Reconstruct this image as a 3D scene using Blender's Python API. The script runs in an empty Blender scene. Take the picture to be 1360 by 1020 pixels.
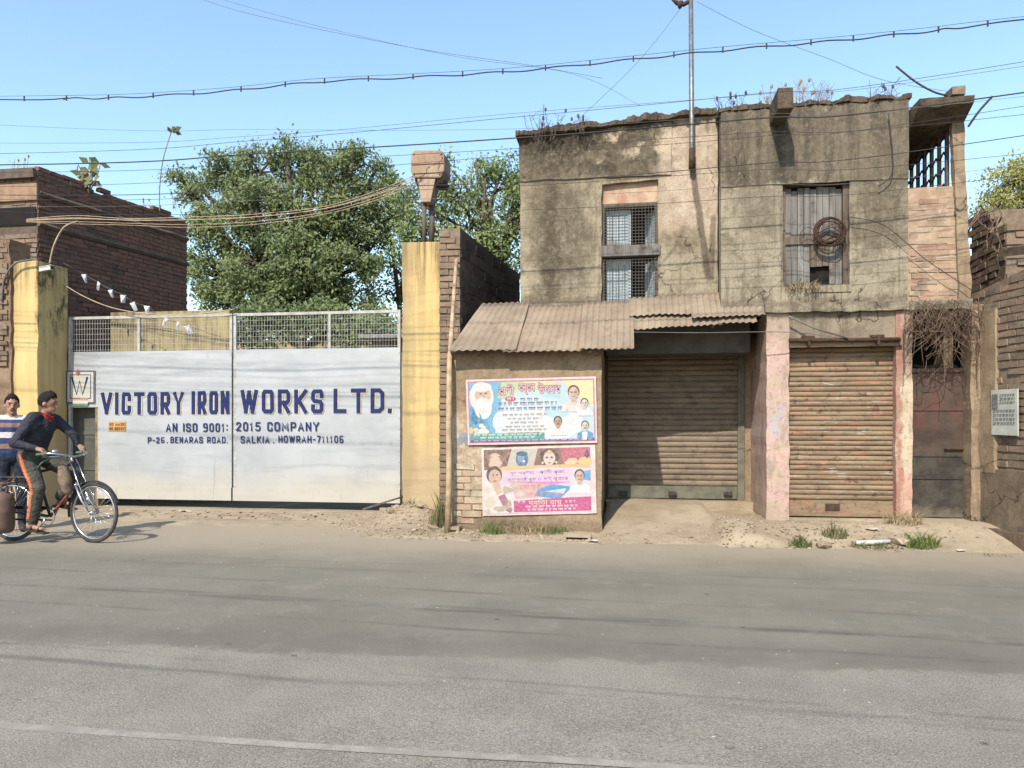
import bpy, bmesh, math, random
import numpy as np
from mathutils import Vector, Matrix, noise
random.seed(7); rng = np.random.default_rng(7)
SC = bpy.context.scene
COL = SC.collection
R = math.radians

# ------------------------------------------------------------------ camera, sky, sun, exposure
YAW = R(8.5); CAMZ = 1.42; FPX = 1020.0; HOR = 560.0     # street frame: +X along the street, +Y away from the camera
cd = bpy.data.cameras.new('camera'); cam = bpy.data.objects.new('camera', cd); COL.objects.link(cam)
cam.location = (0, 0, CAMZ); cam.rotation_euler = (R(90), 0, YAW)
cd.sensor_width = 36; cd.lens = 36*FPX/1360; cd.shift_y = (HOR-510)/1360
cd.clip_start = .05; cd.clip_end = 2000
SC.camera = cam

SUN_TRAVEL = Vector((.235, 1.0, -.97)).normalized()
w = bpy.data.worlds.new('World'); SC.world = w; w.use_nodes = True
nt = w.node_tree; bg = nt.nodes['Background']
sky = nt.nodes.new('ShaderNodeTexSky'); sky.sky_type = 'NISHITA'; sky.sun_disc = False
tos = -SUN_TRAVEL
sky.sun_elevation = math.asin(tos.z)
sky.sun_rotation = math.atan2(tos.x, tos.y)
sky.altitude = 10; sky.air_density = 1.45; sky.dust_density = 1.0; sky.ozone_density = 4.0
nt.links.new(sky.outputs[0], bg.inputs[0]); bg.inputs[1].default_value = .15
sl = bpy.data.lights.new('sun', 'SUN'); sl.energy = 3.6; sl.angle = R(.55); sl.color = (1, .93, .82)
sun = bpy.data.objects.new('sun', sl); COL.objects.link(sun)
sun.rotation_euler = SUN_TRAVEL.to_track_quat('-Z', 'Y').to_euler(); sun.location = (-10, -20, 20)
SC.view_settings.view_transform = 'Standard'; SC.view_settings.look = 'None'
SC.view_settings.exposure = .9; SC.view_settings.gamma = 1
SC.render.engine = 'CYCLES'
SC.cycles.max_bounces = 6; SC.cycles.transparent_max_bounces = 8

_s, _c = math.sin(YAW), math.cos(YAW)
def ray(px, py):
    u = (px-680)/FPX; v = (HOR-py)/FPX
    return Vector((-_s+u*_c, _c+u*_s, v))
def at(px, py, D):                                       # the point of the street plane y = D seen at that photo position
    d = ray(px, py); t = D/d.y
    return Vector((d.x*t, D, CAMZ+d.z*t))
def gx(px, D): return at(px, HOR, D).x
def gz(px, py, D): return at(px, py, D).z

# ------------------------------------------------------------------ materials
def lin(v):
    v /= 255.0
    return v/12.92 if v <= .04045 else ((v+.055)/1.055)**2.4
def S(r, g, b, k=.68, ds=.17):
    r, g, b = lin(r)*k, lin(g)*k, lin(b)*k; y = .3*r+.6*g+.1*b
    return (r+(y-r)*ds, g+(y-g)*ds, b+(y-b)*ds, 1)
class NT:
    def __init__(s, name):
        s.m = bpy.data.materials.new(name); s.m.use_nodes = True
        s.t = s.m.node_tree; s.t.nodes.clear(); s._pos = None
    def n(s, ty, **kw):
        o = s.t.nodes.new(ty)
        for k, v in kw.items(): setattr(o, k, v)
        return o
    def put(s, sock, v):
        if isinstance(v, bpy.types.NodeSocket): s.t.links.new(v, sock)
        elif v is not None: sock.default_value = v
    def pos(s):
        if s._pos is None: s._pos = s.n('ShaderNodeNewGeometry').outputs['Position']
        return s._pos
    def obj(s): return s.n('ShaderNodeTexCoord').outputs['Object']
    def rnd(s): return s.n('ShaderNodeObjectInfo').outputs['Random']
    def vs(s, vec, sc):
        o = s.n('ShaderNodeVectorMath', operation='MULTIPLY'); s.put(o.inputs[0], vec); o.inputs[1].default_value = sc
        return o.outputs[0]
    def sep(s, vec):
        o = s.n('ShaderNodeSeparateXYZ'); s.put(o.inputs[0], vec); return o.outputs
    def noise(s, scale, detail=4, rough=.6, vec=None, dist=0):
        o = s.n('ShaderNodeTexNoise'); s.put(o.inputs['Vector'], vec if vec is not None else s.pos())
        o.inputs['Scale'].default_value = scale; o.inputs['Detail'].default_value = detail
        o.inputs['Roughness'].default_value = rough; o.inputs['Distortion'].default_value = dist
        return o.outputs['Fac']
    def vor(s, scale, vec=None, feature='F1'):
        o = s.n('ShaderNodeTexVoronoi', feature=feature); s.put(o.inputs['Vector'], vec if vec is not None else s.pos())
        o.inputs['Scale'].default_value = scale
        return o.outputs['Distance']
    def ramp(s, fac, stops, const=False):
        o = s.n('ShaderNodeValToRGB'); e = o.color_ramp.elements
        if const: o.color_ramp.interpolation = 'CONSTANT'
        while len(e) < len(stops): e.new(.5)
        for i, (p, c) in enumerate(stops):
            e[i].position = p; e[i].color = c if not isinstance(c, (int, float)) else (c, c, c, 1)
        s.put(o.inputs[0], fac)
        return o.outputs[0]
    def step(s, fac, a, b):
        o = s.n('ShaderNodeMapRange'); o.clamp = True; o.interpolation_type = 'SMOOTHSTEP'
        s.put(o.inputs[0], fac); o.inputs[1].default_value = a; o.inputs[2].default_value = b
        return o.outputs[0]
    def mth(s, op, a, b=None, c=None):
        o = s.n('ShaderNodeMath', operation=op); s.put(o.inputs[0], a); s.put(o.inputs[1], b)
        if c is not None: s.put(o.inputs[2], c)
        return o.outputs[0]
    def mix(s, fac, a, b, blend='MIX'):
        o = s.n('ShaderNodeMix', data_type='RGBA', blend_type=blend)
        s.put(o.inputs[0], fac); s.put(o.inputs[6], a); s.put(o.inputs[7], b)
        return o.outputs[2]
    def bump(s, h, strength=.3, dist=.01, nrm=None):
        o = s.n('ShaderNodeBump'); o.inputs['Strength'].default_value = strength; o.inputs['Distance'].default_value = dist
        s.put(o.inputs['Height'], h); s.put(o.inputs['Normal'], nrm)
        return o.outputs[0]
    def rect(s, x0, x1, z0, z1, soft=.1, jit=.15, jscale=4, brk=.4):          # a stain of its own shape on a street-parallel wall
        x, y, z = s.sep(s.pos())
        j = s.mth('MULTIPLY', s.mth('SUBTRACT', s.noise(jscale, 5, .65), .5), jit*4)
        x = s.mth('ADD', x, j); z = s.mth('ADD', z, j)
        a = s.mth('MULTIPLY', s.step(x, x0-soft, x0+soft), s.step(x, x1+soft, x1-soft))
        b = s.mth('MULTIPLY', s.step(z, z0-soft, z0+soft), s.step(z, z1+soft, z1-soft))
        m = s.mth('MULTIPLY', a, b)
        return s.mth('MULTIPLY', m, s.mth('ADD', s.mth('MULTIPLY', s.step(s.noise(13, 8, .8), .42, .56), brk), 1-brk))
    def out(s, col, rough=.9, nrm=None, metal=0, spec=.3, transl=None):
        p = s.n('ShaderNodeBsdfPrincipled'); o = s.n('ShaderNodeOutputMaterial')
        s.put(p.inputs['Base Color'], col); s.put(p.inputs['Roughness'], rough); s.put(p.inputs['Metallic'], metal)
        s.put(p.inputs['Specular IOR Level'], spec); s.put(p.inputs['Normal'], nrm)
        sh = p.outputs[0]
        if transl is not None:
            t = s.n('ShaderNodeBsdfTranslucent'); s.put(t.inputs[0], col)
            mx = s.n('ShaderNodeMixShader'); mx.inputs[0].default_value = transl
            s.t.links.new(sh, mx.inputs[1]); s.t.links.new(t.outputs[0], mx.inputs[2]); sh = mx.outputs[0]
        s.t.links.new(sh, o.inputs[0])
        return s.m
def simple(name, col, col2=None, scale=12, rough=.8, metal=0, bump=.2, bd=.004, spec=.3, obj=False, transl=None, bsc=6):
    n = NT(name); v = n.obj() if obj else n.pos()
    f = n.step(n.noise(scale, 5, .65, v), .35, .65)
    c = n.mix(f, col, col2 or tuple(x*.7 for x in col[:3])+(1,))
    return n.out(c, rough, n.bump(n.noise(scale*bsc, 4, .6, v), bump, bd) if bump else None, metal, spec, transl)

# ------------------------------------------------------------------ mesh helpers
WL = {}                                                   # world origin of each thing and part
def wl(o): return WL.get(o.name, Vector((0, 0, 0)))
class MB:
    def __init__(s): s.v = []; s.f = []; s.m = []
    def add(s, vs, fs, m=0):
        o = len(s.v); s.v += [tuple(p) for p in vs]
        for f in fs: s.f.append(tuple(i+o for i in f)); s.m.append(m)
        return s
    def box(s, x0, x1, y0, y1, z0, z1, m=0, mat=None):
        vs = [Vector(p) for p in ((x0,y0,z0),(x1,y0,z0),(x1,y1,z0),(x0,y1,z0),(x0,y0,z1),(x1,y0,z1),(x1,y1,z1),(x0,y1,z1))]
        if mat is not None: vs = [mat @ p for p in vs]
        return s.add(vs, [(0,3,2,1),(4,5,6,7),(0,1,5,4),(1,2,6,5),(2,3,7,6),(3,0,4,7)], m)
    def tube(s, pts, rad, n=8, m=0, caps=True, closed=False):
        pts = [Vector(p) for p in pts]; k = len(pts)
        if not hasattr(rad, '__len__'): rad = [rad]*k
        o = len(s.v); up = None
        for i, p in enumerate(pts):
            if closed: t = pts[(i+1) % k]-pts[i-1]
            else: t = pts[min(i+1, k-1)]-pts[max(i-1, 0)]
            if t.length < 1e-9: t = Vector((0, 0, 1))
            t.normalize()
            if up is None: up = Vector((0, 0, 1)) if abs(t.z) < .9 else Vector((1, 0, 0))
            a = t.cross(up)
            if a.length < 1e-6: a = t.cross(Vector((0, 1, 0)))
            a.normalize(); b = a.cross(t).normalized(); up = b
            for j in range(n):
                q = 2*math.pi*j/n
                s.v.append(tuple(p+(a*math.cos(q)+b*math.sin(q))*rad[i]))
        for i in range(k if closed else k-1):
            i2 = (i+1) % k
            for j in range(n):
                j2 = (j+1) % n
                s.f.append((o+i*n+j, o+i*n+j2, o+i2*n+j2, o+i2*n+j)); s.m.append(m)
        if caps and not closed:
            s.f.append(tuple(o+j for j in range(n))[::-1]); s.m.append(m)
            s.f.append(tuple(o+(k-1)*n+j for j in range(n))); s.m.append(m)
        return s
    def ell(s, c, r, m=0, nu=14, nv=9, mat=None):
        o = len(s.v); c = Vector(c)
        for i in range(nv+1):
            th = math.pi*i/nv
            for j in range(nu):
                ph = 2*math.pi*j/nu
                p = Vector((r[0]*math.sin(th)*math.cos(ph), r[1]*math.sin(th)*math.sin(ph), r[2]*math.cos(th)))
                if mat is not None: p = mat @ p
                s.v.append(tuple(c+p))
        for i in range(nv):
            for j in range(nu):
                j2 = (j+1) % nu
                s.f.append((o+i*nu+j, o+(i+1)*nu+j, o+(i+1)*nu+j2, o+i*nu+j2)); s.m.append(m)
        return s
    def cap(s, p0, p1, r0, r1, m=0, n=10):
        p0, p1 = Vector(p0), Vector(p1); d = p1-p0; L = d.length; d = d/L
        pts = []; rad = []
        for q in (-1, -.9, -.6, -.25, 0): pts.append(p0+d*q*r0); rad.append(max(.03*r0, r0*math.sqrt(max(0, 1-q*q))))
        for q in (0, .25, .6, .9, 1): pts.append(p1+d*q*r1); rad.append(max(.03*r1, r1*math.sqrt(max(0, 1-q*q))))
        return s.tube(pts, rad, n, m)
    def prism(s, poly, y0, y1, m=0):                       # polygon in XZ extruded in Y
        k = len(poly)
        vs = [(p[0], y0, p[1]) for p in poly]+[(p[0], y1, p[1]) for p in poly]
        fs = [tuple(range(k)), tuple(range(2*k-1, k-1, -1))]+[(i, k+i, k+(i+1) % k, (i+1) % k) for i in range(k)]
        return s.add(vs, fs, m)
    def jit(s, a, f=3.0):
        s.v = [tuple(Vector(p)+noise.noise_vector(Vector(p)*f)*a) for p in s.v]; return s
    def build(s, name, mats, parent=None, smooth=False, local=False, kind=None, bevel=0, origin=None):
        me = bpy.data.meshes.new(name)
        if parent is not None: o0 = Vector((0, 0, 0)) if local else wl(parent)
        elif origin is not None: o0 = Vector(origin)
        else:
            a = np.array(s.v); lo, hi = a.min(0), a.max(0)
            o0 = Vector(((lo[0]+hi[0])/2, (lo[1]+hi[1])/2, lo[2]))
        me.from_pydata([tuple(Vector(p)-o0) for p in s.v], [], s.f)
        if not isinstance(mats, (list, tuple)): mats = [mats]
        for mt in mats: me.materials.append(mt)
        if len(mats) > 1: me.polygons.foreach_set('material_index', s.m)
        bm = bmesh.new(); bm.from_mesh(me); bmesh.ops.recalc_face_normals(bm, faces=bm.faces); bm.to_mesh(me); bm.free()
        if smooth: me.polygons.foreach_set('use_smooth', [True]*len(me.polygons))
        me.update()
        o = bpy.data.objects.new(name, me); COL.objects.link(o)
        if bevel:
            b = o.modifiers.new('bevel', 'BEVEL'); b.width = bevel; b.segments = 2; b.limit_method = 'ANGLE'
        if parent is not None: o.parent = parent; WL[o.name] = o0.copy()
        else: o.location = o0; WL[o.name] = o0.copy()
        if kind: o['kind'] = kind
        return o
def thing(name, loc, label=None, cat=None, group=None, rz=0):
    o = bpy.data.objects.new(name, None); COL.objects.link(o); o.location = loc; o.rotation_euler = (0, 0, rz)
    o.empty_display_size = .2; WL[o.name] = Vector(loc)
    return tag(o, label, cat, group)
def tag(o, label=None, cat=None, group=None, kind=None):
    if label: o['label'] = label
    if cat: o['category'] = cat
    if group: o['group'] = group
    if kind: o['kind'] = kind
    return o
def sub(name, parent):                                    # an Empty part that carries sub-parts
    o = bpy.data.objects.new(name, None); COL.objects.link(o); o.parent = parent; WL[o.name] = wl(parent).copy()
    o.empty_display_size = .1
    return o
def inst(name, mesh, loc, parent, rot=(0, 0, 0), scale=(1, 1, 1)):
    o = bpy.data.objects.new(name, mesh); COL.objects.link(o)
    o.location = Vector(loc)-(wl(parent) if parent is not None else Vector((0, 0, 0)))
    o.rotation_euler = rot; o.scale = scale; o.parent = parent
    return o
def mesh_of(mb, name, mat, smooth=False):
    o = mb.build(name, mat, None, smooth, origin=(0, 0, 0)); me = o.data; bpy.data.objects.remove(o); return me

def wall(name, x0, x1, z0, z1, D, thick, holes, mat, parent, top=None, step=.09, amp=.012, left=None, axis='x', right=None):
    """A rough plastered wall with openings: a displaced front sheet and its reveals. axis 'y': runs along Y, front at x = D facing thick's opposite sign."""
    xs = set(); zs = set()
    def fill(a, b, st):
        k = max(1, int(round((b-a)/st))); return [a+(b-a)*i/k for i in range(k+1)]
    bx = sorted({x0, x1, *[h[0] for h in holes], *[h[1] for h in holes]})
    bz = sorted({z0, z1, *[h[2] for h in holes], *[h[3] for h in holes]})
    bx = [b for b in bx if x0 <= b <= x1]; bz = [b for b in bz if z0 <= b <= z1]
    X = []; Z = []
    for a, b in zip(bx, bx[1:]): X += fill(a, b, step)[:-1]
    X.append(bx[-1])
    for a, b in zip(bz, bz[1:]): Z += fill(a, b, step)[:-1]
    Z.append(bz[-1])
    bm = bmesh.new(); V = {}
    o0 = wl(parent) if parent is not None else Vector((0, 0, 0))
    hole = lambda cx, cz: any(h[0] < cx < h[1] and h[2] < cz < h[3] for h in holes)
    def vert(i, j):
        if (i, j) not in V:
            x, z = X[i], Z[j]
            p = Vector((x, D*2.7, z))
            d = noise.noise(p*1.1)*amp+noise.noise(p*4.1)*amp*.5
            e = noise.noise(p*6.0+Vector((9, 3, 1)))*amp*1.2
            zz = z+(e if j in (0, len(Z)-1) else 0)
            if top and z > z0: zz = z0+(zz-z0)*((top(x)-z0)/(z1-z0))
            xx = x+(e if 0 < i < len(X)-1 and X[i] in bx else e*.6)
            q = (xx, D+d, zz) if axis == 'x' else (D+d, xx, zz)
            V[i, j] = bm.verts.new(Vector(q)-o0)
        return V[i, j]
    for i in range(len(X)-1):
        for j in range(len(Z)-1):
            if not hole((X[i]+X[i+1])/2, (Z[j]+Z[j+1])/2):
                bm.faces.new((vert(i, j), vert(i+1, j), vert(i+1, j+1), vert(i, j+1)))
    ed = [e for e in bm.edges if e.is_boundary]
    r = bmesh.ops.extrude_edge_only(bm, edges=ed)
    for v in [g for g in r['geom'] if isinstance(g, bmesh.types.BMVert)]:
        if axis == 'x': v.co.y = D+thick-o0.y
        else: v.co.x = D+thick-o0.x
    bmesh.ops.recalc_face_normals(bm, faces=bm.faces)
    me = bpy.data.meshes.new(name); bm.to_mesh(me); bm.free(); me.materials.append(mat)
    o = bpy.data.objects.new(name, me); COL.objects.link(o); o.parent = parent; WL[o.name] = o0.copy()
    return o
# ------------------------------------------------------------------ shared materials
def m_plaster(name, a, b, dark, streak=.5, extra=None, gritty=.5, mould=.5):
    n = NT(name)
    base = n.mix(n.step(n.noise(1.6, 6, .65), .35, .65), a, b)
    base = n.mix(n.mth('MULTIPLY', n.step(n.noise(3.5, 9, .78, dist=.4), .49, .60), mould), base, dark)
    st = n.noise(1, 8, .72, n.vs(n.pos(), (9, 9, .6)))
    base = n.mix(n.mth('MULTIPLY', n.step(st, .50, .64), streak), base, dark)
    if extra: base = extra(n, base)
    wv = n.n('ShaderNodeTexNoise'); wv.inputs['Scale'].default_value = 2.2; wv.inputs['Detail'].default_value = 5; n.put(wv.inputs['Vector'], n.pos())
    ad = n.n('ShaderNodeVectorMath', operation='MULTIPLY_ADD'); n.put(ad.inputs[0], wv.outputs['Color']); ad.inputs[1].default_value = (.9, .9, .9); n.put(ad.inputs[2], n.pos())
    crk = n.mth('MULTIPLY', n.step(n.vor(.9, ad.outputs[0], 'DISTANCE_TO_EDGE'), .012, .004), n.step(n.noise(.8, 3, .5), .48, .56))
    base = n.mix(n.mth('MULTIPLY', crk, .7), base, S(52, 45, 37))
    gr = n.noise(70, 3, .7); fine = n.noise(16, 7, .75)
    shade = n.mix(.55, base, (0.02, .017, .013, 1)); pale = n.mix(.4, base, S(226, 210, 182))
    base = n.mix(n.mth('MULTIPLY', n.step(fine, .52, .66), gritty*.55), base, shade)
    base = n.mix(n.mth('MULTIPLY', n.step(fine, .46, .34), gritty*.45), base, pale)
    base = n.mix(n.mth('MULTIPLY', n.step(gr, .48, .64), gritty*.6), base, shade)
    base = n.mix(n.step(n.vor(9), .07, .03), base, shade)
    h = n.mth('ADD', fine, n.mth('MULTIPLY', gr, .6))
    return n.out(base, .95, n.bump(h, .6, .014), spec=.1)
def m_brick(name, stops, mort=None):
    n = NT(name)
    c = n.ramp(n.rnd(), stops)
    c = n.mix(n.step(n.noise(5, 6, .7), .4, .75), c, n.mix(.55, c, S(60, 52, 45)))
    c = n.mix(n.mth('MULTIPLY', n.step(n.noise(38, 4, .7), .5, .75), .5), c, S(150, 130, 108))
    return n.out(c, .95, n.bump(n.noise(30, 6, .7), .7, .012), spec=.1)
M = {}
M['brick_dark'] = m_brick('dark_old_brick', [(0, S(104, 76, 64, .8)), (.3, S(132, 90, 72, .8)), (.6, S(116, 88, 74, .8)), (.8, S(146, 98, 76, .8)), (1, S(96, 80, 70, .8))])
M['brick_tan'] = m_brick('dusty_brick', [(0, S(146, 122, 100)), (.3, S(158, 132, 106)), (.6, S(148, 128, 106)), (.85, S(164, 130, 104)), (1, S(134, 116, 98))])
M['brick_pale'] = m_brick('pale_worn_brick', [(0, S(188, 154, 124)), (.4, S(196, 168, 138)), (.7, S(182, 142, 114)), (1, S(190, 164, 136))])
M['brick_white'] = m_brick('limewashed_brick', [(0, S(206, 184, 152)), (.4, S(190, 164, 132)), (.7, S(214, 194, 162)), (1, S(184, 150, 120))])
M['mortar_dark'] = simple('dark_mortar', S(96, 80, 68), S(116, 98, 82), 9, .95, bump=.6, bd=.01)
M['mortar_tan'] = simple('tan_mortar', S(150, 128, 104), S(124, 104, 84), 9, .95, bump=.6, bd=.01)
M['mortar_pale'] = simple('pale_mortar', S(196, 168, 136), S(176, 140, 108), 7, .95, bump=.6, bd=.01)
M['dark'] = simple('dark_interior', S(38, 33, 29), S(28, 25, 23), 3, .95, bump=0)
M['steel'] = simple('galvanised_steel', S(150, 150, 148), S(120, 118, 112), 14, .5, .6, .1)
M['rust'] = simple('rusty_iron', S(96, 66, 48), S(70, 52, 42), 18, .85, .1, .4)
M['wood_old'] = None
def m_wood(name, a, b, dark):
    n = NT(name); v = n.vs(n.pos(), (26, 26, 1.6))
    c = n.mix(n.step(n.noise(1, 6, .7, v), .35, .65), a, b)
    c = n.mix(n.step(n.noise(4, 5, .7), .5, .72), c, dark)
    c = n.mix(n.mth('MULTIPLY', n.rnd(), .35), c, dark)
    return n.out(c, .9, n.bump(n.noise(1, 5, .7, n.vs(n.pos(), (60, 60, 3))), .6, .006), spec=.15)
M['wood_grey'] = m_wood('weathered_grey_wood', S(150, 146, 140), S(120, 112, 104), S(84, 72, 62))
M['wood_blue'] = m_wood('faded_blue_wood', S(196, 212, 218, .76), S(172, 190, 198, .76), S(150, 150, 146))
M['wood_brown'] = m_wood('weathered_brown_wood', S(132, 116, 100), S(104, 90, 78), S(72, 60, 50))

# ------------------------------------------------------------------ ground, road, verge
n = NT('dusty_asphalt')
px_, py_, pz_ = n.sep(n.pos())
K = .63
new = n.mix(n.step(n.noise(.7, 6, .65), .35, .65), S(148, 140, 121, K), S(133, 126, 108, K))
agg2 = n.noise(95, 3, .75); agg3 = n.noise(260, 2, .6)
old = n.mix(n.step(n.noise(1.3, 7, .7), .35, .65), S(170, 161, 140, K), S(150, 142, 123, K))
old = n.mix(n.mth('MULTIPLY', n.step(agg2, .52, .66), .8), old, S(202, 195, 178, K))
old = n.mix(n.mth('MULTIPLY', n.step(agg2, .46, .34), .9), old, S(92, 90, 84, K))
old = n.mix(n.mth('MULTIPLY', n.step(agg3, .5, .62), .5), old, S(108, 106, 100, K))
new = n.mix(n.mth('MULTIPLY', n.step(agg2, .56, .7), .5), new, S(172, 167, 153, K))
new = n.mix(n.mth('MULTIPLY', n.step(agg2, .42, .3), .5), new, S(100, 97, 90, K))
edge = n.mth('ADD', n.mth('SUBTRACT', py_, n.mth('MULTIPLY', px_, .045)), n.mth('MULTIPLY', n.mth('SUBTRACT', n.noise(1.9, 8, .75), .5), .6))
col = n.mix(n.step(edge, 4.54, 4.62), old, new)
col = n.mix(n.mth('MULTIPLY', n.step(n.mth('ABSOLUTE', n.mth('SUBTRACT', edge, 4.85)), .35, .05), .25), col, S(104, 102, 95, K))
# thin tyre-black streaks running along the street
for slope, y0, wd, k in ((-.085, 5.52, .05, .6), (-.083, 5.62, .03, .4), (-.07, 5.05, .03, .5), (-.05, 6.9, .06, .22), (-.085, 6.15, .03, .4), (-.04, 3.95, .035, .45), (-.06, 4.1, .02, .3), (-.05, 7.3, .03, .25)):
    d = n.mth('SUBTRACT', n.mth('SUBTRACT', py_, n.mth('MULTIPLY', px_, slope)), y0)
    d = n.mth('ABSOLUTE', n.mth('ADD', d, n.mth('MULTIPLY', n.mth('SUBTRACT', n.noise(.3, 2, .5), .5), .35)))
    f = n.mth('MULTIPLY', n.step(d, wd*1.8, wd*.2), n.mth('MULTIPLY', n.step(n.noise(1.2, 6, .7, n.vs(n.pos(), (.6, 5, 1))), .38, .62), k))
    col = n.mix(f, col, S(80, 79, 75, K))
dst = n.mth('ADD', py_, n.mth('MULTIPLY', n.mth('SUBTRACT', n.noise(.8, 8, .7), .5), 1.6))
col = n.mix(n.mth('MULTIPLY', n.step(dst, 7.0, 9.0), .8), col, S(186, 168, 138, K))
col = n.mix(n.mth('MULTIPLY', n.step(n.noise(2.3, 8, .75), .54, .68), .30), col, S(176, 168, 150, K))
col = n.mix(n.step(n.vor(5.5), .05, .02), col, S(216, 212, 200, .74))
col = n.mix(n.step(n.vor(11), .04, .02), col, S(84, 80, 74, K))
col = n.mix(n.mth('MULTIPLY', n.step(n.vor(1.7), .05, .02), .6), col, S(74, 71, 66, K))
hgt = n.mth('ADD', n.mth('MULTIPLY', n.noise(120, 3, .7), .9), n.noise(18, 5, .65))
M['road'] = n.out(col, .9, n.bump(hgt, .8, .010), spec=.2)

g = MB(); g.box(-220, 220, -120, 400, -.5, -.06)
M['earth'] = simple('dry_earth', S(150, 132, 104), S(120, 112, 82), .6, .95, bump=.3, bd=.02)
g.build('ground', M['earth'], origin=(0, 0, 0), kind='structure')
g = MB()
nx, ny = 90, 16                                          # gently worn road sheet
vs = []; fs = []
for j in range(ny+1):
    for i in range(nx+1):
        x = -45+90*i/nx; y = -7+16.8*j/ny
        vs.append((x, y, .012*noise.noise(Vector((x*.35, y*.5, 0)))))
for j in range(ny):
    for i in range(nx): a = j*(nx+1)+i; fs.append((a, a+1, a+nx+2, a+nx+1))
g.add(vs, fs); g.build('road', M['road'], smooth=True, origin=(0, 0, 0), kind='structure')

n = NT('worn_line_paint')
wear = n.step(n.mth('ADD', n.noise(9, 6, .75), n.mth('MULTIPLY', n.noise(1.1, 3, .5), .55)), .66, .95)
wear = n.mth('MULTIPLY', wear, .7)
c = n.mix(wear, S(158, 150, 135, .66), S(186, 178, 160, .66))
c = n.mix(n.mth('MULTIPLY', n.step(n.noise(140, 2, .6), .46, .32), .5), c, S(104, 100, 95, .74))
M['paint_line'] = n.out(c, .9, n.bump(n.noise(120, 3, .7), .5, .008), spec=.25)
g = MB(); k = 120; vs = []; fs = []
for i in range(k+1):
    x = -20+40*i/k; yc = 3.2+.03*noise.noise(Vector((x*.4, 0, 0)))
    z = .012*noise.noise(Vector((x*.35, yc*.5, 0)))+.0025
    for q in (-1, 1): vs.append((x, yc+q*(.030+.014*noise.noise(Vector((x*5, q*3, 1)))), z))
for i in range(k): fs.append((2*i, 2*i+2, 2*i+3, 2*i+1))
g.add(vs, fs); g.build('lane_line', M['paint_line'], origin=(0, 3.2, 0), kind='structure')

def sm(x, a, b):
    t = min(1, max(0, (x-a)/(b-a))); return t*t*(3-2*t)
def verge_h(x, y):
    edge = 8.95+.22*noise.noise(Vector((x*.8, 0, 3)))+.08*noise.noise(Vector((x*4, 0, 3)))
    s = sm(y, edge-.15, edge+.25)
    n1 = noise.noise(Vector((x*2.2, y*2.2, 0)))*.022+noise.noise(Vector((x*7, y*7, 0)))*.010+noise.noise(Vector((x*17, y*17, 0)))*.004
    gate = sm(x, -3.0, -3.45)
    shop = sm(x, -3.45, -3.0)*sm(x, -.28, -.34)
    ramp = sm(x, -.34, -.28)*sm(x, 1.12, 1.02)
    right = sm(x, 1.02, 1.12)
    edge_g = 9.6+.25*noise.noise(Vector((x*.6, 0, 7)))
    hg = -.03+.05*sm(y, edge_g-.5, edge_g+.5)+n1*.25
    heap = .2*math.exp(-((x+2.9)/.42)**2-((y-10.35)/.5)**2)+.1*math.exp(-((x+3.35)/.35)**2-((y-10.5)/.3)**2)
    hs = -.03+(.05+n1*1.3)*s+.02*sm(y, 9.2, 9.6)
    hr = -.03+(.04+n1*.35)*s+.30*sm(y, 8.95, 11.1)
    hh = -.03+(.06+n1*1.2)*s+.16*sm(y, 9.0, 9.75)+.07*math.exp(-((x-1.35)/.3)**2)*sm(y, 9.05, 9.2)*sm(y, 10.3, 9.5)
    door = sm(x, 3.05, 3.25)
    hd = -.03+(.05+n1*.3)*s+.2*sm(y, 8.9, 9.9)
    hh = hh*(1-door)+hd*door
    return gate*hg+shop*hs+ramp*hr+right*hh+heap
n = NT('dusty_verge')
x_, y_, z_ = n.sep(n.pos())
c = n.mix(n.step(n.noise(1.2, 6, .65), .35, .65), S(188, 168, 136), S(164, 144, 114))
c = n.mix(n.mth('MULTIPLY', n.step(n.noise(4.5, 7, .7), .5, .7), .55), c, S(140, 122, 100))
c = n.mix(n.mth('MULTIPLY', n.step(n.noise(60, 3, .7), .55, .7), .5), c, S(116, 100, 82))
c = n.mix(n.mth('MULTIPLY', n.step(n.noise(85, 2, .6), .6, .7), .5), c, S(212, 198, 172))
M['verge'] = n.out(c, .97, n.bump(n.mth('ADD', n.noise(45, 5, .7), n.noise(9, 5, .6)), .7, .018), spec=.1)
g = MB(); vs = []; fs = []
X0, X1, Y0, Y1 = -16, 5.2, 8.6, 11.7; nx, ny = 424, 62
for j in range(ny+1):
    for i in range(nx+1):
        x = X0+(X1-X0)*i/nx; y = Y0+(Y1-Y0)*j/ny
        vs.append((x, y, verge_h(x, y)))
for j in range(ny):
    for i in range(nx): a = j*(nx+1)+i; fs.append((a, a+1, a+nx+2, a+nx+1))
g.add(vs, fs); g.build('verge', M['verge'], smooth=True, origin=(0, 10, 0), kind='structure')

# brick-on-edge strip across the gateway
n = NT('trodden_paver')
c = n.ramp(n.rnd(), [(0, S(160, 140, 114)), (.5, S(178, 158, 130)), (1, S(148, 126, 102))])
c = n.mix(n.step(n.noise(20, 5, .7), .45, .7), c, S(184, 166, 138))
M['paver'] = n.out(c, .95, n.bump(n.noise(60, 4, .7), .5, .006), spec=.1)
strip = thing('paved_strip', (-5.4, 10.9, 0)); strip['kind'] = 'structure'
pm = mesh_of(MB().box(-.12, .12, -.052, .052, -.03, .016).jit(.004, 9), 'paver', M['paver'])
for r_ in range(6):
    for k in range(17):
        x = -7.5+k*.262+(r_ % 2)*.13; y = 10.42+r_*.128
        if random.random() < .06: continue
        inst('paver', pm, (x, y, verge_h(x, y)+random.uniform(-.006, .006)), strip, (random.uniform(-.03, .03), random.uniform(-.02, .02), random.uniform(-.05, .05)))

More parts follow.
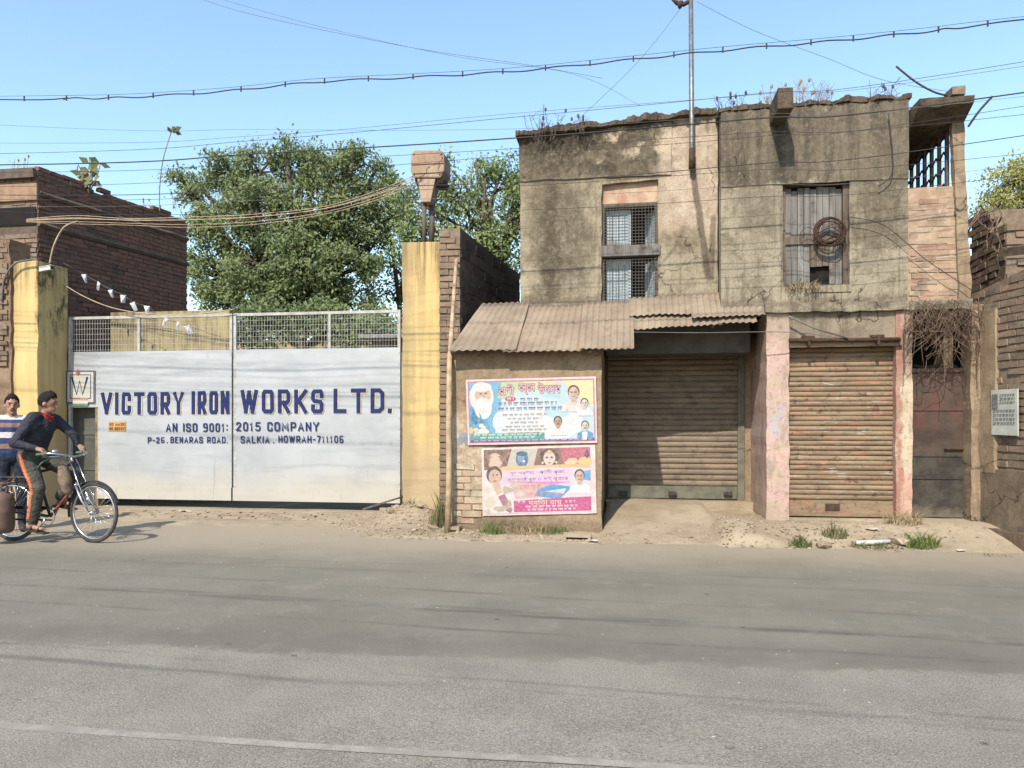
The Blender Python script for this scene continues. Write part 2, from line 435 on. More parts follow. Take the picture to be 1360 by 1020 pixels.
# ------------------------------------------------------------------ brick laying
def brick_mesh(name, L, H, Dp, mat, seed):
    random.seed(seed)
    m = MB().box(-L/2, L/2, 0, Dp, -H/2, H/2)
    m.v = [(x+random.uniform(-.011, .011), y+(random.uniform(-.004, .006) if y == 0 else 0), z+random.uniform(-.006, .006)) for x, y, z in m.v]
    o = m.build(name, mat, None, False, origin=(0, 0, 0)); me = o.data; bpy.data.objects.remove(o)
    return me
def lay(parent, part, a0, a1, z0, z1, plane, axis, mat, L=.235, H=.062, J=.014, proud=.014, top=None, keep=None, limit=300, facing=-1, origin_thing=None, slope=0, miss=.03):
    """bricks on a wall face: axis 'x' faces -Y at y=plane; axis 'y' runs along Y at x=plane, facing = sign of its outward X"""
    meshes = [brick_mesh('brick', L, H, .1, mat, 100+i) for i in range(4)]
    out = []
    rows = int((z1-z0)/(H+J))
    for r_ in range(rows):
        z = z0+(r_+.5)*(H+J); off = (L+J)*.5*(r_ % 2)+random.uniform(-.03, .03)
        a = a0+L/2-off
        while a < a1+L/2:
            lo, hi = max(a-L/2, a0), min(a+L/2, a1)
            if hi-lo > .07:
                ac = (lo+hi)/2
                if (top is None or z+H/2 < top(ac)) and (keep is None or keep(ac, z)) and random.random() > miss:
                    out.append((ac, z, (hi-lo)/L))
            a += L+J
    def tf(ac, z):
        pr = proud+random.uniform(-.007, .009)
        if axis == 'x': return Vector((ac, plane-pr, z)), (random.uniform(-.03, .03), random.uniform(-.012, .012), random.uniform(-.03, .03))
        pl = plane+slope*(ac-a0)
        return Vector((pl+facing*pr, ac, z)), (random.uniform(-.012, .012)*0, random.uniform(-.015, .015), (R(90) if facing > 0 else R(-90))-math.atan(slope)+random.uniform(-.03, .03))
    camv = Vector((0, 0, CAMZ))
    out.sort(key=lambda q: (tf(q[0], q[1])[0]-camv).length)
    for ac, z, sx in out[:limit]:
        p, rt = tf(ac, z)
        inst('brick', random.choice(meshes), p, part, rt, (sx, 1, random.uniform(.9, 1.08)))
    rest = out[limit:]
    if rest:
        mb = MB()
        from mathutils import Euler
        for ac, z, sx in rest:
            p, rt = tf(ac, z); mt = Matrix.Translation(p) @ Euler(rt).to_matrix().to_4x4()
            mb.box(-L/2*sx, L/2*sx, 0, .1, -H/2, H/2, mat=mt)
        mb.build('bricks', mat, parent, kind='stuff')
    return len(out)
# ------------------------------------------------------------------ factory gate between two yellow pillars
GD = 11.6
def silver():
    n = NT('silver_sheet_paint')
    c = n.mix(n.step(n.noise(.9, 5, .6), .3, .7), S(212, 214, 215, .56), S(194, 197, 199, .56))
    x, y, z = n.sep(n.pos())
    # streaks of dust along the sheets, cream mud splash low down
    c = n.mix(n.mth('MULTIPLY', n.step(n.noise(1, 6, .65, n.vs(n.pos(), (.5, 1, 6))), .47, .68), .5), c, S(164, 167, 169, .54))
    spl = n.mth('ADD', z, n.mth('MULTIPLY', n.mth('SUBTRACT', n.noise(2.2, 6, .7), .5), .9))
    c = n.mix(n.mth('MULTIPLY', n.step(spl, .75, .3), .8), c, S(218, 208, 188, .58))
    c = n.mix(n.mth('MULTIPLY', n.step(n.noise(5, 7, .75), .62, .75), .5), c, S(176, 166, 150, .56))
    c = n.mix(n.mth('MULTIPLY', n.step(n.noise(12, 7, .8), .62, .72), .7), c, S(128, 106, 88))
    rr_ = n.noise(1, 6, .7, n.vs(n.pos(), (14, 1, .9)))
    c = n.mix(n.mth('MULTIPLY', n.step(rr_, .58, .70), n.mth('MULTIPLY', n.step(z, 1.3, .2), .45)), c, S(150, 122, 96))
    dents = n.mth('ADD', n.noise(1.7, 2, .5), n.mth('MULTIPLY', n.noise(4.5, 2, .4), .25))
    return n.out(c, .5, n.bump(dents, .4, .05), metal=.25, spec=.4)
M['silver'] = silver()
M['cream_metal'] = simple('cream_painted_steel', S(206, 204, 196, .6), S(176, 172, 162, .6), 10, .6, .1, .2)
RPXA = gx(534, 11.1)
def m_yellow():
    n = NT('yellow_limewash')
    c = n.mix(n.step(n.noise(1.3, 5, .6), .3, .7), S(242, 208, 122, .60, .2), S(232, 194, 108, .60, .2))
    st = n.noise(1, 6, .65, n.vs(n.pos(), (9, 9, .5)))
    x, y, z = n.sep(n.pos())
    up = n.step(n.mth('ADD', z, n.mth('MULTIPLY', n.noise(3, 5, .7), .9)), 3.6, 4.6)
    c = n.mix(n.mth('MULTIPLY', n.step(st, .40, .62), n.mth('ADD', n.mth('MULTIPLY', up, .7), .25)), c, S(120, 100, 72))
    low = n.mth('ADD', z, n.mth('MULTIPLY', n.mth('SUBTRACT', n.noise(2.5, 7, .7), .5), 1.5))
    c = n.mix(n.mth('MULTIPLY', n.step(low, 1.7, .35), .9), c, S(192, 168, 126))
    c = n.mix(n.mth('MULTIPLY', n.step(n.noise(7, 8, .78), .54, .66), .55), c, S(204, 178, 126))
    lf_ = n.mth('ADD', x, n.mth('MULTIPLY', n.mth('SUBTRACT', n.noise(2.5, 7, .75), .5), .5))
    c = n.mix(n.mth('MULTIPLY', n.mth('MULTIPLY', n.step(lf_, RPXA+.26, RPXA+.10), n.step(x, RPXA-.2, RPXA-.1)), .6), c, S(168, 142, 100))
    # black mould flaking on the damp flank
    nx_, ny_, nz_ = n.sep(n.n('ShaderNodeNewGeometry').outputs['Normal'])
    mo = n.step(n.noise(1, 7, .75, n.vs(n.pos(), (5, 5, 2.2))), .47, .62)
    hi = n.step(n.mth('ADD', z, n.noise(2, 3, .5)), 2.6, 4.2)
    c = n.mix(n.mth('MULTIPLY', n.mth('MULTIPLY', mo, hi), n.mth('MULTIPLY', n.step(x, -9.34, -9.29), n.step(x, -9.1, -9.15))), c, S(86, 82, 58))
    return n.out(c, .93, n.bump(n.mth('ADD', n.noise(30, 6, .7), n.noise(5, 4, .6)), .35, .012), spec=.1)
M['yellow'] = m_yellow()

def pillar(name, x0, x1, y0, y1, z0, z1, label):
    m = MB(); k = 34
    for zi in range(k+1):
        z = z0+(z1-z0)*zi/k
        for (x, y) in ((x0, y0), (x1, y0), (x1, y1), (x0, y1)):
            j = noise.noise_vector(Vector((x*3, y*3, z*3.1)))*.014+noise.noise_vector(Vector((x*3, y*3, z*11)))*.006
            m.v.append((x+j.x, y+j.y, z+(j.z*2 if zi == k else 0)))
    for zi in range(k):
        for q in range(4):
            a = zi*4+q; b = zi*4+(q+1) % 4
            m.f.append((a, b, b+4, a+4)); m.m.append(0)
    m.f.append((k*4, k*4+1, k*4+2, k*4+3)); m.m.append(0)
    o = m.build(name, M['yellow'], bevel=.012); tag(o, label, 'pillar'); return o
RPX0, RPX1 = gx(534, 11.1), gx(589, 11.1)
pillar('gate_pillar', RPX0, RPX1, 11.1, 11.7, -.05, gz(560, 321, 11.1), 'tall yellow gate pillar with rain-streaked top right of the silver gate')
LPX1 = gx(50, 10.95); LPX0 = gx(12, 10.95)
pillar('gate_pillar', LPX0, LPX1, 10.95, 11.62, -.05, gz(35, 347, 10.95), 'yellow gate pillar with mouldy flank behind the two men')

gate = thing('factory_gate', (gx(310, GD), GD, 0), 'wide silver sheet metal factory gate with blue painted company lettering', 'gate')
ZT, ZP, ZB = gz(420, 414, GD), gz(420, 463, GD), gz(420, 666, GD)
XL, XM, XR = gx(92, GD), gx(310, GD), gx(533, GD)-.01
WX = gx(131, GD)                                         # edge of the wicket opening
ZW = gz(100, 541, GD)                                    # top of the wicket opening
def sheet(x0, x1, z0, z1, parent, amp=.006, name='steel_sheet', dy=0):
    m = MB(); a, b = max(2, int((x1-x0)/.06)), max(2, int((z1-z0)/.06))
    for j in range(b+1):
        for i in range(a+1):
            x = x0+(x1-x0)*i/a; z = z0+(z1-z0)*j/b
            q = math.sin(math.pi*i/a)
            d = noise.noise(Vector((x*1.3, 3, z*1.1)))*amp*1.6+noise.noise(Vector((x*5, 3, z*3.5)))*amp*.5
            d += .006*math.exp(-((z-(z1-.35))/.02)**2)+.005*math.exp(-((z-(z1-.62))/.02)**2)
            m.v.append((x, GD-.02+dy+d*(.12+q), z))
    for j in range(b):
        for i in range(a):
            o = j*(a+1)+i; m.f.append((o, o+1, o+a+2, o+a+1)); m.m.append(0)
    o = m.build(name, M['silver'], parent, smooth=True)
    return o
def leaf(x0, x1, splits, mulls):
    f = MB(); t = .045
    f.box(x0, x1, GD-.02, GD+.03, ZT-t, ZT)
    f.box(x0, x0+t, GD-.021, GD+.031, ZB, ZT-t); f.box(x1-t, x1, GD-.021, GD+.031, ZP, ZT-t); f.box(x1-t, x1, GD+.0, GD+.03, ZB, ZP)
    f.box(x0+t, x1-t, GD+.005, GD+.035, ZP-.05, ZP-.005)
    for mx in mulls: f.box(mx-.02, mx+.02, GD-.018, GD+.02, ZP-.005, ZT-t)
    lf = f.build('gate_leaf', M['cream_metal'], gate)
    w_ = MB(); x = x0+t
    while x < x1-t:
        w_.box(x-.0022, x+.0022, GD-.004, GD+.0005, ZP-.03, ZT-t+.01); x += .048
    z = ZP+.03
    while z < ZT-t: w_.box(x0+t, x1-t, GD+.0006, GD+.005, z-.0022, z+.0022); z += .088
    w_.build('wire_mesh', M['cream_metal'], lf)
    for i, (a, b) in enumerate(zip(splits, splits[1:])): sheet(a+(.001 if i == 0 or a < WX+.01 else -.016), b-.001, ZB if a > WX-.1 else ZW, ZP-.002*i, lf, dy=-.004*i)
    br = MB(); br.box(max(x0, WX)+.01, x1-.01, GD-.037, GD-.024, ZB, ZB+.16); br.jit(.003, 4)
    return lf
LL = leaf(XL, XM-.012, [XL, WX, gx(215, GD), XM-.014], [gx(185, GD)])
RL = leaf(XM+.012, XR, [XM+.014, gx(432, GD), XR], [gx(438, GD)])
for lf, a, b in ((LL, WX, XM-.014), (RL, XM+.014, XR)):     # kick strip riveted along the foot
    m = MB(); k = 40
    for i in range(k+1):
        x = a+(b-a)*i/k; d = noise.noise(Vector((x*2, 1, 1)))*.006
        m.v += [(x, GD-.046+d, ZB-.004), (x, GD-.046+d*.5, ZB+.205+.004*noise.noise(Vector((x*4, 5, 2)))), (x, GD-.03, ZB+.207)]
    for i in range(k):
        o = i*3; m.f += [(o, o+3, o+4, o+1), (o+1, o+4, o+5, o+2)]; m.m += [0, 0]
    m.build('kick_strip', M['silver'], lf)
    rv = MB(); x = a+.06
    while x < b:
        rv.ell((x, GD-.048, ZB+.17), (.008, .006, .008), nu=6, nv=4); x += .28
    x = a+.02
    for xx in (a+.02, b-.02):
        z = ZB+.3
        while z < ZP: rv.ell((xx, GD-.032, z), (.007, .006, .007), nu=6, nv=4); z += .17
    rv.build('rivets', M['silver'], lf)
wk = MB(); wk.box(gx(78, GD)+.02, WX-.03, GD+.17, GD+.2, .03, ZW+.25); wk.box(gx(78, GD)+.02, WX-.03, GD+.155, GD+.169, .6, .66); wk.box(gx(78, GD)+.02, WX-.03, GD+.155, GD+.169, 1.2, 1.26)
M['grey_door'] = simple('grey_green_paint', S(104, 104, 94), S(88, 88, 78), 3, .6, .1, .1)
wk.build('wicket_door', M['grey_door'], gate)
jb = MB(); jb.box(WX-.055, WX, GD-.01, GD+.168, .02, ZW); jb.build('wicket_jamb', simple('ochre_paint', S(158, 130, 72), S(120, 98, 58), 6, .8), gate)
# lettering
G = {'V': ([[(0,1),(.5,.02)], [(.5,.02),(1,1)]], .95), 'I': ([[(0,1),(0,0)]], 0), 'T': ([[(0,1),(1,1)], [(.5,1),(.5,0)]], .85),
 'C': ([[(1,.72),(1,.9),(.86,1),(.14,1),(0,.9),(0,.1),(.14,0),(.86,0),(1,.1),(1,.28)]], .72),
 'O': ([[(0,.1),(0,.9),(.14,1),(.86,1),(1,.9),(1,.1),(.86,0),(.14,0),(0,.1)]], .75), 'R': ([[(0,0),(0,1),(.85,1),(1,.88),(1,.56),(.85,.44),(0,.44)], [(.42,.44),(1,0)]], .75),
 'Y': ([[(0,1),(.5,.45),(1,1)], [(.5,.5),(.5,0)]], .85), 'N': ([[(0,0),(0,1)], [(0,1),(1,0)], [(1,0),(1,1)]], .72),
 'W': ([[(0,1),(.25,0)], [(.25,0),(.5,.96)], [(.5,.96),(.75,0)], [(.75,0),(1,1)]], 1.2), 'K': ([[(0,0),(0,1)], [(1,1),(.1,.42)], [(.32,.55),(1,0)]], .8),
 'S': ([[(1,.76),(1,.9),(.86,1),(.14,1),(0,.9),(0,.62),(.14,.52),(.86,.48),(1,.38),(1,.1),(.86,0),(.14,0),(0,.1),(0,.24)]], .75),
 'L': ([[(0,1),(0,0),(1,0)]], .7), 'D': ([[(0,0),(0,1),(.7,1),(1,.85),(1,.15),(.7,0),(0,0)]], .75), 'A': ([[(0,0),(.5,1),(1,0)], [(.2,.3),(.8,.3)]], .85),
 'M': ([[(0,0),(0,1),(.5,.3),(1,1),(1,0)]], 1), 'P': ([[(0,0),(0,1),(.85,1),(1,.88),(1,.56),(.85,.44),(0,.44)]], .75), 'H': ([[(0,0),(0,1)], [(1,0),(1,1)], [(0,.5),(1,.5)]], .75),
 'B': ([[(0,0),(0,1),(.8,1),(.95,.88),(.95,.64),(.8,.54),(0,.54)], [(.8,.54),(1,.42),(1,.12),(.85,0),(0,0)]], .75), 'E': ([[(1,1),(0,1),(0,0),(1,0)], [(0,.52),(.8,.52)]], .65),
 'U': ([[(0,1),(0,.1),(.14,0),(.86,0),(1,.1),(1,1)]], .75),
 '2': ([[(0,.8),(.1,.97),(.3,1),(.7,1),(.95,.9),(.95,.65),(0,.05),(0,0),(1,0)]], .7), '0': ([[(0,.15),(0,.85),(.2,1),(.8,1),(1,.85),(1,.15),(.8,0),(.2,0),(0,.15)]], .68), '1': ([[(0,.78),(.5,1),(.5,0)]], .4),
 '5': ([[(.95,1),(.08,1),(.0,.55),(.7,.6),(1,.45),(1,.15),(.8,0),(.2,0),(0,.12)]], .7), '9': ([[(1,.5),(.15,.5),(0,.62),(0,.88),(.15,1),(.85,1),(1,.88),(1,.15),(.8,0),(.1,0)]], .7),
 '6': ([[(.95,1),(.2,1),(0,.85),(0,.12),(.15,0),(.85,0),(1,.12),(1,.4),(.85,.52),(.05,.52)]], .7), '7': ([[(0,1),(1,1),(.4,0)]], .7),
 '-': ([[(0,.45),(1,.45)]], .4), '.': ([[(0,0),(0,.02)]], 0), ',': ([[(.1,.05),(0,-.12)]], .1), ':': ([[(0,.18),(0,.2)], [(0,.78),(0,.8)]], 0)}
def ribbon(mb, pts, th, y, m=0):
    pts = [Vector(p) for p in pts]; clean = [pts[0]]
    for p in pts[1:]:
        if (p-clean[-1]).length > 1e-6: clean.append(p)
    pts = clean; k = len(pts); closed = k > 3 and (pts[0]-pts[-1]).length < 1e-5
    if closed: pts = pts[:-1]; k -= 1
    L_ = []; R_ = []
    for i in range(k):
        if closed: d0 = (pts[i]-pts[i-1]).normalized(); d1 = (pts[(i+1) % k]-pts[i]).normalized()
        else:
            d1 = (pts[min(i+1, k-1)]-pts[min(i, k-2)]).normalized(); d0 = (pts[max(i, 1)]-pts[max(i-1, 0)]).normalized()
        n0 = Vector((-d0.y, d0.x)); n1 = Vector((-d1.y, d1.x)); b = (n0+n1)
        b = b/max(.55, b.dot(n0)) if b.length > .2 else n0
        p = pts[i]
        if not closed and i == 0: p = p-d1*th*.5
        if not closed and i == k-1: p = p+d0*th*.5
        L_.append(p+b*th*.5); R_.append(p-b*th*.5)
    yy = [y-.0012*i/max(1, k-1) for i in range(k)]
    vs = [(p.x, yy[i], p.y) for i, p in enumerate(L_)]+[(p.x, yy[i], p.y) for i, p in enumerate(R_)]
    fs = [(i, (i+1) % k, k+(i+1) % k, k+i) for i in range(k if closed else k-1)]
    mb.add(vs, fs, m)
def layout(text, x0, x1, z0, z1, th, y, mb, m=0, dx=0, dz=0, gap=.28):
    h = z1-z0; gapw = gap*h
    ws = []
    for ch in text: ws.append(.45*h if ch == ' ' else G[ch][1]*h*.8+th)
    kk = sum(1 for ch in text if ch != ' '); tot = sum(ws)-th*kk+gapw*(len(text)-1); sx = max(0, x1-x0-th*kk)/max(tot, 1e-6); x = x0; lay_ = 0
    out_ = mb if isinstance(mb, list) else None
    if out_ is not None: mb = out_[0]
    for ch, wd in zip(text, ws):
        if ch == ' ' and out_ is not None: mb = MB(); out_.append(mb)
        if ch != ' ':
            ww = (wd-th)*sx
            for st in G[ch][0]:
                lay_ += 1
                q = [(x+th*.5+p[0]*ww+dx+noise.noise(Vector((p[0]*7+x*3, p[1]*7, 1)))*th*.09, z0+th*.5+p[1]*(h-th)+dz+noise.noise(Vector((p[0]*7+x*3, p[1]*7, 5)))*th*.09) for p in st]
                ribbon(mb, q, th, y-.0013*(lay_ % 4), m)
        x += (wd*sx if ch == ' ' else (wd-th)*sx+th)+gapw*sx
n = NT('navy_sign_paint')
c = n.mix(n.step(n.noise(8, 5, .7), .4, .7), S(26, 40, 104, .5, 0), S(36, 50, 114, .5, 0))
c = n.mix(n.step(n.noise(40, 5, .75), .66, .74), c, S(150, 156, 170))
M['navy'] = n.out(c, .6)
M['gold'] = simple('yellow_outline_paint', S(232, 216, 164), S(214, 200, 150), 10, .7, bump=0)
YS = GD-.036
def words(parent, items, th, gold):
    if gold:
        for t, a, b, yt, yb in items:
            mb = MB(); za, zb = gz((a+b)/2, yb, GD), gz((a+b)/2, yt, GD)
            layout(t, gx(a, GD), gx(b, GD), za, zb, th*1.12, YS+.007, mb, 0, .010, -.009)
            mb.build('lettering_outline', M['gold'], parent)
    for t, a, b, yt, yb in items:
        mbs = [MB()]; za, zb = gz((a+b)/2, yb, GD), gz((a+b)/2, yt, GD)
        layout(t, gx(a, GD), gx(b, GD), za, zb, th, YS, mbs)
        for mb in mbs: mb.build('lettering', M['navy'], parent)
words(LL, [('VICTORY', 136, 246, 521, 550.5), ('IRON', 256, 306.5, 519.5, 550)], .062, True)
words(RL, [('WORKS', 321, 431, 517.5, 549), ('LTD', 444, 511.5, 516, 548.5), ('.', 516, 521.5, 516, 548.5)], .064, True)
words(LL, [('AN ISO 9001:', 222, 304, 562, 573.5)], .023, False); words(RL, [('2015 COMPANY', 315, 425, 560.5, 572.5)], .023, False)
words(LL, [('P-26', 198, 220, 580.5, 588.5), ('.', 223, 225, 580.5, 588.5), ('BENARAS ROAD.', 228, 304, 580, 588.5)], .0175, False)
words(RL, [('SALKIA', 321, 359, 579, 588.5), ('.', 364, 366, 579, 588.5), ('HOWRAH-711106', 371, 457, 578.5, 588)], .0175, False)
# emblem over the wicket
FL = {}
def flat(r, g_, b):
    key = (r, g_, b)
    if key not in FL: FL[key] = simple('print_%d_%d_%d' % key, S(r, g_, b, .52, .1), S(int(r+(212-r)*.35), int(g_+(204-g_)*.35), int(b+(192-b)*.35), .52, .1), 26, .75, bump=.5, bd=.03, bsc=.35)
    return FL[key]
mb = MB(); A = lambda px, py: (gx(px, GD), gz(px, py, GD))
def frame(px0, px1, py0, py1, th, m, y):
    a = [A(px0, py0), A(px1, py0), A(px1, py1), A(px0, py1)]
    ribbon(mb, a+[a[0]], th, y, m)
bgp = [A(90, 492), A(128, 491), A(128, 536), A(90, 536)]
mb.add([(p[0], GD-.038, p[1]) for p in bgp], [(0, 1, 2, 3)], 1)
frame(91, 127, 493, 535, .018, 0, GD-.040); frame(95.5, 122.5, 498, 529, .012, 0, GD-.0405)
ribbon(mb, [A(98, 502), A(104, 524), A(108, 506), A(112, 524), A(118, 502)], .036, GD-.041, 0)
mb.add([(A(p, q)[0], GD-.0415, A(p, q)[1]) for p, q in ((103, 496), (106, 490), (109, 496), (106, 500))], [(0, 1, 2, 3)], 2)
mb.add([(A(p, q)[0], GD-.0415, A(p, q)[1]) for p, q in ((99, 529), (119, 529), (119, 532), (99, 532))], [(0, 1, 2, 3)], 3)
mb.add([(A(p, q)[0], GD-.0415, A(p, q)[1]) for p, q in ((99, 532), (119, 532), (119, 536), (99, 536))], [(0, 1, 2, 3)], 4)
mb.add([(A(p, q)[0], GD-.0415, A(p, q)[1]) for p, q in ((99, 536), (119, 536), (119, 539), (99, 539))], [(0, 1, 2, 3)], 5)
mb.build('emblem', [M['navy'], flat(222, 218, 200), flat(190, 50, 44), flat(222, 150, 110), flat(232, 230, 224), flat(86, 150, 100)], LL)
mb = MB(); p = [A(146, 560), A(168.5, 560), A(168.5, 572.5), A(146, 572.5)]
mb.add([(q[0], GD-.036, q[1]) for q in p], [(0, 1, 2, 3)], 0)
layout('NO MASK', gx(147.5, GD), gx(167.5, GD), gz(157, 565.6, GD), gz(157, 561.5, GD), .010, GD-.038, mb, 1)
layout('NO ENTRY', gx(147.5, GD), gx(167.5, GD), gz(157, 571.4, GD), gz(157, 567.2, GD), .010, GD-.038, mb, 1)
mb.build('notice_sticker', [flat(238, 170, 70), flat(96, 60, 30)], LL)
# dark ground sill and yard behind
mb = MB(); mb.box(WX-.1, XR, GD+.06, GD+.35, -.1, .0); tag(mb.build('gate_sill', M['earth'], origin=(0, 0, 0)), kind='structure')
ya = MB(); ya.box(-9.62, gx(305, 13.2)-.0, 13.2, 13.45, -.1, gz(200, 414, 13.2)); ya.jit(.012, 2)
n = NT('grimy_yellow_wall')
c = n.mix(n.step(n.noise(1, 6, .65, n.vs(n.pos(), (5, 5, .7))), .4, .65), S(186, 164, 104), S(122, 108, 72))
tag(ya.build('yard_wall', n.out(c, .95), origin=(-8.4, 13.3, 0)), 'grimy yellow wall seen through the mesh of the left gate leaf', 'wall')
yb = MB(); yb.box(-11.2, 3, 19.0, 19.2, -.1, 3.55); yb.jit(.012, 2)
tag(yb.build('yard_wall', n.m, origin=(-4, 19, 0)), 'low yellow compound wall behind the mesh of the right gate leaf', 'wall')

# lamp box on posts above the right pillar
lm = thing('lamp_box', (gx(567, 11.35), 11.35, gz(560, 322, 11.2)), 'dusty tan box with tapered neck on two posts above the pillar', 'lamp')
M['tan_dust'] = m_plaster('dust_caked_casing', S(206, 176, 146, .6), S(188, 152, 122, .6), S(150, 112, 88), .5, None, .5, .4)
LD = 11.1
P_ = lambda px, py: (gx(px, LD), gz(px, py, LD))
prof = [P_(x, y) for x, y in ((546, 203), (550, 199), (586, 199), (590, 204), (590, 226), (585, 236), (549, 236), (545, 226))]
mb = MB().prism(prof, LD, LD+.42); mb.build('housing', M['tan_dust'], lm, bevel=.02)
ins_ = [P_(x, y) for x, y in ((549, 236.5), (589, 236.5), (586, 243), (551, 243))]
mb = MB().prism(ins_, LD+.06, LD+.38); mb.build('vent_band', simple('dark_vent', S(86, 66, 54), None, 9), lm)
nk = [P_(x, y) for x, y in ((553.5, 237), (578, 237), (571.5, 268), (559.5, 268))]
for (px_a, px_b, py_a) in ((547, 589, 219), (549, 588, 231)):
    a, b = P_(px_a, py_a), P_(px_b, py_a); MB().box(a[0], b[0], LD-.006, LD+.004, a[1]-.006, a[1]+.006).build('panel_seam', M['rust'], lm)
for q in range(4):
    a, b = P_(580, 237.6+q*1.5), P_(588, 237.6+q*1.5); MB().box(a[0], b[0], LD+.03, LD+.065, a[1]-.004, a[1]+.004).build('louvre', M['rust'], lm)
for px_a, py_a in ((550, 205), (586, 205), (550, 232), (584, 232)):
    a = P_(px_a, py_a); MB().ell((a[0], LD, a[1]), (.014, .01, .014), nu=7, nv=5).build('bolt', M['rust'], lm)
mb = MB().prism(nk, LD+.01, LD+.30); mb.build('neck', M['tan_dust'], lm, bevel=.012)
for px, rr, yy in ((563, .035, .1), (573, .045, .22)):
    x = gx(px, LD+yy)
    mb = MB().tube([(x, LD+yy, gz(px, 322, LD)-.02), (x+.01, LD+yy, gz(px, 262, LD))], rr, 8)
    mb.build('post', M['wood_brown'], lm, smooth=True)
# paper bunting on a rope and CCTV camera on the left pillar
mcam = MB(); cp = at(61, 357, 11.0)
q = Matrix.Translation(cp) @ Matrix.Rotation(R(-8), 4, 'Y')
mcam.box(-.12, .1, -.03, .03, -.03, .03, 0, q); mcam.box(-.14, .12, -.038, .038, .03, .04, 0, q)
cc = thing('security_camera', (cp.x-.05, 11.05, cp.z-.1), 'small white bullet camera fixed near the top of the left pillar', 'camera')
mcam.build('camera_body', simple('white_plastic', S(226, 222, 212), S(200, 194, 184), 12, .5), cc)
MB().tube([q @ Vector((.1, 0, 0)), q @ Vector((.125, 0, 0))], .024, 10).build('lens', M['dark'], cc, smooth=True)
MB().tube([cp+Vector((-.05, 0, -.02)), cp+Vector((-.06, .1, -.07))], .014, 6).build('bracket', M['steel'], cc)
# ------------------------------------------------------------------ left brick building
lb = thing('brick_building', (-11.2, 13.5, 0), 'dark unplastered brick building with sloping top behind the left pillar', 'building')
LX0, LY0, LX1, LY1 = gx(50, 11.85), 11.85, at(248, 300, 15.3).x, 15.3
LZ0, LZ1 = gz(50, 224, 11.85), gz(248, 292, 15.3)
slp = (LX1-LX0)/(LY1-LY0)
mb = MB()
mb.add([(LX0-4, LY0, 0), (LX0, LY0, 0), (LX1, LY1, 0), (LX1-4, LY1, 0), (LX0-4, LY0, LZ0), (LX0, LY0, LZ0-.08), (LX1, LY1, LZ1-.08), (LX1-4, LY1, LZ1-.08)],
       [(0, 1, 5, 4), (1, 2, 6, 5), (2, 3, 7, 6), (3, 0, 4, 7), (4, 5, 6, 7)])
bw = mb.build('wall', M['mortar_dark'], lb)
random.seed(3)
topf = lambda y: LZ0+(LZ1-LZ0)*(y-LY0)/(LY1-LY0)+.06+.26*noise.noise(Vector((y*2.1, 4, 1)))
lay(lb, bw, LY0, LY1, 2.95, max(LZ0, LZ1)+.2, LX0, 'y', M['brick_dark'], L=.24, H=.068, J=.014, top=topf, facing=1, slope=slp, limit=250)
lay(lb, bw, LX0-.75, LX0, 4.0, LZ0-.02, LY0, 'x', M['brick_tan'], L=.24, H=.068, J=.014, keep=lambda x, z: z > gz(20, 280, LY0) or z < gz(20, 312, LY0), limit=49)
# coping courses on the front, a dark sheet as the shade of a void below, and a corbel along the flank
cz = gz(20, 262, LY0)
mb = MB().box(LX0-3, LX0+.03, LY0-.06, LY0-.017, gz(20, 268, LY0), gz(20, 246, LY0)).jit(.012, 4)
mb.build('plaster_band', simple('pale_plaster_band', S(176, 140, 106), S(150, 118, 88), 6, .95, bump=.6, bd=.02), lb)
mb = MB().box(LX0-3, LX0-.0, LY0-.1, LY0-.03, gz(20, 240, LY0), gz(20, 226, LY0)).jit(.03, 5); mb.build('coping', M['mortar_dark'], lb)
mb = MB().box(LX0-3, LX0-.02, LY0-.022, LY0-.018, gz(20, 300, LY0), gz(20, 276, LY0)); mb.build('opening', M['dark'], lb)
for zz in (.42, .95):
    mb = MB(); k = 30
    for i in range(k):
        a, b = i/k, (i+1)/k
        for (q, dz) in ((a, 0), (b, 0)): pass
    mb.tube([(LX0+slp*(y-LY0)+.02, y, LZ0+(LZ1-LZ0)*(y-LY0)/(LY1-LY0)-zz+.02*noise.noise(Vector((y*3, 1, 1)))) for y in np.linspace(LY0, LY1, 24)], .05, 5)
    mb.build('corbel_course', M['mortar_dark'], lb)
# crumbling pier in front of the left pillar
pr = thing('brick_pier', (gx(2, 10.9), 10.9, 0), 'crumbling rough brick pier at the far left edge beside the yellow pillar', 'pier')
px0, px1 = gx(-60, 10.9), gx(14, 10.9)
mb = MB(); k = 40
for i in range(k+1):
    z = -.05+(gz(10, 318, 10.9)+.05)*i/k
    e = .05*noise.noise(Vector((2, 1, z*3)))+.03*noise.noise(Vector((2, 1, z*9)))
    mb.v += [(px0, 10.9, z), (px1+e, 10.9+e*.5, z), (px1+e*.7+.02, 11.3, z), (px0, 11.3, z)]
for i in range(k):
    for q in range(4): a = i*4+q; b = i*4+(q+1) % 4; mb.f.append((a, b, b+4, a+4)); mb.m.append(0)
mb.f.append((k*4, k*4+1, k*4+2, k*4+3)); mb.m.append(0)
pp = mb.build('core', m_plaster('crumbling_mud_plaster', S(164, 134, 106), S(128, 100, 78), S(92, 74, 60)), pr)
lay(pr, pp, px0, px1-.04, 2.3, gz(10, 318, 10.9), 10.9, 'x', M['brick_tan'], L=.24, H=.068, proud=.03, miss=.25)

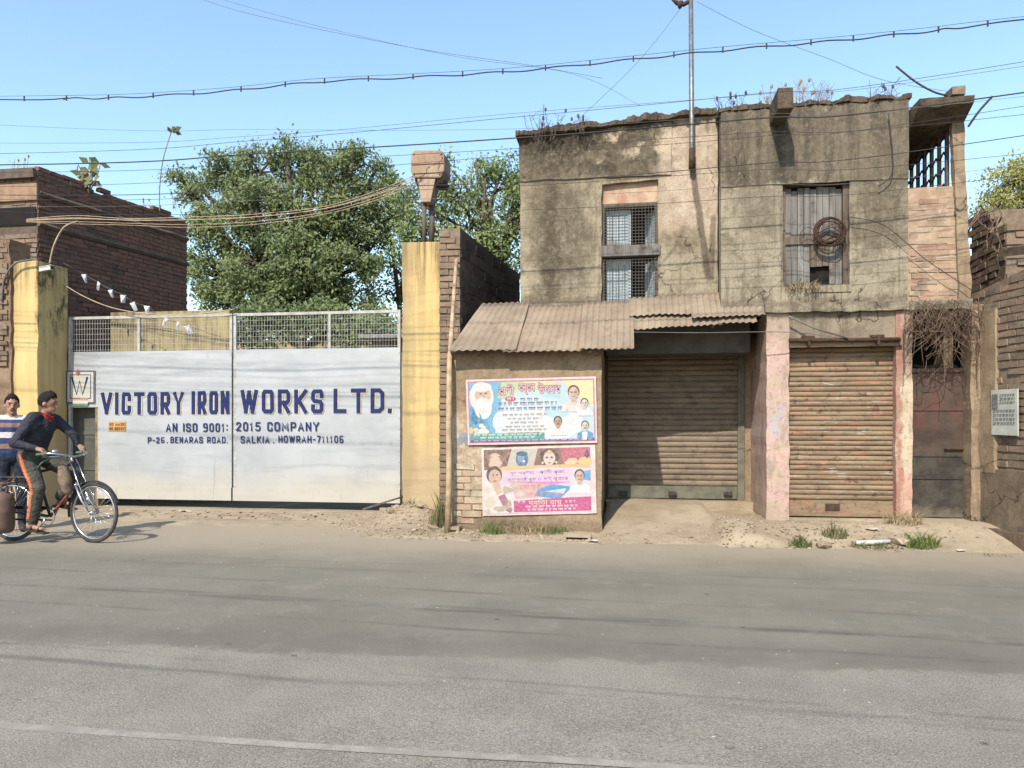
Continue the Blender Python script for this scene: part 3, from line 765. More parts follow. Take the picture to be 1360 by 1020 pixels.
# ------------------------------------------------------------------ boundary wall behind the right pillar
bwl = thing('boundary_wall', (gx(600, 10.96), 11, 0), 'dark brick boundary wall running back beside the yellow pillar', 'wall')
BX0, BX1, BY0, BY1 = gx(584, 10.9), gx(611, 10.9), 10.9, 13.9
bslp = (at(690, 347, 13.9).x-BX1)/(BY1-BY0)
BZ = gz(611, 303, 10.9)
mb = MB(); mb.add([(BX0, BY0, -.05), (BX1, BY0, -.05), (BX1+bslp*3, BY1, -.05), (BX0+bslp*3, BY1, -.05), (BX0, BY0, BZ), (BX1, BY0, BZ), (BX1+bslp*3, BY1, BZ-.12), (BX0+bslp*3, BY1, BZ-.12)],
       [(0, 1, 5, 4), (1, 2, 6, 5), (2, 3, 7, 6), (3, 0, 4, 7), (4, 5, 6, 7)])
bc = mb.build('core', M['mortar_tan'], bwl)
random.seed(5)
lay(bwl, bc, BX0, BX1, .1, BZ, BY0, 'x', M['brick_tan'], L=.26, H=.075, J=.018, proud=.022, miss=.02, limit=90)
M['block'] = m_brick('grimy_block', [(0, S(134, 118, 102)), (.5, S(112, 98, 85)), (1, S(150, 132, 112))])
lay(bwl, bc, BY0+.05, BY1, 2.2, BZ-.1, BX1, 'y', M['block'], L=.38, H=.14, J=.02, proud=.012, facing=1, slope=bslp, limit=120)

# ------------------------------------------------------------------ two-storey plastered shop building
ob = thing('shop_building', (1.2, 11, 0), 'decaying two storey plastered building with awning and rolling shutters', 'building')
DL, DR, DS = 10.35, 10.0, 9.6                             # left wing, right wing, front shop block
LWX0, LWX1 = gx(691, DL), gx(957.5, DR)
RWX0, RWX1 = gx(957.5, DR), gx(1206, DR)
# --- plaster materials with their stains and a painted shadow
def ex_left(n, c):
    Z = lambda px, py: gz(px, py, DL); X = lambda px: gx(px, DL)
    c = n.mix(n.mth('MULTIPLY', n.rect(X(660), X(900), Z(760, 240), 5.7, .06, .10, 5, .2), .92), c, n.mix(n.step(n.noise(5, 7, .75), .42, .62), S(72, 63, 50), S(114, 100, 79)))
    c = n.mix(n.mth('MULTIPLY', n.rect(X(660), X(790), Z(760, 205), 5.8, .12, .15, 4), .8), c, S(56, 49, 39))
    c = n.mix(n.mth('MULTIPLY', n.rect(X(705), X(785), Z(760, 390), Z(760, 235), .16, .28, 2.2), .85), c, S(104, 93, 72))
    c = n.mix(n.mth('MULTIPLY', n.rect(X(722), X(742), Z(760, 400), Z(760, 240), .08, .16, 3), .7), c, S(84, 74, 58))
    c = n.mix(n.mth('MULTIPLY', n.rect(X(880), X(962), Z(900, 312), Z(900, 168), .12, .22, 3), .9), c, n.mix(n.step(n.noise(6, 6, .7), .4, .6), S(216, 192, 164), S(194, 166, 140)))
    c = n.mix(n.mth('MULTIPLY', n.rect(X(878), X(922), Z(900, 336), Z(900, 306), .08, .14, 5), .75), c, S(120, 102, 80))
    c = n.mix(n.mth('MULTIPLY', n.rect(X(800), X(905), Z(850, 208), Z(850, 172), .08, .14, 6), n.mth('MULTIPLY', n.step(n.noise(3.4, 5, .6), .5, .58), .9)), c, S(214, 188, 154))
    c = n.mix(n.mth('MULTIPLY', n.rect(X(640), X(962), Z(820, 404), Z(820, 392), .04, .08, 5), .6), c, S(110, 94, 74))
    x, y, z = n.sep(n.pos())                              # painted shadow bands sloping down from the pole bracket
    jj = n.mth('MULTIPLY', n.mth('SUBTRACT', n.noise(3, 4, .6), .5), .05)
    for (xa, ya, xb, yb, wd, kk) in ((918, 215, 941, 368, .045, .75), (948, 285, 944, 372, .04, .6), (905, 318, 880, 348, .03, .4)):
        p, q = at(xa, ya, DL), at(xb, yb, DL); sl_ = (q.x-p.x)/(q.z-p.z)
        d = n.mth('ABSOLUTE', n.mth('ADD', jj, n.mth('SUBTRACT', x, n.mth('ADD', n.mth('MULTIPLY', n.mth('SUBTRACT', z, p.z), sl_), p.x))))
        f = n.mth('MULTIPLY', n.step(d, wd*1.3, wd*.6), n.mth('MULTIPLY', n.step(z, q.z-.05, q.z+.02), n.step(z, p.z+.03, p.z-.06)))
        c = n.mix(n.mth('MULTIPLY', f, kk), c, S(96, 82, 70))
    return c
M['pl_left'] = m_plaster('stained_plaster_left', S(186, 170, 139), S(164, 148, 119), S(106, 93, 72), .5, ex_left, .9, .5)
def ex_right(n, c):
    Z = lambda px, py: gz(px, py, DR); X = lambda px: gx(px, DR)
    c = n.mix(n.mth('MULTIPLY', n.rect(X(940), X(1220), Z(1100, 243), 5.8, .05, .10, 4, .2), .92), c, n.mix(n.step(n.noise(1, 7, .7, n.vs(n.pos(), (6, 6, .8))), .38, .66), S(124, 110, 90), S(74, 66, 54)))
    c = n.mix(n.mth('MULTIPLY', n.rect(X(1132), X(1210), Z(1170, 330), Z(1170, 236), .14, .26, 3), .9), c, S(108, 97, 77))
    c = n.mix(n.mth('MULTIPLY', n.rect(X(975), X(1036), Z(1000, 320), Z(1000, 245), .16, .24, 3), .7), c, S(118, 105, 84))
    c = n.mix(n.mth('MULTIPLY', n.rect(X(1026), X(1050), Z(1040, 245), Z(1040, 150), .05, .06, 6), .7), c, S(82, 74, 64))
    c = n.mix(n.mth('MULTIPLY', n.rect(X(955), X(1210), Z(1080, 410), Z(1080, 396), .03, .08, 5), .6), c, S(108, 92, 74))
    return c
M['pl_right'] = m_plaster('stained_plaster_right', S(182, 167, 138), S(160, 146, 120), S(102, 90, 71), .65, ex_right, .9, .55)
def ex_shop(n, c):
    Z = lambda px, py: gz(px, py, DS); X = lambda px: gx(px, DS)
    c = n.mix(n.mth('MULTIPLY', n.rect(X(590), X(660), Z(700, 665), Z(700, 540), .08, .22, 4), .85), c, n.mix(n.step(n.noise(9, 6, .7), .4, .6), S(216, 196, 164), S(190, 160, 126)))
    c = n.mix(n.mth('MULTIPLY', n.rect(X(590), X(720), Z(700, 560), Z(700, 520), .06, .12, 5), .4), c, S(176, 134, 104))
    c = n.mix(n.mth('MULTIPLY', n.rect(X(590), X(810), -.2, Z(700, 690), .06, .14, 4), .6), c, S(118, 98, 76))
    c = n.mix(n.rect(X(607), X(622), Z(610, 592), Z(610, 576), .03, .10, 9), c, S(132, 150, 160))
    return c
M['pl_shop'] = m_plaster('rough_mud_plaster', S(176, 148, 114), S(156, 130, 98), S(122, 100, 76), .2, ex_shop, .8, .4)
M['pl_pink'] = None
def m_pink(name, xa, xb, D):
    n = NT(name)
    c = n.mix(n.step(n.noise(3, 6, .7), .4, .66), S(212, 172, 158), S(196, 164, 146))
    c = n.mix(n.mth('MULTIPLY', n.step(n.noise(5.5, 7, .72), .5, .62), .8), c, S(196, 172, 140))
    c = n.mix(n.mth('MULTIPLY', n.rect(xa-1, xb+1, 2.35, 3.4, .12, .2, 3), .9), c, S(170, 150, 122))
    c = n.mix(n.mth('MULTIPLY', n.rect(xa+.06, xb-.05, 1.22, 1.55, .06, .22, 7), .5), c, S(160, 186, 204))
    c = n.mix(n.mth('MULTIPLY', n.rect(xa-1, xb+1, -.2, .42, .1, .2, 4), .8), c, S(176, 156, 126))
    c = n.mix(n.mth('MULTIPLY', n.step(n.noise(2.3, 5, .7), .58, .68), .8), c, S(206, 150, 136))
    c = n.mix(n.mth('MULTIPLY', n.step(n.noise(1, 8, .78, n.vs(n.pos(), (5, 5, 1.6))), .5, .6), .55), c, S(146, 128, 108))
    c = n.mix(n.mth('MULTIPLY', n.step(n.noise(16, 8, .8), .52, .62), .5), c, S(120, 102, 86))
    return n.out(c, .93, n.bump(n.mth('ADD', n.noise(30, 6, .7), n.noise(6, 5, .7)), .5, .012), spec=.1)
M['pl_pink'] = m_pink('flaking_pink_limewash', 1.7, 2.0, 9.95)

ztl = lambda x: gz(691, 183, DL)+(gz(956, 151, DL)-gz(691, 183, DL))*(x-LWX0)/(LWX1-LWX0)+.03*noise.noise(Vector((x*5, 1, 1)))
ztr = lambda x: gz(960, 148, DR)+(gz(1205, 130, DR)-gz(960, 148, DR))*(x-RWX0)/(RWX1-RWX0)+.02*noise.noise(Vector((x*5, 2, 1)))
ZF = 2.75                                                # underside of the upper storey walls
W1 = (gx(799, DL), gx(874, DL), 2.80, gz(836, 240, DL))
W2 = (gx(1040, DR), gx(1128, DR), gz(1084, 379, DR), gz(1084, 237, DR))
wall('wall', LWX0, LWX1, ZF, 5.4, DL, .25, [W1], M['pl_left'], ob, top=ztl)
wall('wall', RWX0, RWX1, ZF+.02, 5.4, DR, .25, [W2], M['pl_right'], ob, top=ztr)
# left wing band above the lintel stands proud, split round the patch by the pole
bz0 = gz(760, 238, DL)
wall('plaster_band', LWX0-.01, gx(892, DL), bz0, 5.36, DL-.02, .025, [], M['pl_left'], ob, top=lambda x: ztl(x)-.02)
wall('plaster_band', RWX0-.004, RWX1+.004, gz(1080, 243, DR), 5.36, DR-.015, .02, [], M['pl_right'], ob, top=lambda x: ztr(x)-.02)
# flank, rear and inner walls, floors
mb = MB()
mb.box(LWX0+.005, LWX0+.25, DL+.25, 14.5, 0, 5.25); mb.box(LWX0+.25, 4.0, 14.2, 14.45, 0, 5.2)
mb.box(LWX0+.25, RWX1+.0, DL+.9, DL+1.0, 3.0, 5.2)
mb.box(RWX1-.25, RWX1-.002, DR+.25, 12.6, ZF+.05, 5.2)
mb.build('inner_wall', M['dark'], ob)
mb = MB(); mb.box(LWX0+.02, gx(1288, DR), DL-.0+.26, 14.4, ZF-.02, ZF+.16); mb.build('floor_slab', M['dark'], ob)
# roof: crumbling slab of lime concrete with a ragged edge
n = NT('crumbled_roof_lime')
c = n.mix(n.step(n.noise(7, 6, .7), .35, .65), S(92, 78, 64), S(124, 106, 86)); c = n.mix(n.step(n.noise(24, 5, .7), .55, .7), c, S(60, 52, 44))
M['roof'] = n.out(c, .97, n.bump(n.noise(24, 6, .75), .9, .03), spec=.1)
def ragged_slab(x0, x1, y0, y1, zf, th, name):
    mb = MB(); k = int((x1-x0)/.022)
    for i in range(k+1):
        x = x0+(x1-x0)*i/k
        e = .05*noise.noise(Vector((x*4, 5, y0)))+.045*noise.noise(Vector((x*14, 5, y0)))+.03*noise.noise(Vector((x*37, 5, y0)))
        e2 = .035*noise.noise(Vector((x*2.3, 8, y0)))+.022*noise.noise(Vector((x*8.7, 8, y0)))+.012*noise.noise(Vector((x*33, 8, y0)))+.03*max(0, noise.noise(Vector((x*5.1, 3, y0)))-.25)
        z = zf(x)
        mb.v += [(x, y0+e, z-.01), (x, y0+e*.7, z+th*.55+e2), (x, y0+.12+e, z+th+e2*1.6), (x, y1, z+th+e2), (x, y1, z-.01)]
    for i in range(k):
        o = i*5
        for q in range(5): mb.f.append((o+q, o+(q+1) % 5, o+5+(q+1) % 5, o+5+q)); mb.m.append(0)
    mb.f += [(0, 1, 2, 3, 4), tuple(k*5+q for q in range(5))]; mb.m += [0, 0]
    return mb.build(name, M['roof'], ob)
ragged_slab(LWX0-.05, RWX0-.02, DL-.10, 14.5, lambda x: ztl(x)-.0, .11, 'roof_slab')
ragged_slab(RWX0-.03, RWX1+.04, DR-.03, 14.5, lambda x: ztr(x)-.0, .07, 'roof_slab')
# broken slab hanging over the veranda bay
vx0, vx1 = RWX1+.03, gx(1292, 9.75)
mb = MB(); k = 16
for i in range(k+1):
    x = vx0+(vx1-vx0)*i/k; e = .05*noise.noise(Vector((x*6, 2, 2)))
    zt = gz(1250, 131, 9.75)+.02*noise.noise(Vector((x*7, 1, 1))); th = .08+.06*noise.noise(Vector((x*4, 9, 1)))
    mb.v += [(x, 9.72+e, zt-th), (x, 9.70+e, zt), (x, 14.0, zt+.02), (x, 14.0, zt-.16), (x, 10.0, zt-.22-e)]
for i in range(k):
    o = i*5
    for q in range(5): mb.f.append((o+q, o+(q+1) % 5, o+5+(q+1) % 5, o+5+q)); mb.m.append(0)
mb.f += [(0, 1, 2, 3, 4), tuple(k*5+q for q in range(5))]; mb.m += [0, 0]
mb.build('roof_slab', M['roof'], ob)
# short beam stub poking out over the right wing and a brick on the corner
bq = at(1041, 134, 9.55)
mb = MB().box(gx(1031, 9.55), gx(1051, 9.55), 9.45, 10.6, gz(1041, 148, 9.55), gz(1041, 121, 9.55)).jit(.02, 5); mb.build('beam_end', M['roof'], ob, bevel=.01)
mb = MB().box(gx(1262, 9.8), gx(1280, 9.8), 9.74, 9.98, gz(1270, 131, 9.8)+.02, gz(1270, 117, 9.8)).jit(.015, 6); mb.build('loose_brick', M['brick_tan'], ob)

# --- window 1: wire grille over half-open pale blue shutters
wn = sub('window', ob); x0, x1, z0, z1 = W1
mb = MB(); mb.box(x0, x1, DL+.07, DL+.2, gz(836, 268, DL), z1+.0).jit(.006, 5); mb.build('lintel_infill', simple('pink_cream_plaster', S(206, 176, 140), S(182, 136, 108), 5, .95, bump=.5, bd=.01), wn)
zt = gz(836, 268, DL)
mb = MB(); f = .045
mb.box(x0, x0+f, DL+.05, DL+.13, z0, zt); mb.box(x1-f, x1, DL+.05, DL+.13, z0, zt); mb.box(x0+f, x1-f, DL+.052, DL+.13, zt-.05, zt)
mb.jit(.004, 7).build('window_frame', M['wood_brown'], wn)
cb = (gz(836, 340, DL), gz(836, 325.5, DL))
mb = MB().box(x0-.01, x1+.03, DL-.02, DL+.11, cb[0], cb[1]).jit(.006, 6); mb.build('crossbar', M['wood_grey'], wn, bevel=.008)
gm = simple('grey_wire', S(118, 112, 104), S(96, 88, 80), 10, .7, .3, 0)
for a, b in ((z0, cb[0]), (cb[1], zt-.03)):
    mb = MB(); x = x0+.03
    while x < x1-.02: mb.box(x-.0025, x+.0025, DL+.028, DL+.033, a, b); x += .042
    z = a+.03
    while z < b: mb.box(x0+.015, x1-.015, DL+.0225, DL+.0275, z-.0025, z+.0025); z += .042
    mb.build('wire_grille', gm, wn)
xm = gx(838, DL+.15)
for a, b in ((z0+.01, cb[0]), (cb[1], zt-.05)):
    lf = MB(); xx = x0+f+.01; k = 4; wdt = (xm-xx)/k
    mbx = MB()
    for i in range(k): mbx.box(xx+i*wdt+.003, xx+(i+1)*wdt-.003, DL+.16+random.uniform(-.004, .004), DL+.18, a+.03, b-.03)
    mbx.box(xx, xm, DL+.145, DL+.159, a+.01, a+.08); mbx.box(xx, xm, DL+.145, DL+.159, b-.09, b-.02); mbx.box(xm-.04, xm, DL+.144, DL+.1445+.014, a+.08, b-.09)
    mbx.build('shutter_leaf', M['wood_blue'], wn)
    q = Matrix.Translation(Vector((x1-f-.01, DL+.16, 0))) @ Matrix.Rotation(R(-72), 4, 'Z')
    mby = MB(); mby.box(-.3, 0, 0, .02, a+.03, b-.03, 0, q); mby.box(-.3, -.26, -.015, -.001, a+.03, b-.03, 0, q); mby.box(-.26, 0, -.014, -.001, a+.03, a+.1, 0, q)
    mby.build('shutter_leaf', M['wood_blue'], wn)
# --- window 2: closed plank shutters
wn2 = sub('window', ob); x0, x1, z0, z1 = W2
mb = MB(); mb.box(x0, x0+.04, DR+.06, DR+.14, z0, z1); mb.box(x1-.06, x1, DR+.06, DR+.14, z0, z1); mb.box(x0+.04, x1-.06, DR+.062, DR+.14, z1-.07, z1)
mb.jit(.006, 6).build('window_frame', M['wood_brown'], wn2)
k = 9; wd = (x1-x0-.1)/k
for i in range(k):
    a = x0+.04+i*wd
    for (za, zb, tone) in ((z0+.02, gz(1084, 318, DR)-.004, 0), (gz(1084, 318, DR)+.004, z1-.075, 1)):
        if tone == 0 and 4 <= i <= 6: zc = za+.22
        else: zc = za
        mb = MB().box(a+.003, a+wd-.003, DR+.10+random.uniform(-.008, .008), DR+.125, zc+random.uniform(0, .02), zb-random.uniform(0, .015)+(0 if random.random() > .3 else -.03*tone)).jit(.004, 8)
        mb.build('plank', M['wood_grey'] if (i not in (4, 5, 6) or tone) else M['wood_brown'], wn2)
mb = MB().box(x0+.04, x1-.06, DR+.075, DR+.092, gz(1084, 322, DR), gz(1084, 312, DR)).jit(.005, 5); mb.build('rail', M['wood_brown'], wn2)
mb = MB().box(x0+.03, x1-.03, DR+.16, DR+.2, z0, z1); mb.build('backing', M['dark'], wn2)
mb = MB().box(gx(1078, DR), x1+.02, DR-.02, DR+.12, z0-.09, z0).jit(.01, 5); mb.build('sill', M['pl_right'], wn2)

# --- ledge over the right-hand shop and the lintel wall under it
LG0, LG1 = gz(1100, 414, 9.93), gz(1100, 402, 9.93)
lgx0, lgx1 = gx(1016, 9.93), gx(1291, 9.93)
mb = MB(); k = 60
for i in range(k+1):
    x = lgx0+(lgx1-lgx0)*i/k
    e = .02*noise.noise(Vector((x*6, 4, 4)))+.012*noise.noise(Vector((x*20, 4, 4))); th = .02*noise.noise(Vector((x*5, 7, 4)))
    mb.v += [(x, 9.9+e, LG0+th), (x, 9.9+e, LG1+e), (x, 10.04, LG1+.02+e), (x, 10.04, LG0+th)]
for i in range(k):
    o = i*4
    for q in range(4): mb.f.append((o+q, o+(q+1) % 4, o+4+(q+1) % 4, o+4+q)); mb.m.append(0)
mb.f += [(0, 1, 2, 3), tuple(k*4+q for q in range(4))]; mb.m += [0, 0]
mb.build('ledge', M['pl_right'], ob)
PX = [gx(1018, 9.95), gx(1048, 9.95), gx(1190, 9.95), gx(1212, 9.95)]
ZS2 = gz(1118, 450, 10.08)
wall('lintel_wall', PX[1]-.01, PX[2]+.01, ZS2-.03, LG0+.02, 9.97, .2, [], m_plaster('grey_lintel_plaster', S(170, 150, 124), S(148, 132, 108), S(104, 92, 76), .6), ob)
# --- pillars
wall('pillar', PX[0], PX[1], -.02, LG0, 9.95, 1.35, [], M['pl_pink'], ob, step=.06, amp=.02)
def m_white():
    n = NT('flaking_cream_pillar')
    c = n.mix(n.step(n.noise(3, 6, .7), .4, .66), S(214, 194, 162), S(188, 166, 134))
    c = n.mix(n.mth('MULTIPLY', n.rect(0, 9, 2.0, 3.0, .1, .3, 3), .75), c, S(178, 138, 118))
    c = n.mix(n.mth('MULTIPLY', n.rect(0, 9, .2, .9, .06, .3, 4), .6), c, S(214, 148, 130))
    c = n.mix(n.mth('MULTIPLY', n.rect(gx(1188, 9.95), gx(1198, 9.95), .2, 3, .02, .06, 5), .9), c, S(176, 116, 98))
    c = n.mix(n.mth('MULTIPLY', n.step(n.noise(1, 8, .78, n.vs(n.pos(), (6, 6, 1.4))), .5, .6), .5), c, S(146, 124, 102))
    c = n.mix(n.mth('MULTIPLY', n.step(n.noise(16, 8, .8), .52, .62), .5), c, S(120, 100, 84))
    return n.out(c, .93, n.bump(n.mth('ADD', n.noise(30, 6, .7), n.noise(6, 5, .7)), .5, .012), spec=.1)
wall('pillar', PX[2], PX[3], -.02, LG0, 9.95, .5, [], m_white(), ob, step=.06, amp=.015)

# --- rolling shutters
def slat_mesh(wd, h, mat, name='slat', depth=.02):
    prof = [(0, 0), (-.35, .06), (-.85, .25), (-1, .5), (-.85, .75), (-.35, .92), (0, .985)]
    mb = MB(); k = max(2, int(wd/.12)); n_ = len(prof)
    for i in range(k+1):
        x = wd*i/k
        for (d, t) in prof:
            mb.v.append((x, d*depth, t*h))
    for i in range(k):
        for q in range(n_-1): o = i*n_+q; mb.f.append((o, o+n_, o+n_+1, o+1)); mb.m.append(0)
    return mesh_of(mb, name, mat, True)
n = NT('dusty_brown_slat')
c = n.mix(n.step(n.noise(1, 6, .7, n.vs(n.pos(), (1.5, 1, 8))), .35, .65), S(148, 128, 104), S(122, 105, 86))
c = n.mix(n.mth('MULTIPLY', n.step(n.noise(7, 6, .75), .5, .66), .7), c, S(96, 83, 69))
M['slat1'] = n.out(c, .7, n.bump(n.noise(50, 4, .7), .25, .004), spec=.25)
n = NT('peeling_painted_slat')
c = n.mix(n.step(n.noise(1, 6, .7, n.vs(n.pos(), (1.2, 1, 9))), .35, .65), S(162, 136, 102), S(130, 106, 78))
c = n.mix(n.mth('MULTIPLY', n.step(n.noise(1, 6, .75, n.vs(n.pos(), (3, 1, 16))), .54, .60), .75), c, S(182, 124, 88))
v2 = n.vs(n.pos(), (1.6, 1, 11))
c = n.mix(n.mth('MULTIPLY', n.step(n.noise(1.6, 6, .78, v2), .58, .63), n.rect(gx(1060, 10), gx(1200, 10), .4, 2.0, .15, .3, 3)), c, S(184, 190, 190))
c = n.mix(n.step(n.noise(11, 8, .8), .54, .64), c, S(92, 70, 56))
c = n.mix(n.mth('MULTIPLY', n.step(n.noise(.8, 5, .7, n.vs(n.pos(), (2.2, 1, 5))), .52, .66), .55), c, S(120, 98, 78))
M['slat2'] = n.out(c, .75, n.bump(n.noise(40, 5, .75), .5, .006), spec=.2)
M['green_steel'] = simple('dull_green_steel', S(124, 120, 100), S(100, 98, 84), 6, .7, .1, .2)
D1 = 11.2; SX0, SX1 = gx(806, D1)+.02, gx(979, D1); SZ0, SZ1 = gz(900, 645, D1), gz(900, 468, D1)+.06
sh = sub('rolling_shutter', ob); ns = 25; hs = (SZ1-SZ0)/ns
sm_ = slat_mesh(SX1-SX0, hs, M['slat1'])
for i in range(ns): inst('slat', sm_, (SX0, D1+random.uniform(-.003, .003), SZ0+i*hs), sh, (random.uniform(-.05, .05), random.uniform(-.0012, .0012), 0))
zb = gz(900, 660, D1)
MB().box(SX0, SX1, D1-.02, D1+.015, zb-.02, SZ0-.004).build('bottom_rail', M['green_steel'], sh, bevel=.004)
for px in (828, 893, 966):
    p = at(px, 655, D1); mb = MB().box(p.x-.055, p.x+.055, D1-.07, D1-.021, p.z-.03, p.z+.03).jit(.008, 12); mb.build('padlock', simple('dark_lock_metal', S(88, 84, 76), S(60, 56, 50), 20, .6, .4) if 'lockm' not in M else M['lockm'], sh, bevel=.006)
mb = MB(); mb.box(SX1, SX1+.09, D1-.06, D1+.03, zb-.05, SZ1); mb.build('guide_rail', M['green_steel'], sh)
mb = MB(); mb.box(SX0-.07, SX0, D1-.05, D1+.03, zb-.05, SZ1); mb.build('guide_rail', simple('dark_guide', S(84, 74, 62), S(66, 58, 50), 8), sh)
MB().box(-.27, PX[0]-.12, 10.45, D1+.25, gz(900, 469, 10.45), ZF+.14).jit(.008, 3).build('shutter_housing', simple('grey_housing', S(104, 98, 90), S(86, 80, 74), 4, .85), ob)
MB().box(-.27, PX[0]+.1, D1+.05, D1+.25, -.02, ZF).build('back_wall', M['pl_shop'], ob)
MB().box(SX1+.09, PX[0]+.02, D1-.02, D1+.05, 0, ZF).build('side_panel', M['pl_shop'], ob)
MB().box(-.28, PX[0], D1-.25, D1+.2, -.02, gz(900, 662, D1-.05)-.02).jit(.012, 5).build('threshold', M['verge'], ob)
# second shutter with an exposed roller pipe
D2 = 10.08; UX0, UX1 = PX[1]+.005, gx(1186, D2); UZ0, UZ1 = gz(1118, 664, D2), gz(1118, 461, D2)
sh2 = sub('rolling_shutter', ob); ns = 31; hs = (UZ1-UZ0)/ns
sm2 = slat_mesh(UX1-UX0, hs, M['slat2'], 'slat', .018)
for i in range(ns): inst('slat', sm2, (UX0, D2+random.uniform(-.004, .004), UZ0+i*hs), sh2, (random.uniform(-.10, .10), random.uniform(-.003, .003), random.uniform(-.004, .004)))
MB().box(UX0, UX1, D2-.015, D2+.015, gz(1118, 686, D2), UZ0-.004).jit(.006, 6).build('bottom_rail', M['slat2'], sh2)
MB().box(UX0+.45, UX0+.62, D2-.035, D2-.016, gz(1118, 677, D2), gz(1118, 669, D2)).build('handle', M['rust'], sh2)
MB().box(UX1, PX[2]+.01, D2-.05, D2+.03, .1, UZ1).build('guide_rail', simple('red_oxide', S(176, 116, 98), S(146, 96, 80), 9, .8), sh2)
MB().box(UX0-.01, UX1+.05, 9.9, 9.96, UZ1-.01, UZ1+.10).jit(.006, 6).build('head_channel', M['slat2'], sh2)
pz = gz(1118, 452, 9.86)
MB().tube([(PX[1]-.02, 9.86, pz+.01), (PX[2]+.02, 9.86, pz)], .026, 10).build('roller_pipe', M['rust'], sh2, smooth=True)
for px in (1074, 1166):
    x = gx(px, 9.86); mb = MB(); mb.box(x-.07, x+.07, 9.84, 9.95, pz+.03, pz+.06); mb.box(x-.015, x+.015, 9.82, 9.95, pz-.06, pz+.029); mb.build('bracket', M['rust'], sh2)
MB().box(PX[1]-.02, PX[2]+.02, D2+.1, D2+.3, -.05, LG0-.03).build('back_wall', M['dark'], ob)
MB().box(PX[1], PX[2], 9.98, D2+.12, -.05, gz(1118, 688, D2)).jit(.01, 5).build('threshold', M['verge'], ob)

# --- veranda bay: worn brick panel, column, side grille
vb0, vb1 = RWX1+.0, gx(1273, 10.02); vz0, vz1 = LG1, gz(1240, 248, 10.02)
pnl = MB().box(vb0+.002, vb1+.01, 10.03, 10.2, vz0-.02, vz1).jit(.008, 4).build('veranda_panel', M['mortar_pale'], ob)
random.seed(9); lay(ob, pnl, vb0+.02, vb1, vz0, vz1+.02, 10.03, 'x', M['brick_pale'], L=.21, H=.060, J=.010, proud=.004, miss=.14)
def rough_post(x0, x1, y0, y1, z0, z1, name, mat, lean=0):
    mb = MB(); k = 44
    for i in range(k+1):
        z = z0+(z1-z0)*i/k; dx = lean*i/k
        for (x, y) in ((x0, y0), (x1, y0), (x1, y1), (x0, y1)):
            j = noise.noise_vector(Vector((x*5, y*5, z*4)))*.02+noise.noise_vector(Vector((x*5, y*5, z*14)))*.009
            mb.v.append((x+dx+j.x, y+j.y, z))
    for i in range(k):
        for q in range(4): a = i*4+q; b = i*4+(q+1) % 4; mb.f.append((a, b, b+4, a+4)); mb.m.append(0)
    mb.f.append((k*4, k*4+1, k*4+2, k*4+3)); mb.m.append(0)
    return mb.build(name, mat, ob)
M['pl_col'] = m_plaster('broken_column_plaster', S(186, 160, 124), S(160, 134, 102), S(116, 98, 78), .4)
cx0, cx1 = gx(1275, 9.98), gx(1290.5, 9.98)
rough_post(cx0, cx1, 9.98, 10.07, LG0, gz(1280, 150, 9.98), 'column', M['pl_col'], -.09)
dx0, dx1 = gx(1290, 9.97), gx(1306, 9.97)
rough_post(dx0, dx1, 9.97, 10.25, -.02, LG0+.06, 'column', M['pl_col'])
gl = sub('side_grille', ob); gxp = cx0-.04
gt, gb = gz(1262, 186, 10.6), 4.2
for i in range(9):
    y = 10.26+i*.24
    MB().box(gxp-.02, gxp+.02, y-.02, y+.02, gb, gt+.05).jit(.004, 9).build('grille_post', M['wood_brown'], gl)
for i in range(8):
    y = 10.26+i*.24
    mb = MB()
    for q in range(4):
        z = gb+.12+q*.2
        mb.tube([(gxp, y+.02, z), (gxp, y+.10, z+.09), (gxp, y+.22, z+.02)], .011, 5)
    mb.build('grille_scroll', M['rust'], gl)
MB().box(gxp-.04, gxp+.04, 10.25, 12.4, gt+.03, 5.2).build('side_lintel', M['dark'], ob)
MB().box(gxp-.05, gxp+.06, 10.23, 12.4, -.02, gb+.03).build('side_wall', M['pl_col'], ob)
MB().box(RWX1, cx1, 12.4, 12.6, ZF, 5.15).build('rear_wall', M['dark'], ob)
# --- door under the veranda
dd = sub('door', ob); DD = 10.2
ddx0, ddx1 = PX[3], gx(1289, DD); dz0, dz1 = gz(1250, 690, DD), gz(1250, 489, DD)
n = NT('rusty_black_door')
x, y, z = n.sep(n.pos()); zz = n.mth('ADD', z, n.mth('MULTIPLY', n.mth('SUBTRACT', n.noise(3, 7, .7), .5), 1.1))
c = n.mix(n.step(n.noise(2.2, 6, .7), .4, .62), S(98, 74, 60), S(70, 56, 47))
c = n.mix(n.mth('MULTIPLY', n.step(n.noise(3.1, 6, .7), .5, .64), n.mth('MULTIPLY', n.step(zz, 1.05, 1.25), .6)), c, S(112, 64, 52))
c = n.mix(n.step(zz, 1.12, .98), c, n.mix(n.step(n.noise(5, 6, .7), .4, .6), S(58, 53, 46), S(82, 74, 62)))
c = n.mix(n.mth('MULTIPLY', n.step(zz, .42, .2), .7), c, S(128, 114, 92))
c = n.mix(n.step(n.noise(24, 6, .75), .66, .74), c, S(172, 164, 150))
M['door'] = n.out(c, .65, n.bump(n.noise(6, 5, .6), .4, .02), metal=.1, spec=.35)
MB().box(ddx0+.01, ddx1, DD, DD+.03, dz0+.03, dz1).jit(.006, 3).build('door_panel', M['door'], dd)
for zz in (dz0+.03, dz0+.5, dz0+.78, dz0+1.35, dz1-.05):
    MB().box(ddx0+.012, ddx1-.002, DD-.012, DD-.001+.004, zz, zz+.035).jit(.003, 5).build('door_rib', M['door'], dd)
p = at(1282, 607, DD)
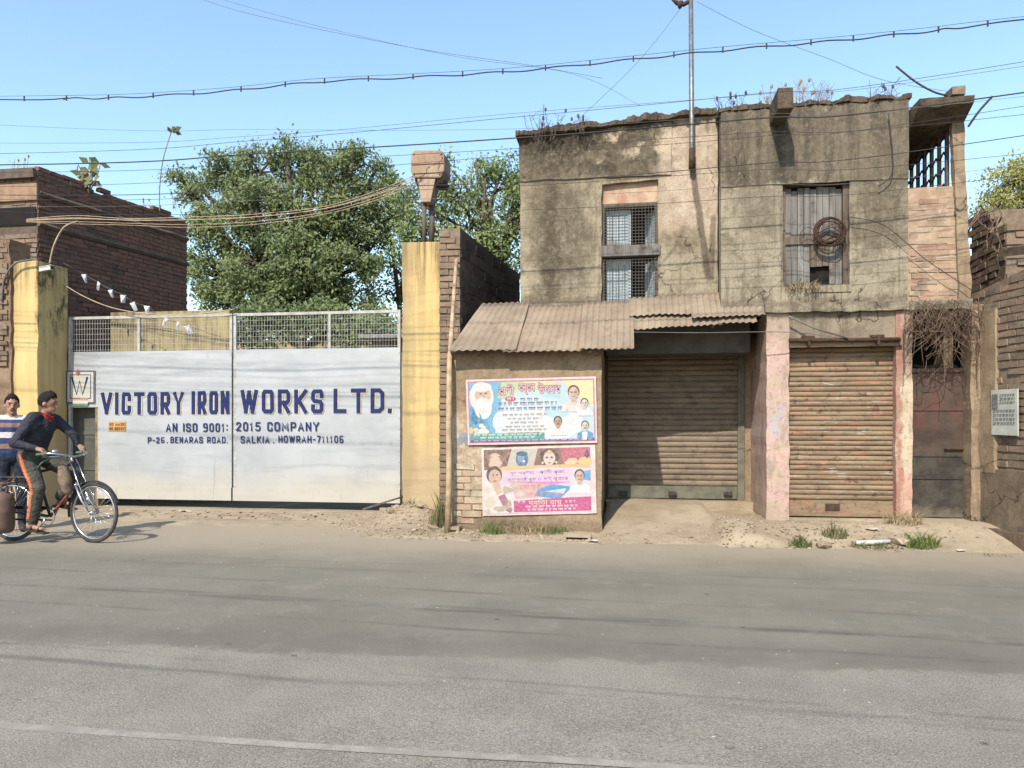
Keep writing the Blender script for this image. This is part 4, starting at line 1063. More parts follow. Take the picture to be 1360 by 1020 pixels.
MB().box(p.x-.022, p.x+.022, DD-.05, DD-.013, p.z-.03, p.z+.03).build('padlock', flat(224, 220, 214), dd, bevel=.006)
MB().tube([(p.x-.25, DD-.03, p.z+.10), (p.x+.03, DD-.03, p.z+.10)], .012, 7).build('bolt', M['rust'], dd)
MB().box(ddx0, ddx1+.1, DD+.35, DD+.4, 0, LG0).build('passage_wall', M['dark'], ob)
MB().box(ddx0-.1, dx1, DD+.05, DD+.4, LG0-.03, ZF+.02).build('passage_ceiling', M['dark'], ob)

# --- front shop block with the corrugated awning
SBX0, SBX1 = gx(600, DS), gx(799, DS)
wall('wall', SBX0, SBX1, -.02, gz(700, 470, DS)+.05, DS, .18, [], M['pl_shop'], ob, amp=.016)
MB().box(SBX0+.01, SBX0+.2, DS+.18, 10.9, -.02, 2.3).build('side_wall', M['pl_shop'], ob)
MB().box(SBX1-.2, SBX1-.004, DS+.18, D1+.2, -.02, 2.42).build('side_wall', M['pl_shop'], ob)
mb = MB(); mb.add([(SBX1-.2, DS+.19, 2.42), (SBX1-.004, DS+.19, 2.42), (SBX1-.004, 10.34, 2.42), (SBX1-.2, 10.34, 2.42), (SBX1-.2, 10.34, 2.93), (SBX1-.004, 10.34, 2.93)], [(0, 1, 5, 4), (1, 2, 5), (0, 4, 3), (2, 3, 4, 5), (0, 3, 2, 1)])
mb.build('gable_fill', M['pl_shop'], ob)
pt = sub('exposed_brickwork', ob); random.seed(12)
kx = lambda x, z: noise.noise(Vector((x*2.5, 3.3, z*2.5)))+.15-max(0, (x-(SBX0+.22)))*1.8 > -.12
lay(ob, pt, SBX0+.03, SBX0+.62, .12, 1.62, DS, 'x', M['brick_white'], L=.24, H=.07, J=.016, proud=.012, keep=kx, miss=.15)
ATOP, AEAV = Vector((0, DL-.02, gz(760, 402, DL))), Vector((0, 9.38, gz(700, 466, 9.38)))
n = NT('dusty_rusty_corrugated')
c = n.mix(n.step(n.noise(1.4, 6, .65), .35, .65), S(170, 149, 122), S(146, 127, 104))
c = n.mix(n.mth('MULTIPLY', n.step(n.noise(5, 8, .78), .5, .62), .6), c, S(128, 110, 92))
c = n.mix(n.mth('MULTIPLY', n.rnd(), .25), c, S(150, 124, 100))
M['corr'] = n.out(c, .85, n.bump(n.noise(40, 5, .7), .3, .005), spec=.15)
aw = sub('awning', ob)
def corr(x0, x1, s0, s1, lift=0, skew=0, x0b=None, wav=.01, pitch=.078, tilt=0):
    mb = MB(); seg = int((x1-x0)/pitch*8); rows = 9
    x0b = x0 if x0b is None else x0b
    nrm = Vector((0, (ATOP.z-AEAV.z)*-1, (ATOP.y-AEAV.y))).normalized()
    for j in range(rows+1):
        s = s0+(s1-s0)*j/rows
        for i in range(seg+1):
            f = i/seg; xa = x0+(x0b-x0)*j/rows; x = xa+(x1-xa)*f
            ph = 2*math.pi*(x0+(x1-x0)*f)/pitch
            e = .02*noise.noise(Vector((x*3, s*2, x0)))*(1 if j == rows else .4)
            p = ATOP.lerp(AEAV, s+e+tilt*f)+nrm*(lift+.009*math.sin(ph)+wav*noise.noise(Vector((x*1.8, s*3, 4)))); p.x = x+skew*s
            mb.v.append(tuple(p))
    for j in range(rows):
        for i in range(seg): o = j*(seg+1)+i; mb.f.append((o, o+1, o+seg+2, o+seg+1)); mb.m.append(0)
    o = mb.build('roofing_sheet', M['corr'], aw, smooth=True)
    so = o.modifiers.new('thickness', 'SOLIDIFY'); so.thickness = .003
    return o
xa0 = gx(640, DL)
corr(xa0, gx(704, DL), 0, 1.0, .02, x0b=gx(600, 9.4), skew=-.05)
corr(gx(700, DL)-.0, gx(780, DL), .04, 1.0, .0, x0b=gx(668, 9.4), skew=0)
corr(gx(775, DL), gx(842, 9.4), .03, 1.01, .028)
corr(gx(836, 9.6), gx(925, 9.9), -.01, .40, .05, tilt=-.03)
corr(gx(918, 9.9), gx(1016, 9.9), -.02, .50, .075, tilt=-.04)
corr(gx(830, 9.6), gx(960, 9.8), .34, .60, -.0, wav=.02, tilt=-.06)
corr(gx(955, 9.8), gx(1006, 9.8), .34, .53, .02, wav=.015)
for px in (640, 676, 712, 785, 868, 950):
    x = gx(px, DS); mb = MB()
    s = 1 if px < 800 else .52
    p0, p1 = ATOP.lerp(AEAV, .02), ATOP.lerp(AEAV, s-.04); p0.x = p1.x = x; p0.z -= .07; p1.z -= .06
    mb.tube([p0, p1], .028, 8); mb.build('rafter', M['wood_brown'], aw, smooth=True)
MB().tube([(SBX0, DS-.06, AEAV.z+.02), (SBX1+.1, DS-.06, AEAV.z+.03)], .03, 7).build('purlin', M['wood_brown'], aw, smooth=True)
# ------------------------------------------------------------------ right brick wall with its ruin and notice
RX = 4.24; RSL = .22                                      # the wall stands askew to the street
rw = thing('roadside_wall', (RX+.2, 9.4, 0), 'brown brick wall with plastered foot at the right edge of the street', 'wall')
rtop = lambda y: 3.0+.16*(10.1-y)+.05*noise.noise(Vector((y*3, 1, 1)))
mb = MB(); k = 20
for i in range(k+1):
    y = 8.3+(10.3-8.3)*i/k; mb.v += [(RX, y, -.05), (RX, y, rtop(y)), (RX+.3, y, rtop(y)), (RX+.3, y, -.05)]
for i in range(k):
    o = i*4
    for q in range(4): mb.f.append((o+q, o+(q+1) % 4, o+4+(q+1) % 4, o+4+q)); mb.m.append(0)
mb.f += [(0, 1, 2, 3), tuple(k*4+q for q in range(4))]; mb.m += [0, 0]
rc = mb.build('core', M['mortar_tan'], rw)
random.seed(21)

wall('plaster_foot', 8.3, 10.2, -.05, .86, RX-.045, .05, [], m_plaster('grey_foot_plaster', S(150, 128, 102), S(128, 108, 86), S(96, 82, 66), .4), rw, axis='y')
wall('corner_pilaster', 9.72, 10.2, .82, 2.75, RX-.05, .06, [], M['pl_col'], rw, axis='y', step=.06, amp=.02)
mb = MB(); random.seed(2)
for i in range(6): mb.box(RX-.15-.04*random.random(), RX-.046, 8.4+i*.27, 8.668+i*.27, -.05, .16+.04*random.random())
mb.jit(.025, 5); o = mb.build('drain_kerb', simple('earth_caked_kerb', S(132, 108, 84), S(108, 90, 72), 6, .95, bump=.8, bd=.02), rw)
# leaning broken slab on top
mb = MB().box(-.15, .6, -1.0, .5, -.05, .05, 0, Matrix.Translation(Vector((RX+.2, 9.3, 3.36))) @ Matrix.Rotation(R(7), 4, 'X') @ Matrix.Rotation(R(-10), 4, 'Y')).jit(.04, 4)
mb.build('broken_slab', M['roof'], rw)
for o in rw.children:                                     # turn the wall a little towards the street
    if o.type == 'MESH':
        me = o.data; k = len(me.vertices); a = np.zeros(k*3, np.float32); me.vertices.foreach_get('co', a); a = a.reshape(-1, 3)
        a[:, 0] += (10.0-(a[:, 1]+wl(rw).y))*RSL; me.vertices.foreach_set('co', a.ravel()); me.update()
lay(rw, rc, 8.35, 10.2, .8, 3.3, RX+(10.0-8.35)*RSL, 'y', M['brick_tan'], L=.25, H=.072, J=.016, proud=.016, top=rtop, facing=-1, slope=-RSL, limit=280)
ru = thing('ruined_wall', (4.9, 11.3, 0), 'stepped ruin of old brickwork with gaps behind the right column', 'ruin')
rt2 = lambda y: 4.35-.0*(y)+(-.5 if y > 11.4 else 0)+(-.9 if y > 11.9 else 0)
mb = MB()
for (ya, yb, zt) in ((10.62, 11.1, 3.95), (11.1, 11.6, 4.25), (11.6, 12.6, 3.7)): mb.box(4.78, 5.3, ya, yb-.001, 0, zt)
uc = mb.build('core', M['mortar_tan'], ru)
lay(ru, uc, 10.62, 12.6, 2.6, 4.3, 4.78, 'y', M['brick_tan'], L=.25, H=.075, J=.013, proud=.016, top=lambda y: 4.0 if y < 11.1 else (4.3 if y < 11.6 else 3.75), facing=-1, miss=.1, limit=120)
lay(ru, uc, 4.78, 5.3, 2.6, 3.98, 10.62, 'x', M['brick_tan'], L=.25, H=.075, J=.014, proud=.02, miss=.12, limit=80)
# notice board
nb = thing('notice_board', (RX-.06, 9.4, 1.4), 'pale faded paper notice on the right brick wall', 'notice')
def yb_at(px):
    d = ray(px, HOR); return (RX+10*RSL)/(d.x/d.y+RSL)
ya, yb = yb_at(1360), yb_at(1325)
za, zb = CAMZ+ray(1340, 578).z*(9.55/ray(1340, 578).y), CAMZ+ray(1340, 517).z*(9.55/ray(1340, 517).y)
nbm = MB().box(RX-.065, RX-.052, ya, yb, za, zb).jit(.01, 3); nbm.v = [(x+(10-y)*RSL, y, z) for x, y, z in nbm.v]; nbm.build('sheet', simple('faded_notice_sheet', S(206, 206, 190), S(186, 188, 174), 5, .8, bump=.1), nb)
mb = MB(); f = lambda t: yb+(ya-yb)*t; h = lambda t: za+(zb-za)*t
def nrect(t0, t1, s0, s1, m): mb.add([(RX-.078, f(t0), h(s0)), (RX-.078, f(t1), h(s0)), (RX-.078, f(t1), h(s1)), (RX-.078, f(t0), h(s1))], [(0, 1, 2, 3)], m)
nrect(.06, .28, .58, .9, 1)
random.seed(4)
for i, s in enumerate((.86, .78, .70, .52, .43, .34, .25)):
    t = .36 if s > .6 else .1
    while t < .9:
        wv = random.uniform(.05, .13); nrect(t, min(t+wv, .93), s, s+.035, 0); t += wv+.03
mb.v = [(x+(10-y)*RSL, y, z) for x, y, z in mb.v]; mb.build('print', [flat(128, 132, 124), flat(120, 116, 120)], nb)

# ------------------------------------------------------------------ posters
def text2d(body):
    c = bpy.data.curves.new('t', 'FONT'); c.body = body; c.resolution_u = 1
    o = bpy.data.objects.new('t', c); COL.objects.link(o); bpy.context.view_layer.update()
    me = o.to_mesh(); vs = [(v.co.x, v.co.y) for v in me.vertices]; fs = [tuple(p.vertices) for p in me.polygons]
    o.to_mesh_clear(); bpy.data.objects.remove(o); bpy.data.curves.remove(c)
    return vs, fs
class Poster:
    def __init__(s, corners, D, label, bgcols, name='poster'):
        s.c = [at(px, py, D) for px, py in corners]         # TL TR BR BL
        s.fade = .12; s.D = D; s.mb = MB(); s.cols = []; s.lay = 0
        s.t = thing(name, (s.c[3].x, D, s.c[3].z), label, 'poster', 'posters on the shop wall')
    def P(s, u, v):
        tl, tr, br, bl = s.c; a = tl.lerp(tr, u); b = bl.lerp(br, u); return a.lerp(b, v)
    def m(s, col):
        if col not in s.cols: s.cols.append(col)
        return s.cols.index(col)
    def bump(s, u, v): return .006*noise.noise(Vector((u*3, v*2, s.c[0].z)))
    def poly(s, pts, col):
        s.lay += 1; y = s.D-.027-.00004*s.lay
        vs = []
        for u, v in pts: p = s.P(u, v); vs.append((p.x, y, p.z))
        s.mb.add(vs, [tuple(range(len(vs)))], s.m(col))
    def ell(s, u, v, ru, rv, col, a0=0, a1=360, k=22):
        s.poly([(u+ru*math.cos(R(a0+(a1-a0)*i/k)), v-rv*math.sin(R(a0+(a1-a0)*i/k))) for i in range(k)], col)
    def text(s, body, u0, u1, v0, v1, col):
        vs, fs = text2d(body)
        if not vs: return
        a = np.array(vs); lo, hi = a.min(0), a.max(0)
        s.lay += 1; y = s.D-.027-.00004*s.lay; out = []
        for q in vs:
            u = u0+(u1-u0)*(q[0]-lo[0])/(hi[0]-lo[0]); v = v1-(v1-v0)*(q[1]-lo[1])/(hi[1]-lo[1])
            p = s.P(u, v); out.append((p.x, y, p.z))
        s.mb.add(out, fs, s.m(col))
    def marks(s, u0, u1, v0, v1, col):                      # lines of print too small to read
        u = u0; h = v1-v0; l0 = s.lay+1
        while u < u1:
            wv = min(random.uniform(.02, .055), u1-u)
            if wv < .008: break
            s.lay = l0; s.poly([(u, v0), (u+wv, v0), (u+wv, v0+h*.22), (u, v0+h*.22)], col); q = u+.004
            while q < u+wv-.003:
                s.lay = l0; s.poly([(q, v0+h*.22), (q+.0035, v0+h*.22), (q+.0035, v1-h*random.uniform(0, .4)), (q, v1-h*random.uniform(0, .3))], col); q += random.uniform(.007, .012)
            u += wv+.012
    def portrait(s, u, v, h, skin, hair, shirt, asp, old=False, glasses=False, moust=False):
        w_ = h*asp
        s.poly([(u-1.25*w_, v+1.9*h), (u-1.15*w_, v+1.1*h), (u-.4*w_, v+.75*h), (u+.4*w_, v+.75*h), (u+1.15*w_, v+1.1*h), (u+1.25*w_, v+1.9*h)], shirt)
        s.poly([(u-.22*w_, v+.5*h), (u+.22*w_, v+.5*h), (u+.25*w_, v+.85*h), (u, v+1.0*h), (u-.25*w_, v+.85*h)], tuple(int(c*.9) for c in skin))
        s.ell(u, v-.12*h, .60*w_, .68*h, hair); s.ell(u, v+.05*h, .5*w_, .66*h, skin)
        s.poly([(u-.05*w_, v), (u+.06*w_, v), (u+.09*w_, v+.22*h), (u-.08*w_, v+.22*h)], tuple(int(c*.88) for c in skin))
        s.ell(u+.22*w_, v+.12*h, .25*w_, .5*h, tuple(int(c*.9) for c in skin)); s.ell(u-.12*w_, v-.28*h, .22*w_, .16*h, tuple(min(255, int(c*1.06)) for c in skin))
        for q in (-1, 1): s.poly([(u+q*.3*w_, v+.8*h), (u+q*.1*w_, v+1.15*h), (u+q*.16*w_, v+1.2*h), (u+q*.42*w_, v+.82*h)], tuple(int(c*.82) for c in shirt)); s.poly([(u+q*.75*w_, v+1.15*h), (u+q*.8*w_, v+1.15*h), (u+q*.7*w_, v+1.9*h), (u+q*.62*w_, v+1.9*h)], tuple(int(c*.86) for c in shirt))
        s.poly([(u+.01*w_, v+1.05*h), (u+.04*w_, v+1.05*h), (u+.04*w_, v+1.9*h), (u+.01*w_, v+1.9*h)], tuple(int(c*.8) for c in shirt))
        for q in (-1, 1):
            s.ell(u+q*.2*w_, v-.02*h, .09*w_, .05*h, (70, 50, 44)); s.poly([(u+q*.08*w_, v-.13*h), (u+q*.33*w_, v-.17*h), (u+q*.33*w_, v-.12*h), (u+q*.08*w_, v-.09*h)], hair)
            if glasses: s.poly([(u+q*.06*w_, v-.07*h), (u+q*.36*w_, v-.07*h), (u+q*.36*w_, v-.05*h), (u+q*.06*w_, v-.05*h)], (40, 40, 50))
        s.ell(u, v+.38*h, .2*w_, .05*h, (168, 92, 84))
        if moust: s.ell(u, v+.29*h, .24*w_, .06*h, hair)
    def finish(s, colA, colB, border):
        mb = MB(); k, r = 24, 12
        for j in range(r+1):
            for i in range(k+1):
                p = s.P(i/k, j/r); e = .004*noise.noise(Vector((p.x*6, 1, p.z*6)))
                mb.v.append((p.x+e, s.D-.024+e*.7, p.z+e*.8))
        for j in range(r):
            for i in range(k): o = j*(k+1)+i; mb.f.append((o, o+1, o+k+2, o+k+1)); mb.m.append(0)
        o = mb.build('sheet', border, s.t); so = o.modifiers.new('thickness', 'SOLIDIFY'); so.thickness = .002
        s.mb.build('print', [flat(*[int(q+(t-q)*s.fade) for q, t in zip(c, (226, 218, 210))]) for c in s.cols], s.t)
pinkish = simple('flex_sheet_border', S(240, 214, 206, .58), S(228, 196, 190, .55), 9, .6, bump=.1)
P = Poster([(619, 504.5), (791.5, 500), (793.5, 588), (622, 591)], DS, 'wide sky blue poster with bearded elder, upper of the two on the shop wall', None)
asp = .5
P.poly([(.014, .03), (.986, .03), (.986, .97), (.014, .97)], (196, 110, 150))
P.poly([(.022, .05), (.978, .05), (.978, .95), (.022, .95)], (196, 226, 236))
P.poly([(.022, .05), (.30, .05), (.26, .5), (.2, .95), (.022, .95)], (96, 180, 226)); P.poly([(.28, .05), (.62, .05), (.7, .26), (.24, .3)], (190, 220, 160))
P.poly([(.45, .05), (.72, .05), (.7, .18), (.5, .14)], (222, 226, 150)); P.poly([(.74, .05), (.978, .05), (.978, .45), (.86, .3)], (244, 230, 160))
P.ell(.5, .38, .2, .2, (206, 232, 242)); P.ell(.62, .7, .28, .26, (236, 238, 240)); P.ell(.36, .66, .16, .24, (226, 238, 244)); P.ell(.66, .22, .08, .1, (176, 224, 240)); P.ell(.7, .52, .1, .1, (186, 226, 246))
# elder with white hair and long beard in a blue robe
P.poly([(.022, .95), (.022, .42), (.08, .40), (.16, .62), (.2, .95)], (70, 160, 206)); P.ell(.12, .27, .095, .23, (236, 232, 226)); P.ell(.13, .24, .062, .14, (222, 178, 150)); P.ell(.125, .12, .075, .07, (240, 236, 230)); P.ell(.13, .44, .068, .17, (240, 236, 232)); P.ell(.15, .335, .05, .03, (236, 230, 224))
P.ell(.115, .22, .01, .012, (90, 66, 56)); P.ell(.155, .215, .01, .012, (90, 66, 56)); P.poly([(.132, .22), (.145, .22), (.152, .29), (.13, .29)], (204, 158, 130)); P.poly([(.05, .45), (.09, .62), (.07, .72), (.03, .6)], (44, 120, 170)); P.poly([(.1, .5), (.13, .66), (.1, .7)], (44, 120, 170))
for i in range(14): P.ell(.06+.11*random.random(), .7+.15*random.random(), .02, .03, random.choice([(240, 232, 214), (226, 222, 196), (250, 244, 230)]))
P.ell(.03, .78, .02, .05, (240, 196, 110))
for dx_, dv, cc in [(.0045*math.cos(q), .009*math.sin(q), (150, 44, 60)) for q in (0, .8, 1.6, 2.4, 3.1, 3.9, 4.7, 5.5)]+[(.0015*q, 0, (240, 190, 204)) for q in (-1, 0, 1)]:
    P.text('রাখী', .255+dx_, .375+dx_, .09+dv, .25+dv, cc); P.text('বন্ধন', .41+dx_, .535+dx_, .09+dv, .25+dv, cc); P.text('উৎসব', .56+dx_, .73+dx_, .07+dv, .24+dv, cc)
P.ell(.345, .31, .042, .04, (206, 70, 70)); P.marks(.318, .372, .29, .335, (250, 240, 236)); P.marks(.42, .56, .30, .35, (120, 96, 140))
P.marks(.25, .70, .36, .42, (110, 90, 120)); P.marks(.25, .74, .44, .50, (96, 90, 150))
for i, (a, b, v) in enumerate(((.28, .62, .54), (.32, .58, .60), (.34, .56, .66), (.30, .6, .72), (.27, .63, .77), (.32, .56, .82))):
    P.marks(a, b, v, v+.035, (190, 130, 110) if i % 2 else (150, 140, 130))
P.poly([(.03, .83), (.60, .83), (.60, .925), (.03, .925)], (60, 160, 140)); P.marks(.05, .58, .84, .875, (226, 246, 240)); P.marks(.1, .53, .882, .918, (226, 246, 240))
P.poly([(.022, .93), (.978, .93), (.978, .955), (.022, .955)], (110, 70, 160)); P.marks(.05, .96, .934, .952, (236, 226, 246))
P.portrait(.83, .24, .15, (226, 180, 156), (84, 60, 50), (236, 226, 214), asp, glasses=True); P.portrait(.91, .40, .10, (232, 208, 190), (40, 34, 34), (236, 240, 242), asp)
P.portrait(.705, .67, .11, (196, 150, 124), (36, 32, 32), (246, 240, 236), asp, moust=True); P.portrait(.91, .74, .10, (230, 208, 192), (60, 56, 56), (64, 150, 206), asp, moust=True); P.poly([(.885, .83), (.93, .83), (.92, .95), (.89, .95)], (244, 244, 246))
P.finish(None, None, pinkish)
P = Poster([(640, 595), (790.5, 590.5), (792.5, 681.5), (641.5, 685)], DS, 'faded magenta festival poster, lower of the two on the shop wall', None); asp = .56
P.poly([(.02, .03), (.955, .03), (.955, .97), (.02, .97)], (236, 214, 226))
P.poly([(.02, .03), (.30, .03), (.25, .28), (.02, .33)], (122, 86, 70)); P.poly([(.27, .03), (.52, .03), (.5, .3), (.22, .3)], (206, 196, 176)); P.poly([(.5, .03), (.72, .03), (.74, .29), (.46, .29)], (136, 94, 84)); P.poly([(.7, .03), (.955, .03), (.955, .3), (.72, .3)], (206, 88, 112))
P.ell(.12, .2, .065, .12, (222, 184, 152)); P.poly([(.03, .06), (.08, .13), (.2, .12), (.27, .05), (.2, .2), (.06, .24)], (150, 108, 88)); P.ell(.12, .21, .05, .09, (228, 194, 164)); P.ell(.36, .18, .055, .12, (66, 110, 156)); P.ell(.35, .16, .03, .06, (120, 160, 196)); P.ell(.375, .21, .012, .02, (226, 232, 236)); P.ell(.36, .10, .05, .035, (50, 84, 130))
P.ell(.6, .17, .085, .14, (92, 62, 54)); P.ell(.6, .18, .052, .105, (236, 204, 188))
for q in (-1, 1): P.ell(.6+q*.022, .165, .012, .012, (60, 40, 40)); P.ell(.6+q*.06, .24, .01, .018, (240, 222, 190))
P.ell(.6, .245, .014, .01, (190, 60, 60)); P.poly([(.57, .09), (.6, .05), (.63, .09), (.6, .12)], (226, 190, 120))
P.ell(.8, .23, .05, .05, (240, 190, 140)); P.ell(.78, .25, .05, .03, (236, 206, 160)); P.ell(.91, .24, .06, .07, (240, 200, 110)); P.poly([(.9, .14), (.93, .06), (.95, .14), (.93, .2)], (90, 60, 110))
P.poly([(.18, .28), (.955, .27), (.955, .33), (.6, .31), (.14, .35)], (242, 186, 120)); P.poly([(.16, .36), (.8, .34), (.76, .56), (.18, .54)], (240, 196, 226)); P.poly([(.25, .5), (.7, .52), (.55, .74), (.3, .76)], (226, 172, 168)); P.poly([(.2, .5), (.8, .53), (.6, .56)], (226, 120, 190))
P.poly([(.5, .62), (.62, .56), (.8, .6), (.68, .78), (.46, .72)], (66, 150, 220)); P.poly([(.86, .40), (.955, .36), (.955, .52), (.88, .5)], (80, 160, 224)); P.poly([(.55, .66), (.74, .62), (.72, .7)], (196, 224, 244))
P.text('শুভ শারদীয়া,', .25, .47, .35, .42, (96, 80, 150)); P.text('কালী পূজা,', .51, .74, .34, .42, (96, 80, 150)); P.text('জগদ্ধাত্রী পূজা ও', .23, .52, .44, .52, (120, 84, 150)); P.text('ছট্ পূজার', .55, .76, .44, .52, (96, 84, 160))
P.marks(.28, .54, .56, .63, (206, 130, 120)); P.text('আন্তরিক অভিনন্দন', .40, .73, .66, .75, (232, 130, 110))
P.poly([(.28, .79), (.5, .77), (.955, .75), (.955, .955), (.28, .955)], (206, 60, 130)); P.marks(.315, .39, .79, .83, (250, 214, 230)); P.text('ববিতা রায়', .41, .70, .77, .87, (250, 236, 190)); P.marks(.73, .82, .80, .84, (250, 214, 230)); P.marks(.38, .84, .865, .90, (250, 230, 240)); P.marks(.40, .82, .91, .945, (250, 230, 240))
P.poly([(.02, .97), (.02, .5), (.1, .47), (.2, .56), (.28, .8), (.28, .97)], (238, 224, 214)); P.poly([(.14, .72), (.2, .68), (.27, .92), (.25, .97), (.2, .92)], (172, 100, 124)); P.ell(.11, .40, .07, .13, (70, 54, 50)); P.ell(.115, .43, .055, .11, (216, 170, 144)); P.ell(.1, .4, .008, .01, (60, 44, 40)); P.ell(.135, .4, .008, .01, (60, 44, 40)); P.ell(.115, .49, .02, .01, (176, 90, 86)); P.poly([(.09, .54), (.16, .52), (.18, .66), (.13, .7)], (222, 176, 156))
for (u, v, ru, rv) in ((.05, .62, .03, .05), (.07, .80, .05, .09), (.16, .9, .06, .05), (.22, .62, .05, .06), (.3, .55, .05, .04), (.24, .84, .02, .06), (.05, .93, .03, .03), (.34, .68, .04, .04)):
    k = 13; P.poly([(u+ru*(.6+.7*random.random())*math.cos(6.283*i/k), v+rv*(.6+.7*random.random())*math.sin(6.283*i/k)) for i in range(k)], random.choice([(206, 188, 158), (222, 206, 182), (190, 172, 148)]))
P.portrait(.86, .45, .13, (218, 176, 150), (44, 40, 42), (244, 242, 240), asp, glasses=True)
P.finish(None, None, pinkish)

# ------------------------------------------------------------------ things on and by the buildings
bs = MB(); pts = [at(x, y, 9.5+.02*i) for i, (x, y) in enumerate(((594, 712), (596.5, 640), (596, 560), (597, 480), (601, 420), (606, 345)))]
for i, p in enumerate(pts): p.y = 9.5 if i < 4 else 9.5+(i-3)*.5
pts = [at(x, y, d) for (x, y), d in zip(((594, 712), (596.5, 640), (596, 560), (597, 480), (601, 420), (606, 345)), (9.42, 9.44, 9.46, 9.5, 10.2, 10.8))]
bs.tube(pts, [.042, .04, .038, .036, .03, .026], 8)
tag(bs.build('bamboo_pole', simple('dry_bamboo', S(204, 172, 128), S(170, 140, 104), 9, .8, bump=.3), smooth=True), 'tall thin bamboo pole leaning up beside the shop wall', 'pole')
pb = at(919, 212, DL-.09); pole = thing('antenna_pole', pb, 'thin grey steel pole rising from the left wing of the roof', 'pole')
ptop = at(917.5, -14, DL-.12)
MB().tube([pb, pb.lerp(ptop, .1), ptop], [.034, .034, .03], 10).build('mast', M['steel'], pole, smooth=True)
MB().tube([pb+Vector((0, 0, -.12)), pb+Vector((0, 0, .14))], .04, 8).build('sleeve', M['rust'], pole, smooth=True)
c_ = at(905, 5, DL-.12)
MB().tube([at(893, -3, DL-.12), at(899, 4, DL-.12), at(908, 6, DL-.12), at(915, 2, DL-.12)], .03, 8).tube([at(903, 3, DL-.12), at(903, 11, DL-.12)], [.05, .02], 8).build('insulator_bracket', M['rust'], pole, smooth=True)
# coil of wire hung on the plank window
cl = MB(); cc = at(1101, 309, DR-.03); random.seed(6)
for q in range(9):
    r_ = random.uniform(.13, .19); ox, oz = random.uniform(-.02, .02), random.uniform(-.02, .02)
    cl.tube([cc+Vector((ox+r_*math.cos(a)*1.0, random.uniform(-.01, .01)+.01*q-.05, oz+r_*.95*math.sin(a))) for a in np.linspace(0, 2*math.pi, 26)[:-1]], .0065, 5, closed=True)
for q in range(4): cl.tube([cc+Vector((random.uniform(-.15, .15), -.03, random.uniform(-.14, .14))) for _ in range(4)], .005, 5)
cl.tube([cc+Vector((-.25+.1*math.cos(a), -.02, -.05+.12*math.sin(a))) for a in np.linspace(0, 2*math.pi, 20)[:-1]], .004, 5, closed=True)
tag(cl.build('wire_coil', M['rust'], smooth=True), 'coil of rusty wire hanging on the plank shutters', 'wire coil')

# ------------------------------------------------------------------ overhead wires
M['wire'] = simple('black_wire', S(70, 66, 66), S(54, 50, 50), 5, .7, bump=0)
M['wire_grey'] = simple('grey_wire_line', S(120, 116, 112), S(100, 98, 94), 5, .7, bump=0)
def spline(ps, k=14):
    out = []
    for i in range(len(ps)-1):
        p0, p1, p2, p3 = ps[max(i-1, 0)], ps[i], ps[i+1], ps[min(i+2, len(ps)-1)]
        for j in range(k):
            t = j/k; out.append(.5*((2*p1)+(-p0+p2)*t+(2*p0-5*p1+4*p2-p3)*t*t+(-p0+3*p1-3*p2+p3)*t**3))
    out.append(ps[-1]); return out
def wire(pix, D, r_, label, mat='wire', group=None, ext=True, cat='wire', name='overhead_wire', ds=None):
    ds = ds or [D]*len(pix)
    ps = [at(x, y, d) for (x, y), d in zip(pix, ds)]
    if ext:
        ps = [ps[0]+(ps[0]-ps[1]).normalized()*14+Vector((0, 0, .5))]+ps+[ps[-1]+(ps[-1]-ps[-2]).normalized()*14+Vector((0, 0, .8))]
    mb = MB().tube(spline(ps, 10), r_, 5)
    return tag(mb.build(name, M[mat], smooth=True), label, cat, group)
top = thing('service_cable', at(680, 94, 7.6), 'thick twisted cable with regular clips, highest across the sky', 'cable')
ps = [at(x, y, 7.6) for x, y in ((-700, 140), (0, 132), (90, 131), (175, 129), (300, 121), (420, 109), (560, 102), (690, 94), (830, 80), (960, 67), (1100, 55), (1230, 42), (1360, 27), (2000, -40))]
sp = spline(ps, 12)
MB().tube([p+Vector((0, 0, .009*math.sin(i*.8))) for i, p in enumerate(sp)], .0062, 6).build('cable', M['wire'], top, smooth=True)
MB().tube([p+Vector((0, 0, .035)) for p in sp], .0022, 5).build('messenger_wire', M['wire'], top, smooth=True)
for x in range(30, 1360, 58):
    i = min(range(len(sp)), key=lambda k: abs(sp[k].x-gx(x, 7.6))); p = sp[i]
    MB().tube([p+Vector((0, 0, -.02)), p+Vector((0, 0, .034))], .008, 6).build('cable_clip', M['wire'], top)
WG = 'overhead wires along the street'
ORD = ['third', 'second', 'first', 'fifth', 'sixth', 'seventh', 'eighth', 'ninth', 'tenth']
wire([(0, 219), (345, 204), (690, 183), (1000, 158), (1360, 123)], 9.0, .008, 'thick black overhead wire meeting the top left corner of the building', group=WG)
